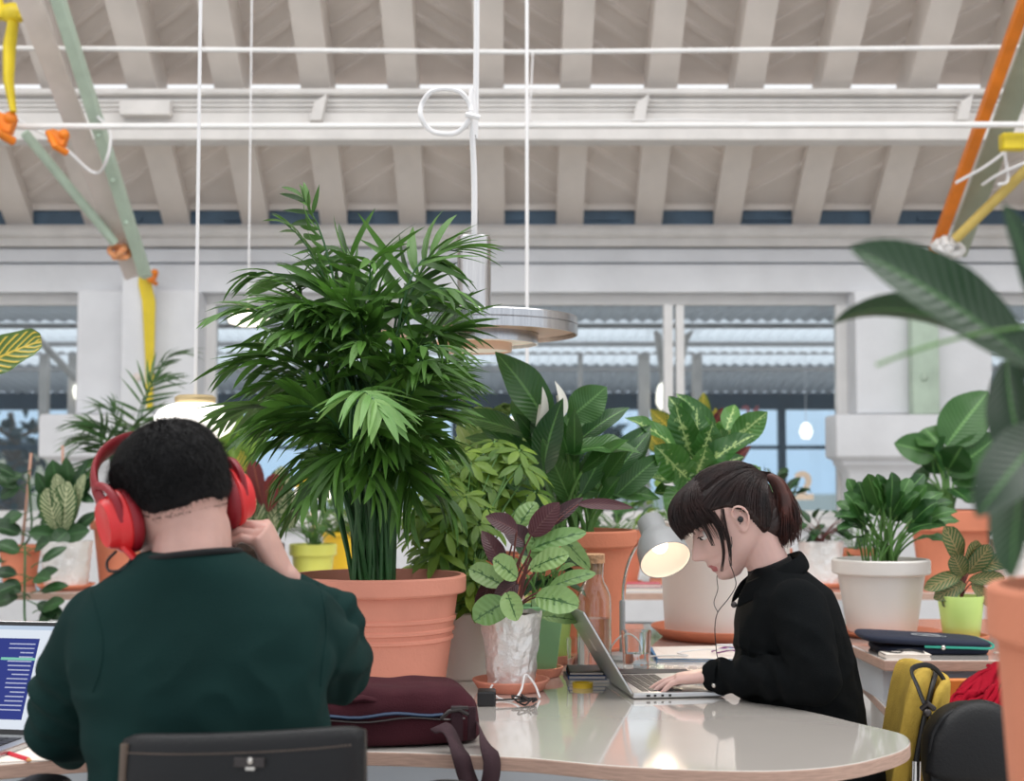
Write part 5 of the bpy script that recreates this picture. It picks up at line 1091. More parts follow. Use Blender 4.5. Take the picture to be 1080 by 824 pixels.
ribbon(mb, [G(462, 766, 2.61), G(474, 774, 2.585), G(485, 795, 2.53), G(492, 818, 2.525), G(501, 836, 2.52), G(514, 832, 2.525), G(519, 806, 2.53), G(513, 784, 2.56), G(507, 770, 2.66)], .036, lambda s_: V((.5, -1, .25)))
mb.build('shoulder_strap', M['maroond'], t, angle=0)
# ---------------------------------------------------------------- the man's chair
t = thing('office_chair', 'black leather office chair the man in green sits on, seen from behind', 'chair', (-.350, 2.02, 0), R(-4)); z0, z1 = .56, .912
mb = MB(); rings = []
for j in range(25):
    u = -1+2*j/24; xx = u*.163; curve = -.035+.035*abs(u)**2.2; ring = []
    for i in range(28):
        a = 2*pi*i/28; c_, d_ = math.cos(a), math.sin(a); q_ = (abs(c_)**4+abs(d_)**4)**(-.25); e_ = 1 if abs(u) < .9 else (1-(abs(u)-.9)/.1*.25)
        ring.append((xx, -.10+curve+c_*q_*.022*e_, (z0+z1)/2+d_*q_*(z1-z0)/2*(1-.02*abs(u)**6)*(e_*.12+.88)+.008*u))
    rings.append(ring)
mb.loft(rings); mb.build('backrest', M['leather'], t, angle=0)
MB().tube([(-.156, -.118, z1-.02), (-.159, -.125, .75), (-.156, -.118, z0+.02)], .006, 8).build('worn_corner', M['leather_edge'], t)
mb = MB()
for i in range(60): u = -.148+.296*i/59; mb.box((u, -.1605+.035*abs(u/.163)**2.2, z1-.022+.008*u/.172), (.0032, .002, .0014))
st_ = mb.build('stitching', M['leather_edge'], t, smooth=False); st_['kind'] = 'stuff'
mb = MB(); mb.box((.022, -.1585, z1-.034), (.04, .004, .012)); mb.build('metal_plate', M['gun'], t, bev=.001); mb = MB(); mb.ball((.024, -.162, z1-.031), (.0035, .002, .0045)); mb.box((.024, -.161, z1-.041), (.012, .002, .004)); mb.build('stud', M['silver'], t)
mb = MB(); mb.eloft([((0, .1, .37), (.16, 0, 0), (0, .17, 0)), ((0, .1, .375), (.22, 0, 0), (0, .22, 0)), ((0, .1, .425), (.225, 0, 0), (0, .225, 0)), ((0, .1, .436), (.2, 0, 0), (0, .2, 0))], 40, .55); mb.build('seat', M['leather'], t)
for s_ in (-1, 1):
    xa = -.368 if s_ < 0 else .245
    mb = MB(); mb.eloft([((xa, -.06, .765), (.03, 0, 0), (0, .01, .012)), ((xa, -.04, .772), (.042, 0, 0), (0, 0, .02)), ((xa, .05, .776), (.045, 0, 0), (0, 0, .021)), ((xa, .15, .776), (.04, 0, 0), (0, 0, .019)), ((xa, .19, .772), (.02, 0, 0), (0, 0, .01))], 20, .8); mb.build('armrest', M['leather'], t, angle=0)
    MB().tube(spline([(xa, .05, .76), (xa, .05, .60), (xa*.95, .06, .41), (xa*.5, .08, .37)]), .014, 10).build('arm_post', M['black'], t)
MB().tube([(0, -.13, .60), (0, -.10, .42), (0, .02, .37)], .02, 10, flat=.5).build('back_support', M['black'], t)
MB().lathe([(.028, .09), (.028, .3), (.018, .3), (.018, .372), (0, .372)], 20, Matrix.Translation((0, .1, 0))).build('gas_column', M['chrome'], t)
for k in range(5):
    a = R(72*k+20); d = V((math.cos(a), math.sin(a), 0)); c = V((0, .1, 0)); b = MB().tube([c+V((0, 0, .1)), c+d*.15+V((0, 0, .095)), c+d*.29+V((0, 0, .075))], [.024, .02, .013], 8).build('base_arm', M['black'], t)
    m = MB(); m.lathe([(.0, -.02), (.026, -.02), (.03, -.012), (.03, .012), (.026, .02), (0, .02)], 20, Matrix.Translation(c+d*.29+V((0, 0, .031)))@Matrix.Rotation(pi/2, 4, 'X')); m.build('castor', M['black'], b)
# ---------------------------------------------------------------- the woman's chair
t = thing('yellow_chair', 'mustard yellow upholstered chair the woman in black sits on', 'chair', (.700, 3.27, 0), R(-9))
def padded(name, x, z0, z1, hw, th, mat, bow=.03, par=t):
    mb = MB(); rings = []
    for j in range(23):
        u = -1+2*j/22; e_ = (1-abs(u)**6)**.5 if abs(u) < 1 else 0; e_ = max(e_, .12); ring = []
        for i in range(28):
            a = 2*pi*i/28; c_, d_ = math.cos(a), math.sin(a); q_ = (abs(c_)**4+abs(d_)**4)**(-.25)
            zz = (z0+z1)/2+d_*q_*(z1-z0)/2*(.86+.14*e_); tilt = (zz-z0)*.18; ring.append((x-bow*u*u+tilt+c_*q_*th*(.5+.5*e_), u*hw, zz))
        rings.append(ring)
    mb.loft(rings); return mb.build(name, mat, par, angle=0)
padded('back_cushion', .170, .50, .822, .160, .026, M['yfabric'])
padded('back_shell', .216, .48, .80, .155, .018, M['yfabric'])
mb = MB(); pts = []
for i in range(41):
    a = pi*i/40; c_, d_ = math.cos(a), math.sin(a); q_ = (abs(c_)**4+abs(d_)**4)**(-1/4); u = c_*q_; zz = .52+d_*q_*.292; pts.append((.196-.03*u*u+(zz-.5)*.18, u*.162, zz))
mb.tube(pts, .006, 8); mb.build('piping', M['blackcord'], t)
mb = MB(); mb.eloft([((-.02, 0, .37), (.17, 0, 0), (0, .16, 0)), ((-.02, 0, .375), (.21, 0, 0), (0, .21, 0)), ((-.02, 0, .42), (.215, 0, 0), (0, .215, 0)), ((-.02, 0, .436), (.18, 0, 0), (0, .18, 0))], 40, .6); mb.build('seat', M['yfabric'], t)
for s_ in (-1, 1):
    MB().tube([(.19, s_*.172, .64), (.185, s_*.172, .50), (.14, s_*.18, .39)], .011, 10).build('back_bracket', M['chrome'], t)
    for e_ in (-1, 1): MB().tube([(e_*.15-.02, s_*.15, .38), (e_*.22, s_*.2, 0)], [.012, .010], 10).build('leg', M['wood'], t)
# handbag hanging from its corner
t = thing('handbag', 'black leather saddle bag hanging from the yellow chair', 'bag', (.955, 2.99, .52)); im = root_matrix(t).inverted()
mb = MB(); rings = []
for j in range(13):
    s_ = -1+2*j/12; th = .05*(1-.35*abs(s_)**3); ring = []
    for i in range(40):
        a = 2*pi*i/40; c_, d_ = math.cos(a), math.sin(a); hx = .106; zz = .125+d_*.125*(1 if d_ > 0 else 1); k_ = (1-.06*abs(s_)**4)
        xx = math.copysign(abs(c_)**(.75 if d_ < 0 else 1.0), c_)*hx; ring.append((xx*k_+.012*(1-d_)*.5, s_*th+.012*d_, .13+math.copysign(abs(d_)**(.8), d_)*.125*k_))
    rings.append(ring)
mb.loft(rings); mb.build('bag_body', M['leather'], t, angle=0)
mb = MB(); rings = []
for j in range(15):
    s_ = -1+2*j/14; ring = []
    for i in range(12):
        u = i/11; ang = u*pi*.62; xx = s_*.107; hh_ = math.sqrt(max(0, 1-s_*s_*.97)); ring.append((xx+.012*(1-u), -.054*math.sin(ang)**.7*(.4+.6*hh_)-.004, .133+.128*math.cos(ang)*hh_ if ang < pi/2 else .133+.09*math.cos(ang)*(.3+.7*hh_)))
    rings.append(ring)
mb.loft(rings, cap=False, closed=False); mb.build('flap', M['leather'], t, angle=0, solid=.004)
mb = MB(); mb.tube([im@P(972, 748, 2.97), im@P(978, 742, 2.96), im@P(985, 748, 2.97)], .006, 8); mb.ball(im@P(978, 752, 2.96), .009); mb.build('strap_ring', M['gun'], t)
mb = MB(); ribbon(mb, [im@P(977, 748, 2.965), im@P(968, 725, 3.0), im@P(962, 706, 3.05), im@V((.912, 3.13, .832)), im@V((.95, 3.15, .79)), im@V((.955, 3.15, .70))], .011, lambda s_: V((.6, -1, .3)), .0012); mb.build('strap', M['leather'], t, angle=0)
# ---------------------------------------------------------------- chair with the crimson coat
t = thing('wooden_chair', 'plain wooden chair under the crimson coat at the right table', 'chair', (1.25, 3.55, 0))
for x_ in (-.17, .17):
    MB().tube([(x_, .14, 0), (x_, .15, .44), (x_, .18, .73)], [.014, .017, .013], 10).build('leg', M['woodorange'], t); MB().tube([(x_, -.2, 0), (x_, -.18, .43)], [.013, .016], 10).build('leg', M['woodorange'], t)
MB().box((0, -.01, .44), (.4, .4, .025)).build('seat', M['woodorange'], t, bev=.008, smooth=False); MB().box((0, .178, .66), (.34, .018, .12)).build('backrest', M['woodorange'], t, bev=.006)
# coat: a folded cloth sheet
def sheet(corner_rows, name, mat, par, amp=.016, seed=1, nu=70, nv=50, thick=.006, fr=(7, 3)):
    rows = []
    for j in range(nv+1):
        v = j/nv*(len(corner_rows)-1); j0 = min(int(v), len(corner_rows)-2); f_ = v-j0; f_ = f_*f_*(3-2*f_); A = [V(p).lerp(V(q_), f_) for p, q_ in zip(corner_rows[j0], corner_rows[j0+1])]
        row = []
        for i in range(nu+1):
            u = i/nu*(len(A)-1); i0 = min(int(u), len(A)-2); g_ = u-i0; g_ = g_*g_*(3-2*g_); p_ = A[i0].lerp(A[i0+1], g_)
            s_ = u+.35*v+noise.noise(V((u*1.5, v*1.2, seed)))*1.1
            d_ = amp*(math.sin(s_*fr[0])*.6+abs(math.sin(s_*fr[1]+v*2.0))*.9+noise.noise(V((u*4, v*3, seed+5)))*.9)
            row.append(p_+V((noise.noise(V((u*3, v*3, seed+9)))*.01, -d_, noise.noise(V((u*3, v*2, seed+2)))*.006)))
        rows.append(row)
    return MB().loft(rows, cap=False, closed=False).build(name, mat, par, angle=0, solid=thick)
t = thing('coat', 'crimson red coat draped over the wooden chair, its folds hanging down', 'coat', (1.2, 3.6, .5)); im = root_matrix(t).inverted(); K = lambda px, py, Y: im@P(px, py, Y)
sheet([[K(1040, 702, 3.66), K(1052, 699, 3.68), K(1066, 698, 3.7), K(1082, 704, 3.72)],
       [K(1008, 730, 3.56), K(1032, 728, 3.54), K(1056, 726, 3.56), K(1086, 735, 3.62)],
       [K(978, 760, 3.50), K(1010, 757, 3.47), K(1050, 765, 3.48), K(1090, 775, 3.55)],
       [K(966, 788, 3.48), K(1005, 792, 3.43), K(1050, 798, 3.44), K(1092, 800, 3.5)],
       [K(968, 806, 3.48), K(1008, 808, 3.42), K(1052, 812, 3.43), K(1094, 815, 3.5)]], 'coat_body', M['redcoat'], t, amp=.022, seed=4)
sheet([[K(1048, 722, 3.50), K(1060, 720, 3.49), K(1072, 724, 3.50)], [K(1030, 750, 3.44), K(1048, 748, 3.42), K(1066, 752, 3.44)], [K(1026, 770, 3.43), K(1046, 776, 3.40), K(1068, 776, 3.43)]], 'sleeve', M['redcoat'], t, amp=.012, seed=9, nu=30, nv=24)
MB().tube(spline([K(1000, 803, 3.395), K(1030, 806, 3.375), K(1060, 805, 3.38)]), .0025, 6).build('zipper', M['gun'], t)
# ---------------------------------------------------------------- right table: sleeve, notes
t = thing('laptop_sleeve', 'navy blue padded laptop sleeve with teal piping on the right table', 'sleeve', (1.165, 4.07, TZ), R(-3))
mb = MB(); hw, hd = .168, .105
def slabp(mb, hw, hd, z0, z1, tl=0, e=6, dx=0):
    rings = []
    for k_, z in ((.97, z0), (1, z0+(z1-z0)*.3), (1, z0+(z1-z0)*.7), (.97, z1), (.6, z1+.001), (.2, z1+.001)):
        ring = []
        for i in range(48):
            a = 2*pi*i/48; c_, d_ = math.cos(a), math.sin(a); q_ = (abs(c_)**e+abs(d_)**e)**(-1/e); x_ = hw*c_*q_*k_+dx; ring.append((x_, hd*d_*q_*k_, z+tl*(-x_/hw+.0)))
        rings.append(ring)
    mb.loft(rings)
slabp(mb, .155, .10, .001, .020, 0, dx=.013); mb.build('sleeve_body', M['navy'], t, angle=0)
mb = MB(); slabp(mb, .176, .112, .026, .042, .009, dx=-.004); mb.build('sleeve_flap', M['navy'], t, angle=0)
mb = MB(); mb.tube(spline([(-.02, -.110, .0235), (.10, -.112, .021), (.155, -.112, .020), (.172, -.09, .026), (.176, 0, .028), (.172, .09, .028)]), .0035, 8); mb.build('piping', M['teal'], t); MB().ball((.03, -.113, .022), .007).build('zip_pull', M['silver'], t)
mb = MB(); c = V((.02, .0, .0435)); mb.tube([c+V((.05*math.cos(a*.3), .028*math.sin(a*.3), -.009*(c.x+.05*math.cos(a*.3))/.17+.001)) for a in range(3, 20)], .003, 5, flat=.4); mb.tube([c+V((-.03, -.02, .001)), c+V((.0, .01, .001)), c+V((.03, -.03, .0))], .0025, 5, flat=.4); mb.build('printed_mark', M['greybook'], t)
saucer(1.165, 4.45, TZ-.0, .162, M['terra2'], 'terracotta saucer under the white pot on the right table', .018)
book(1.01, 1.135, 3.885, 3.955, TZ, .012, M['paper'], 'white notepad at the edge of the right table', 'notepad', cat='notepad')
tag(MB().tube(spline([(1.015, 3.93, TZ+.016), (1.05, 3.90, TZ+.015), (1.08, 3.92, TZ+.02), (1.12, 3.90, TZ+.015), (1.10, 3.94, TZ+.018), (1.06, 3.95, TZ+.016)]), .002, 6).build('black_cable', M['blackcord']), 'thin black cable curled on the white notepad', 'cable')
o = MB().bx(-.05, .05, -.04, .04, 0, .0015).build('paper_sheet', M['paper'], smooth=False); o.location = (1.41, 4.0, TZ); o.rotation_euler = (0, 0, .3); tag(o, 'small white paper right of the navy sleeve', 'paper')
book(P(672, 618, 6.1).x-.07, P(672, 618, 6.1).x+.12, 6.06, 6.2, TZ, .02, M['greybook'], 'grey book at the bottom of the pile on the back table behind the desk lamp')
book(P(672, 618, 6.1).x-.06, P(672, 618, 6.1).x+.10, 6.07, 6.19, TZ+.0205, .014, M['pinkbook'], 'pink book topmost on the back table behind the desk lamp')
# ---------------------------------------------------------------- people
M['skinw'] = pm('skin_fair', S(214, 176, 166), .5, var=.03, vs=14, sub=.15, bump=.04, bs=300)
M['skinm'] = pm('skin_warm', S(200, 158, 146), .52, var=.05, vs=16, sub=.12, bump=.08, bs=260)
M['lips'] = pm('lips', S(176, 96, 96), .4, var=.03)
FZ = [-.116, -.110, -.102, -.092, -.086, -.0795, -.0735, -.0665, -.059, -.053, -.045, -.02, 0, .02, .035, .05, .07, .09, .105, .117, .125]
HZ = [-.116, -.107, -.095, -.084, -.076, -.070, -.0635, -.057, -.050, -.043, -.036, -.02, 0, .02, .035, .05, .07, .09, .105, .117, .125]
HF = [.072, .088, .0965, .0940, .0945, .1010, .0975, .1050, .1030, .1010, .1000, .0985, .0960, .0935, .0990, .0985, .094, .081, .062, .035, .004]
HB = [.045, .030, .012, -.012, -.030, -.042, -.052, -.060, -.068, -.075, -.081, -.091, -.099, -.1025, -.1035, -.1025, -.098, -.087, -.071, -.046, -.008]
HW = [.012, .024, .035, .045, .051, .055, .058, .0605, .0625, .064, .0655, .069, .0725, .0745, .0755, .0755, .073, .065, .052, .032, .004]
def head_rings(off, n=110, nz=92, face=True, zmin=-.116, sc_=1.0):
    rings = []
    for j in range(nz+1):
        z = zmin+(.125-zmin)*(j/nz); z = min(z, .1249)
        f, b, w_ = np.interp(z, FZ, HF), np.interp(z, HZ, HB), np.interp(z, HZ, HW); cx = (f+b)/2; a_ = (f-b)/2; ring = []
        for k in range(n):
            t = 2*pi*k/n; c_, s_ = math.cos(t), math.sin(t)
            x = cx+a_*math.copysign(abs(c_)**.92, c_); y = w_*math.copysign(abs(s_)**.95, s_)
            if c_ > 0 and z < .03: y *= 1-.16*c_*min(1, (.03-z)/.08)
            if face and c_ > 0:
                N_ = np.interp(z, [-.055, -.049, -.043, -.038, -.033, -.024, -.013, .0, .012, .022], [0, .007, .0225, .0285, .0290, .0245, .0180, .0115, .005, 0])
                sg = np.interp(z, [-.048, -.038, -.026, .0, .02], [.0140, .0135, .0105, .0085, .008]); x += N_*math.exp(-(y/sg)**2)
                x -= .0085*math.exp(-((abs(y)-.031)/.013)**2-((z-.006)/.012)**2); x += .003*math.exp(-((abs(y)-.038)/.016)**2-((z+.024)/.016)**2)
                if -.09 < z < -.05: x -= .004*min(1, abs(y)/.03)
            o_ = off(x, y, z) if off else 0
            nv = V((c_, s_, max(0, (z-.06)/.065)*1.2)).normalized(); rings_p = V((x, y, z))+nv*o_; ring.append(rings_p*sc_)
        rings.append(ring)
    return rings
def add_head(mb, H, sc_=1.0):
    mb.loft([[H@p for p in r] for r in head_rings(None, sc_=sc_)])
    for s_ in (-1, 1):                                   # ears
        E = lambda x, y, z: H@(V((x, s_*y, z))*sc_)
        pts = [(.006, .074, -.012), (.006, .076, .006), (.008, .079, .020), (.002, .084, .030), (-.010, .088, .031), (-.020, .089, .020), (-.022, .087, .004), (-.016, .083, -.012), (-.008, .078, -.024), (.002, .074, -.027), (.006, .073, -.018)]
        mb.tube(spline([E(*p) for p in pts], 4), .0036, 8); mb.ball(E(-.006, .073, .002), (.013*sc_, .006, .022*sc_), (H.to_3x3())); mb.ball(E(-.002, .075, -.020), (.008, .004, .009), H.to_3x3()); mb.tube(spline([E(.0, .076, .004), E(-.008, .081, .014), E(-.014, .083, .018)], 4), .0025, 6)
def hand(mb, wrist, d, n, lat, curls, s=1.0, spread=(.12, .03, -.05, -.14), thumb=((.55, .8, .25), (.8, .5, .35), (.9, .25, .4)), nails=None):
    wrist, d = V(wrist), V(d).normalized(); n = V(n); n = (n-d*n.dot(d)).normalized(); l_ = V(lat); l_ = (l_-d*l_.dot(d)-n*l_.dot(n)).normalized()
    mb.eloft([(wrist-d*.02*s, l_*.026*s, n*.019*s), (wrist+d*.01*s, l_*.028*s, n*.018*s), (wrist+d*.035*s, l_*.036*s, n*.0155*s), (wrist+d*.065*s, l_*.040*s, n*.014*s), (wrist+d*.086*s, l_*.038*s, n*.0115*s)], 20, .85)
    for i, (o_, L, cu) in enumerate(zip((.0295, .0100, -.0100, -.0285), (.071, .079, .073, .057), curls)):
        p = wrist+d*(.082-.004*abs(i-1))*s+l_*o_*s; ang = 0; pts = [p-d*.012*s, p]; dd = (d+l_*spread[i]).normalized()
        for r_, c_ in zip((.45, .31, .24), cu): ang += R(c_); p = p+(dd*math.cos(ang)+n*math.sin(ang))*L*r_*s; pts.append(p)
        k_ = .92 if i == 3 else 1; mb.chain(pts, [.0088*k_*s, .0088*k_*s, .0079*k_*s, .0071*k_*s, .0058*k_*s], 10)
        if nails is not None:
            dv = (pts[-1]-pts[-2]).normalized(); nn = (-n*math.cos(ang)+dd*math.sin(ang)); _, a_, b_ = frame(dv, nn); Mr = Matrix((dv, a_, b_)).transposed(); nails.ball(pts[-1]-dv*.001+b_*.0042*s*(1 if b_.dot(nn) > 0 else -1), (.0058*s, .0046*s, .002*s), Mr, 10, 6)
    p = wrist+d*.022*s+l_*.024*s; pts = [wrist+d*.01*s+l_*.012*s, p]
    for (a, b, c), L in zip(thumb, (.042, .032, .026)): p = p+(d*a+l_*b+n*c).normalized()*L*s; pts.append(p)
    mb.chain(pts, [.014*s, .0125*s, .0105*s, .0092*s, .0070*s], 10)
def strands(name, guides, r, mat, par, n=3):
    mb = MB()
    for gd in guides: mb.tube(gd, [r*(1 if i < len(gd)*.7 else 1-.8*(i/len(gd)-.7)/.3) for i in range(len(gd))], n, cap=False)
    return mb.build(name, mat, par, world=True, angle=0)
# ======== the woman
W0 = V((.66, 3.28, .47))
person = thing('person', 'woman in a black jacket with dark ponytail and fringe, typing at the silver laptop', 'person', tuple(W0))
H = Matrix.Translation(P(773, 548, 3.28))@Matrix.Rotation(pi+R(2), 4, 'Z')@Matrix.Rotation(R(29), 4, 'Y'); Hw = H
def toloc(px, py, Y): return H.inverted()@P(px, py, Y)
sk = MB(); add_head(sk, H)
nk = H@V((-.032, 0, -.045)); sk.chain([V((.622, 3.28, .95)), V((.600, 3.28, 1.01)), nk, H@V((-.03, 0, .0))], [.062, .050, .047, .05], 20)
tors = [(.47, .70, .115, .15), (.60, .692, .11, .135), (.70, .672, .105, .13), (.80, .648, .11, .135), (.90, .632, .10, .15), (.96, .630, .085, .155), (1.0, .62, .06, .10)]
sk.eloft([((x, 3.28, z), (rx, 0, 0), (0, ry, 0)) for z, x, rx, ry in tors], 24)
shn, eln, wrn = V((.620, 3.135, .965)), V((.640, 3.060, .802)), V((.452, 3.235, .797)); shf, elf, wrf = V((.620, 3.43, .965)), V((.700, 3.50, .765)), V((.605, 3.40, .640))
sk.chain([shn+V((.01, .02, -.02)), eln], [.036, .034], 12); sk.chain([eln, wrn], [.035, .025], 12); sk.chain([shf+V((.01, -.02, -.02)), elf], [.036, .034], 12); sk.chain([elf, wrf], [.035, .025], 12)
nl = MB()
hand(sk, wrn, (-.97, .10, -.10), (0, 0, -1), (0, 1, .1), ((14, 14, 8), (10, 14, 10), (12, 16, 10), (16, 18, 12)), .96, nails=nl, thumb=((.7, .6, .2), (.9, .35, .25), (.95, .1, .3)))
hand(sk, wrf, (-.85, -.3, -.2), (-.1, 0, -1), (.3, -1, .1), ((24, 24, 16), (18, 26, 16), (20, 26, 16), (24, 24, 16)), .96, nails=nl)
for y_ in (3.19, 3.37):
    sk.chain([V((.68, y_, .50)), V((.30, y_, .495)), V((.34, y_, .12))], [.07, .048, .035], 12); sk.chain([V((.35, y_, .06)), V((.20, y_, .04))], [.034, .026], 10)
co, no, fs = remesh(sk, .0032, 3, .5)
Hi = H.inverted(); Hn = np.array(Hi)
loc_ = co@Hn[:3, :3].T+Hn[:3, 3]
fc = np.array([loc_[list(f)].mean(axis=0) for f in fs])
zz, yy, xx = fc[:, 2], fc[:, 1], fc[:, 0]
mouth = (xx > .086) & (np.abs(yy) < .023-.4*np.abs(zz+.0735)) & (zz > -.0835) & (zz < -.0645)
body = from_np('body', co, fs, [M['skinw'], M['lips']], person, mi=[1 if q else 0 for q in mouth])
nl.build('fingernails', M['nail'], body, angle=0, world=True) if False else None
o = nl.build('fingernails', M['nail'], None, angle=0); o.parent = body; o.location = -W0; o['kind'] = 'stuff'
ey = MB(); ir = MB()
for s_ in (-1, 1):
    c = V((.0790, s_*.031, .005)); ey.ball(H@c, .0118, nu=20, nv=14); ir.ball(H@(c+V((.0085, -s_*.001, -.0035))), (.0058, .0058, .0058), nu=14, nv=10)
e_ = ey.build('eyes', M['eyew'], person, world=True, angle=0); ir.build('iris', M['eyed'], person, world=True, angle=0)
lid = MB()
for s_ in (-1, 1):
    c = V((.0790, s_*.031, .005)); 
    rings = []
    for j in range(7):
        ph = R(-4+j*13); rings.append([H@(c+V((.0133*math.cos(ph)*math.cos(a), .0133*math.cos(ph)*math.sin(a), .0133*math.sin(ph)))) for a in [R(-75+150*i/14) for i in range(15)]])
    lid.loft(rings, cap=False, closed=False)
lid.build('eyelids', M['skinw'], person, world=True, angle=0)
lash = MB()
for s_ in (-1, 1):
    c = V((.0790, s_*.031, .005))
    lash.tube([H@(c+V((.0142*math.cos(a), .0142*math.sin(a), .0012-.002*abs(math.sin(a))))) for a in [R(-65+130*i/12) for i in range(13)]], .0009, 5)
    for i in range(12): a = R(-60+120*i/11); p = c+V((.0142*math.cos(a), .0142*math.sin(a), .001)); lash.tube([H@p, H@(p+V((.005*math.cos(a), .005*math.sin(a), -.001)))], [.0006, .0002], 3)
    lash.tube([H@V((.1005-.008*q*q, s_*(.016+.030*q), .0305+.004*math.sin(q*2.6))) for q in [i/8 for i in range(9)]], [.001, .0022, .0026, .0026, .0024, .002, .0018, .0014, .0008], 6, flat=.6)
lash.build('eyelashes_and_brows', M['hairw'], person, world=True, angle=0)
hl = lambda x: np.interp(x, [-.11, -.07, -.038, -.018, .01, .04, .07, .1], [-.098, -.086, -.058, .014, .038, .045, .060, .066])
sm = lambda t: max(0, min(1, t))**2*(3-2*max(0, min(1, t)))
hair_off = lambda x, y, z: -.010+sm((z-hl(x)+.006)/.014)*(.017+.003*math.exp(-((x+.04)/.06)**2)+.0012*noise.noise(V((x*30, y*160, z*60))))
cap = MB(); cap.loft([[H@p for p in r] for r in head_rings(hair_off, face=False)])
cap.chain([H@V((-.055, 0, .0)), H@V((-.060, 0, -.045)), H@V((-.072, 0, -.082))], [.056, .046, .028], 24)
hair = cap.build('hair', M['hairw'], person, world=True, angle=0)
# fringe volume
fr_ = MB(); rings = []
for i in range(25):
    u = -1+2*i/24; a = u*1.12; ca, sa = math.cos(a), math.sin(a); fwd = lambda r_, z: H@V((-.005+r_*ca*(1.0 if abs(u) < .8 else .97), r_*.66*sa*1.02, z))
    lo_ = .024+.012*abs(u)**2-.030*max(0, abs(u)-.72)*2+.003*math.sin(i*2.7); k_ = 1-.05*abs(u)**2-.16*abs(u)**5
    kt = 1-.35*abs(u)**4; rings.append([fwd(.060*k_*kt, .108-.02*abs(u)**3), fwd(.098*k_*kt, .100-.02*abs(u)**3), fwd(.121*k_*(1-.12*abs(u)**4), .086-.012*abs(u)**3), fwd(.1335*k_, .062), fwd(.134*k_, .042), fwd(.130*k_, lo_), fwd(.124*k_, lo_+.001), fwd(.120*k_, .045), fwd(.108*k_, .075), fwd(.09*k_, .098)])
fr_.loft(rings); fo = fr_.build('fringe', M['hairw'], hair, world=False, angle=0); fo.location = -W0
dg = bpy.context.evaluated_depsgraph_get()
capb = BVHTree.FromPolygons([tuple(v) for v in cap.v], cap.f)
cen = H@V((-.01, 0, .02)); tie = H@V((-.122, 0, .050)); g = random.Random(3)
def onhair(p, off=.0015):
    d = (p-cen).normalized(); h_ = capb.ray_cast(cen+d*.4, -d)
    return (h_[0]+d*off) if h_[0] else p
guides = []
for k in range(620):
    x = g.uniform(-.1, .095); s_ = g.choice((-1, 1)); 
    if g.random() < .55: st_p = V((x, s_*.08, hl(x)+.006+g.uniform(0, .012)))
    else: st_p = V((g.uniform(.02, .09), s_*g.uniform(0, .06), g.uniform(.085, .12)))
    A = H@st_p; gd = []
    for i in range(11): q = i/10; p = A.lerp(tie, q)+(H.to_3x3()@V((0, s_*.03*math.sin(pi*q), .03*math.sin(pi*q)))); gd.append(onhair(p, .0012+.002*g.random()*math.sin(pi*q)))
    gd[-1] = tie+V((g.uniform(-.006, .006), g.uniform(-.008, .008), g.uniform(-.006, .006))); guides.append(gd)
def child_strands(name, guides, r, mat, par):
    o = strands(name, guides, r, mat, None); o.parent = par; o.location = -W0 if par is hair else V((0, 0, 0)); o['kind'] = 'stuff'; return o
child_strands('combed_strands', guides, .0011, M['hairw'], hair)
guides = []
for k in range(520):
    u = g.uniform(-1, 1); a = u*1.15; ca, sa = math.cos(a), math.sin(a); k_ = 1-.05*abs(u)**2-.10*abs(u)**5; zl = .020+.010*abs(u)+g.uniform(-.008, .010); e_ = g.uniform(-.002, .004)
    if abs(u) > .82: zl -= g.uniform(0, .05)
    f_ = lambda r_, z, da=0: H@V((-.005+(r_+e_)*k_*math.cos(a+da), (r_+e_)*k_*.67*math.sin(a+da), z)); da = g.uniform(-.12, .12)
    guides.append(spline([f_(.020, .1275), f_(.060, .121), f_(.095, .110), f_(.122, .090), f_(.134, .062, da*.5), f_(.134, .042, da*.8), f_(.129, zl, da)], 3))
child_strands('fringe_strands', guides, .0010, M['hairw'], hair)
# loose side strands in front of the near ear and nape wisps
guides = []
def wp(*pts): return spline([P(px, py, Y) for px, py, Y in pts], 5)
for (pts) in (((760, 528, 3.21), (764, 552, 3.205), (769, 575, 3.205), (771, 597, 3.21)), ((745, 535, 3.205), (757, 555, 3.2), (763, 580, 3.205), (761, 603, 3.21)), ((738, 548, 3.21), (746, 562, 3.21), (752, 576, 3.215)), ((750, 540, 3.205), (762, 558, 3.2), (766, 570, 3.205))):
    for k in range(12 if pts[0][0] < 770 else 2): j = g.uniform(-3.0, 3.0); guides.append(wp(*[(px+j*(.3+.7*(1-i/4))+g.uniform(-.5, .5), py, Y+g.uniform(-.004, .002)) for i, (px, py, Y) in enumerate(pts)]))
child_strands('loose_strands', guides, .0009, M['hairw'], hair)
# ponytail
pp = [P(*q) for q in ((797, 510, 3.28), (807, 503, 3.28), (818, 507, 3.28), (826, 523, 3.275), (829, 542, 3.27), (829, 557, 3.27), (830, 566, 3.27))]
pt = MB(); pt.tube(spline(pp, 4), [.008, .008, .009, .009, .010, .011, .012, .013, .014, .016, .017, .018, .020, .022, .024, .025, .025, .022, .020, .018, .016, .013, .010, .007, .004], 14, flat=.85)
o = pt.build('ponytail', M['hairt'], None, angle=0); o.parent = hair; o.location = -W0
guides = []
for k in range(520):
    a = g.uniform(0, 6.28); q = g.uniform(.5, 1.12); off = [.003, .009, .013, .018, .026, .029, .024]; pts = []
    fl = g.uniform(.82, 1.15); 
    for i, p in enumerate(pp):
        o_ = off[i]*q*(1+.25*g.uniform(-1, 1)*(i > 3)); z_ = -.014*(i == 6)*g.uniform(-.3, 1.6); pts.append(p+V((math.cos(a)*o_, math.sin(a)*o_*.9, math.sin(a+1)*o_*.4+z_)))
    guides.append(spline(pts[:7 if fl > .9 else 6], 3))
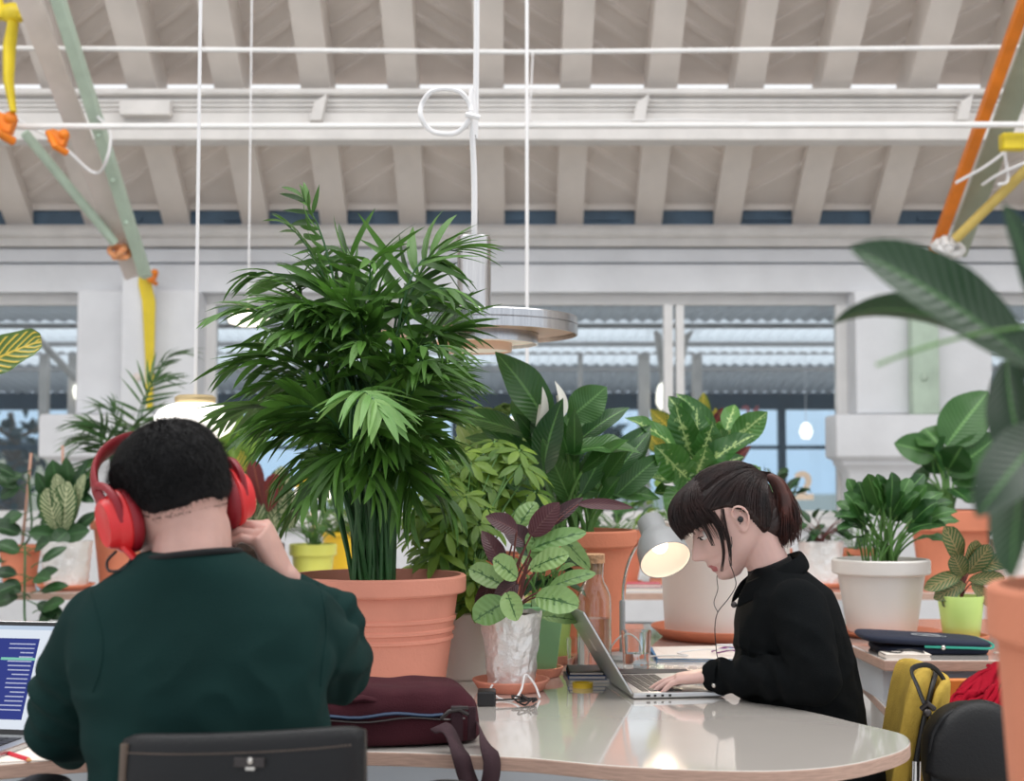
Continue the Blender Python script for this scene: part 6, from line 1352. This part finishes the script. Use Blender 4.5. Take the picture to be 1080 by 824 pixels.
child_strands('ponytail_strands', guides, .0011, M['hairt'], hair)
mb = MB(); mb.lathe([(.0095, -.006), (.0145, -.005), (.0145, .005), (.0095, .006)], 20, Matrix.Translation(P(798.5, 508, 3.28))@Matrix.Rotation(R(70), 4, 'Y'), close=True); o = mb.build('hair_tie', M['black'], None); o.parent = hair; o.location = -W0
# jacket
jk = MB()
jr = [(.50, .700, .150, .185), (.60, .695, .142, .172), (.667, .678, .130, .158), (.74, .662, .131, .155), (.80, .650, .132, .158), (.86, .640, .126, .166), (.91, .634, .120, .172), (.95, .632, .110, .172), (.985, .630, .096, .150), (1.015, .618, .074, .105), (1.035, .606, .06, .075)]
jk.eloft([((x, 3.28, z), (rx, 0, 0), (0, ry, 0)) for z, x, rx, ry in jr], 36)
jk.chain([V((.628, 3.15, .957)), V((.640, 3.10, .89)), V((.648, 3.068, .812))], [.062, .058, .050], 20); jk.chain([V((.648, 3.068, .810)), V((.56, 3.14, .802)), wrn+V((.012, -.004, 0))], [.050, .044, .033], 20)
jk.chain([V((.628, 3.41, .957)), V((.665, 3.46, .87)), V((.700, 3.50, .772))], [.062, .056, .048], 20); jk.chain([V((.700, 3.50, .770)), V((.65, 3.45, .70)), wrf+V((.012, .01, .01))], [.048, .042, .033], 20)
co, no, fs = remesh(jk, .0055, 12, .5)
def folds(co, no, fn):
    out = co.copy()
    for i in range(len(co)): out[i] += no[i]*fn(*co[i])
    return out
def ridge(x): return (1-abs(x)*2)
def fw(x, y, z):
    d_ = .004*ridge(noise.noise(V((x*9+z*16, y*6, z*5-x*10))))
    q = math.exp(-((z-.82)/.07)**2); d_ += q*.006*ridge(noise.noise(V((x*22, y*22, z*10+3))))
    if x < .62 and z < .86: d_ += .005*math.sin((x*1.0+z*.6)*150+3*noise.noise(V((x*10, y*10, z*10))))*sm((.62-x)/.05)
    return d_
jo = from_np('jacket', folds(co, no, fw), fs, M['jacket'], person)
cf = MB(); dr = (wrn-eln).normalized(); _, a_, b_ = frame(dr)
cf.eloft([(wrn-dr*.030, a_*.0375, b_*.0375), (wrn-dr*.028, a_*.039, b_*.039), (wrn+dr*.004, a_*.036, b_*.035), (wrn+dr*.006, a_*.0345, b_*.0335), (wrn-dr*.01, a_*.030, b_*.03)], 24); o = cf.build('cuff', M['jacket'], None, angle=50); o.parent = jo; o.location = -W0
mb = MB(); mb.ball(wrn-dr*.012+V((-.012, -.034, -.016)), .0058, nu=12, nv=8); mb.build('cuff_button', M['silver'], jo, angle=0).location = -W0
# high knitted neck and folded collar
tn = MB(); ax = (nk-V((.600, 3.28, 1.01))).normalized(); b0 = V((.606, 3.28, 1.0)); _, a_, b_ = frame(ax)
tn.eloft([(b0, a_*.066, b_*.060), (b0+ax*.03, a_*.058, b_*.0535), (b0+ax*.047, a_*.0555, b_*.052), (b0+ax*.050, a_*.052, b_*.049), (b0+ax*.03, a_*.045, b_*.045)], 32); tn.build('knitted_neck', M['turtle'], person, world=True)
cl = MB(); rings = []
for i in range(37):
    th = R(-155+310*i/36); c_, s_ = math.cos(th), math.sin(th)                  # th = 0 at the nape
    e_ = abs(th)/R(155); ctr = V((.602+.058*c_-.02*e_**3, 3.28+.074*s_*(1-.18*e_**4), 1.062+.012*c_-.05*e_**1.6))
    outw = V((c_, s_, 0)).normalized(); w_ = .036+.022*e_**2
    top_ = ctr; bot = ctr+outw*(.019+.010*e_)+V((0, 0, -w_)); inn = ctr-outw*.004+V((0, 0, -.03))
    rings.append([top_+outw*.004, (top_+bot)/2+outw*.008, bot+outw*.002, bot-outw*.004, (top_+bot)/2-outw*.002, inn, top_-outw*.003+V((0, 0, .002))])
cl.loft(rings); o = cl.build('collar', M['jacket'], None, angle=0, sub=1); o.parent = jo; o.location = -W0
mb = MB(); pts = [P(771, 642, 3.20), P(768, 655, 3.2), P(769, 675, 3.2), P(772, 695, 3.2)]
for q in ((774, 638, 3.175),): mb.ball(P(*q), .007, nu=12, nv=8)
o = mb.build('button', M['gun'], jo, angle=0); o.location = -W0
mb = MB(); mb.tube([P(845, 612, 3.12), P(838, 650, 3.085), P(835, 690, 3.06)], .0015, 5); 
# jeans and shoes
jn = MB(); jn.eloft([((.70, 3.28, .44), (.12, 0, 0), (0, .17, 0)), ((.70, 3.28, .60), (.125, 0, 0), (0, .16, 0)), ((.69, 3.28, .64), (.11, 0, 0), (0, .14, 0))], 24)
for y_ in (3.19, 3.37): jn.chain([V((.68, y_, .505)), V((.30, y_, .50)), V((.34, y_, .12))], [.083, .060, .045], 16)
co, no, fs = remesh(jn, .012, 5, .5); from_np('jeans', co, fs, M['jeans'], person)
for y_ in (3.19, 3.37): MB().eloft([((.385, y_, .0), (.0, .03, 0), (.02, 0, .0)), ((.385, y_, .05), (0, .035, 0), (0, 0, .045)), ((.33, y_, .055), (0, .04, 0), (0, 0, .053)), ((.22, y_, .04), (0, .042, 0), (0, 0, .038)), ((.15, y_, .025), (0, .025, 0), (0, 0, .02))], 18).build('shoe', M['shoe'], person, world=True)
o = MB().tube([H@(V((-.003, -.080, -.032))+V((.007*math.cos(a*pi/10), -.002, .007*math.sin(a*pi/10)))) for a in range(21)], .0009, 6).build('earring', M['silver'], person, world=True)
# earphones
t = thing('earphones', 'black wired earphones in the woman\'s ears, cable hanging to the table', 'earphones', tuple(H@V((.0, -.085, 0))))
mb = MB(); mb.ball(H@V((-.002, -.0855, .002)), (.007, .006, .007)); mb.tube([H@V((-.002, -.089, .002)), H@V((.002, -.091, -.016))], .0035, 8); mb.build('earbud', M['black'], t, world=True)
mb = MB(); mb.ball(H@V((-.002, .0855, .002)), (.007, .006, .007)); mb.build('earbud', M['black'], t, world=True)
mb = MB(); mb.tube(spline([H@V((.002, -.091, -.014)), P(772, 572, 3.175), P(769, 590, 3.175), P(774, 606, 3.175), P(776, 618, 3.165), P(768, 632, 3.165), P(757, 646, 3.165), P(754, 662, 3.165), P(755, 680, 3.18), P(757, 694, 3.19), P(764, 703, 3.19)], 6), .0011, 5)
mb.tube(spline([H@V((.0, .092, 0)), P(772, 600, 3.40), P(757, 606, 3.34), P(757, 622, 3.25), P(753, 636, 3.19), P(757, 646, 3.165)], 6), .0009, 5); mb.build('cable', M['blackcord'], t, world=True)

# ======== the man
X0 = V((-.43, 2.12, .47))
man = thing('person', 'man in a dark green sweater with short black hair, seated with his back to us', 'person', tuple(X0))
H = Matrix.Translation(P(186, 533, 2.17))@Matrix.Rotation(pi/2+R(34), 4, 'Z')@Matrix.Rotation(R(13), 4, 'Y')@Matrix.Rotation(R(-11), 4, 'X'); ms_ = 1.0
sk = MB(); add_head(sk, H, ms_)
nb = V((-.475, 2.11, 1.10)); nk = H@V((-.035, 0, -.05)); sk.chain([nb+V((.01, .01, -.06)), nb, nk, H@V((-.03, 0, 0))], [.075, .062, .0565, .056], 22)
sk.eloft([(((-.43, 2.12, .48)), (.15, 0, 0), (0, .11, 0)), ((-.44, 2.11, .70), (.14, 0, 0), (0, .10, 0)), ((-.455, 2.12, .92), (.165, 0, 0), (0, .11, 0)), ((-.465, 2.13, 1.02), (.15, 0, 0), (0, .08, 0)), ((-.47, 2.12, 1.09), (.08, 0, 0), (0, .065, 0))], 24)
sl, el, wl = V((-.625, 2.15, 1.035)), V((-.700, 2.25, .862)), V((-.735, 2.45, .80)); sr_, er, wr = V((-.320, 2.15, 1.045)), V((-.280, 2.33, .935)), P(299, 612, 2.25)
sk.chain([sl+V((.02, 0, -.02)), el], [.038, .038], 12); sk.chain([el, wl], [.040, .028], 12); sk.chain([sr_+V((-.02, 0, -.02)), er], [.038, .038], 12); sk.chain([er, wr], [.040, .027], 12)
nl = MB()
hand(sk, wl, (-.3, .95, -.05), (0, 0, -1), (.8, .6, 0), ((20, 24, 16), (18, 24, 16), (20, 24, 16), (24, 26, 18)), 1.05, nails=nl)
hd = (P(277, 563, 2.225)-wr).normalized()
hand(sk, wr, hd, (-1, .12, -.2), (.05, .95, .1), ((70, 48, 22), (64, 50, 24), (58, 48, 24), (50, 44, 22)), 1.08, nails=nl, thumb=((.8, .2, .6), (.9, -.1, .5), (.9, -.3, .4)))
for x_ in (-.52, -.34):
    sk.chain([V((x_*.9-.04, 2.14, .50)), V((x_-.02, 2.56, .50)), V((x_-.02, 2.58, .12))], [.075, .052, .038], 12); sk.chain([V((x_-.02, 2.56, .06)), V((x_-.04, 2.70, .04))], [.036, .028], 10)
co, no, fs = remesh(sk, .0031, 3, .5); mbody = from_np('body', co, fs, M['skinm'], man)
o = nl.build('fingernails', M['nail'], mbody, angle=0); o.location = -X0; o['kind'] = 'stuff'
ey = MB()
for s_ in (-1, 1): ey.ball(H@V((.0765, s_*.031, .012)), .0122, nu=16, nv=10)
ey.build('eyes', M['eyew'], man, world=True, angle=0)
hm = lambda x: np.interp(x, [-.11, -.085, -.05, -.02, .01, .03, .05, .08, .1], [-.016, -.020, -.014, .004, .022, .0, .03, .062, .066])
man_off = lambda x, y, z: -.008+sm((z-hm(x)+.006-.006*noise.noise(V((x*60, y*60, 4))))/.018)*(.0125+.004*sm((z+.03)/.10)+.0012*noise.noise(V((x*50, y*50, z*50))))
cap = MB(); cap.loft([[H@p for p in r] for r in head_rings(man_off, face=False, sc_=ms_)]); mh = cap.build('hair', M['hairm'], man, world=True, angle=0)
b_h = BVHTree.FromPolygons([tuple(v) for v in cap.v], cap.f); sb = MB(); g = random.Random(12); cen = H@V((-.01, 0, .02)); R3 = H.to_3x3(); vs = []; fcs = []
for k in range(21000):
    d = V((g.gauss(0, 1), g.gauss(0, 1), g.gauss(0, 1))).normalized(); h_ = b_h.ray_cast(cen+d*.4, -d)
    if not h_[0]: continue
    lp = H.inverted()@h_[0]; hz = lp.z-hm(lp.x)
    if hz < -.020 or (hz < .004 and g.random() > .62+hz*28): continue
    nrm = d; lpd = (R3@V((.25 if lp.z > .08 else -.15, 0, -1))); dn = (lpd-nrm*lpd.dot(nrm)); dn = dn.normalized() if dn.length > .1 else R3@V((1, 0, 0))
    L = (.006 if hz < .02 else .013)*g.uniform(.7, 1.4); tip = h_[0]+(dn*.8+nrm*(.35 if hz > .02 else .12)+V((g.uniform(-.35, .35), g.uniform(-.35, .35), g.uniform(-.2, .2)))).normalized()*L
    sd = dn.cross(nrm)*.0006; base = h_[0]-nrm*.001+(nrm*.009 if hz < 0 else V((0, 0, 0))); i = len(vs); vs += [base-sd, base+sd, tip]; fcs.append((i, i+1, i+2))
sb.add(vs, fcs); o = sb.build('hair_strands', M['hairm'], None, angle=0); o.parent = mh; o.location = -X0; o['kind'] = 'stuff'
# sweater
sw = MB()
sr2 = [(.52, -.425, 2.12, .185, .135), (.62, -.43, 2.115, .175, .13), (.74, -.44, 2.105, .168, .125), (.84, -.447, 2.11, .172, .125), (.92, -.455, 2.115, .184, .128), (.99, -.462, 2.125, .195, .122), (1.04, -.466, 2.13, .192, .110), (1.08, -.468, 2.13, .158, .098), (1.11, -.470, 2.125, .112, .088), (1.128, -.474, 2.12, .085, .080), (1.136, -.474, 2.12, .076, .074)]
sw.eloft([((x, y, z), (rx, 0, 0), (0, ry, 0)) for z, x, y, rx, ry in sr2], 40)
sw.chain([V((-.612, 2.145, 1.022)), V((-.655, 2.185, .955)), V((-.700, 2.25, .870))], [.064, .062, .060], 20); sw.chain([V((-.700, 2.25, .866)), V((-.722, 2.35, .835)), wl+V((.0, -.04, .0))], [.060, .052, .038], 20)
sw.chain([V((-.325, 2.145, 1.030)), V((-.298, 2.21, .985)), V((-.284, 2.32, .940))], [.064, .062, .058], 20); sw.chain([V((-.284, 2.32, .940)), V((-.290, 2.315, 1.02)), er.lerp(wr, .86)], [.058, .048, .035], 20)
co, no, fs = remesh(sw, .006, 14, .5)
def fm(x, y, z):
    d_ = .0060*ridge(noise.noise(V((x*5+z*17, y*4, z*6-x*11))))*sm((1.08-z)/.15)
    if z < .98: d_ += .0115*math.sin((z*.85+x*.55)*62+3.2*noise.noise(V((x*5, 7, z*5))))*sm((.98-z)/.2)*sm((x+.62)/.15)*sm((-.28-x)/.12)*(.4+.6*sm((x+.5)/.2))
    if x < -.60: d_ += .0030*math.sin((x*.75+z)*120+6*noise.noise(V((x*6, y*6, z*6))))*sm((-.60-x)/.06)*sm((1.0-z)/.08)
    if x > -.30: d_ += .0034*math.sin((z*.5-x*.9)*150+5*noise.noise(V((x*7, y*7, z*7))))*sm((x+.30)/.04)
    return d_
co = folds(co, no, fm); so = from_np('sweater', co, fs, M['sweater'], man)
mb = MB(); c = V((-.474, 2.115, 1.128)); ax = V((-.12, .1, 1)).normalized(); _, a_, b_ = frame(ax)
mb.tube([c+a_*math.cos(2*pi*i/32)*.071+b_*math.sin(2*pi*i/32)*.070 for i in range(33)], .005, 8); mb.build('collar', M['collar'], so, angle=0).location = -X0
mb = MB()
sbv = BVHTree.FromPolygons([tuple(v) for v in co], fs)
for pts in ([(92, 612), (100, 640), (108, 675), (106, 705), (98, 730)], [(332, 605), (340, 630), (344, 665), (340, 700), (338, 725)]):
    q_ = []
    for px, py in spline([(a, b, 0) for a, b in pts], 6) if False else [(p.x, p.y) for p in spline([(a, b, 0) for a, b in pts], 6)]:
        d = (P(px, py, 2)-V((0, 0, CAMZ))).normalized(); h_ = sbv.ray_cast(V((0, 0, CAMZ)), d)
        if h_[0] and h_[0].y < 2.4: q_.append(h_[0])
    if len(q_) > 3: mb.tube(q_, .0016, 6)
if mb.v: o = mb.build('sleeve_seam', M['sweater'], so, angle=0); o.location = -X0; o['kind'] = 'stuff'
jn = MB(); jn.eloft([((-.43, 2.13, .44), (.16, 0, 0), (0, .12, 0)), ((-.43, 2.125, .58), (.165, 0, 0), (0, .125, 0))], 24)
for x_ in (-.52, -.34): jn.chain([V((x_*.9-.04, 2.14, .505)), V((x_-.02, 2.56, .50)), V((x_-.02, 2.58, .12))], [.085, .064, .048], 16)
co, no, fs = remesh(jn, .012, 5, .5); from_np('jeans', co, fs, M['jeans'], man)
for x_ in (-.54, -.36): MB().eloft([((x_, 2.53, .05), (.034, 0, 0), (0, 0, .045)), ((x_, 2.58, .055), (.04, 0, 0), (0, 0, .054)), ((x_-.01, 2.70, .04), (.044, 0, 0), (0, 0, .038)), ((x_-.015, 2.78, .025), (.026, 0, 0), (0, 0, .02))], 18).build('shoe', M['shoe'], man, world=True)
# headphones
t = thing('headphones', 'red over-ear headphones worn by the man in green', 'headphones', tuple(H.translation)); im = root_matrix(t).inverted()
for s_ in (1, -1):
    Mx = im@H@Matrix.Translation((.0, s_*.066, -.006))@Matrix.Rotation(-s_*pi/2, 4, 'X')
    mb = MB(); mb.lathe([(.020, -.001), (.034, .000), (.044, .007), (.045, .015), (.042, .021), (0, .021)], 40, Mx@Matrix.Diagonal((.92, 1.12, 1, 1))); cu = mb.build('ear_cushion', M['redd'], t, angle=60)
    mb = MB(); mb.lathe([(0, .0205), (.0425, .0205), (.0445, .024), (.0425, .031), (.0385, .036), (.036, .040), (.0345, .047), (.031, .052), (.0295, .0515), (0, .050)], 44, Mx@Matrix.Diagonal((.90, 1.08, 1, 1))); mb.build('ear_cup', M['red'], t, angle=40)
band = []
for i in range(41):
    a = pi*i/40; u, v = math.cos(a), math.sin(a); f_ = math.radians(38); rr_ = .158*v**.8 if v > 0 else 0
    band.append(im@H@V((.0+rr_*math.sin(f_), u*.106, .012+rr_*math.cos(f_)*.95)))
mb = MB(); mb.tube(band, .0165, 12, flat=.34, up=H.to_3x3()@V((0, 1, 0))); mb.build('headband', M['redd'], t)
for s_ in (1, -1):
    Q = lambda x, y, z: im@H@V((x, s_*y, z)); mb = MB(); mb.tube(spline([Q(-.03, .099, -.012), Q(-.032, .101, .02), Q(-.012, .104, .045), Q(.014, .106, .055)]), .0062, 8); mb.tube(spline([Q(.03, .099, -.012), Q(.032, .101, .02), Q(.03, .104, .045), Q(.014, .106, .055)]), .0062, 8); mb.build('yoke', M['redd'], t)
Q = lambda x, y, z: im@H@V((x, y, z)); mb = MB(); mb.tube(spline([Q(.0, .108, -.048), Q(.012, .120, -.058), Q(-.002, .126, -.074), Q(-.02, .112, -.078), Q(-.028, .100, -.068)]), .0022, 6); mb.build('cable', M['blackcord'], t)
mb = MB(); mb.tube([Q(-.01, .098, -.046), Q(-.022, .088, -.075), Q(-.03, .078, -.10)], [.010, .009, .008], 8, flat=.5); mb.build('cable_sleeve', M['red'], t)

# ---------------------------------------------------------------- families of look-alike things
GR = {'saucer': 'terracotta saucers under the pots', 'potted': 'potted plants on the tables', 'globe_pendant': 'glowing globe pendants', 'water_glass': 'water glasses on the work table',
      'book': 'books and notebooks in small piles', 'notebook': 'books and notebooks in small piles', 'guy_cable': 'thin white cables on the roof braces', 'clamp': 'orange and yellow clamps on the roof steel',
      'paper_sheet': 'loose sheets of paper', 'charging_cable': 'cables tangled on the papers', 'roof_brace': 'diagonal roof braces', 'brace_strut': 'slender struts tied to the braces', 'tie_knot': 'rope ties on the struts'}
for o in list(C.objects):
    if o.parent is None and o.get('category') and not o.get('group'):
        n_ = o.name.split('.')[0]
        for k, v in GR.items():
            if n_ == k or (k == 'potted' and n_.startswith('potted_')): o['group'] = v
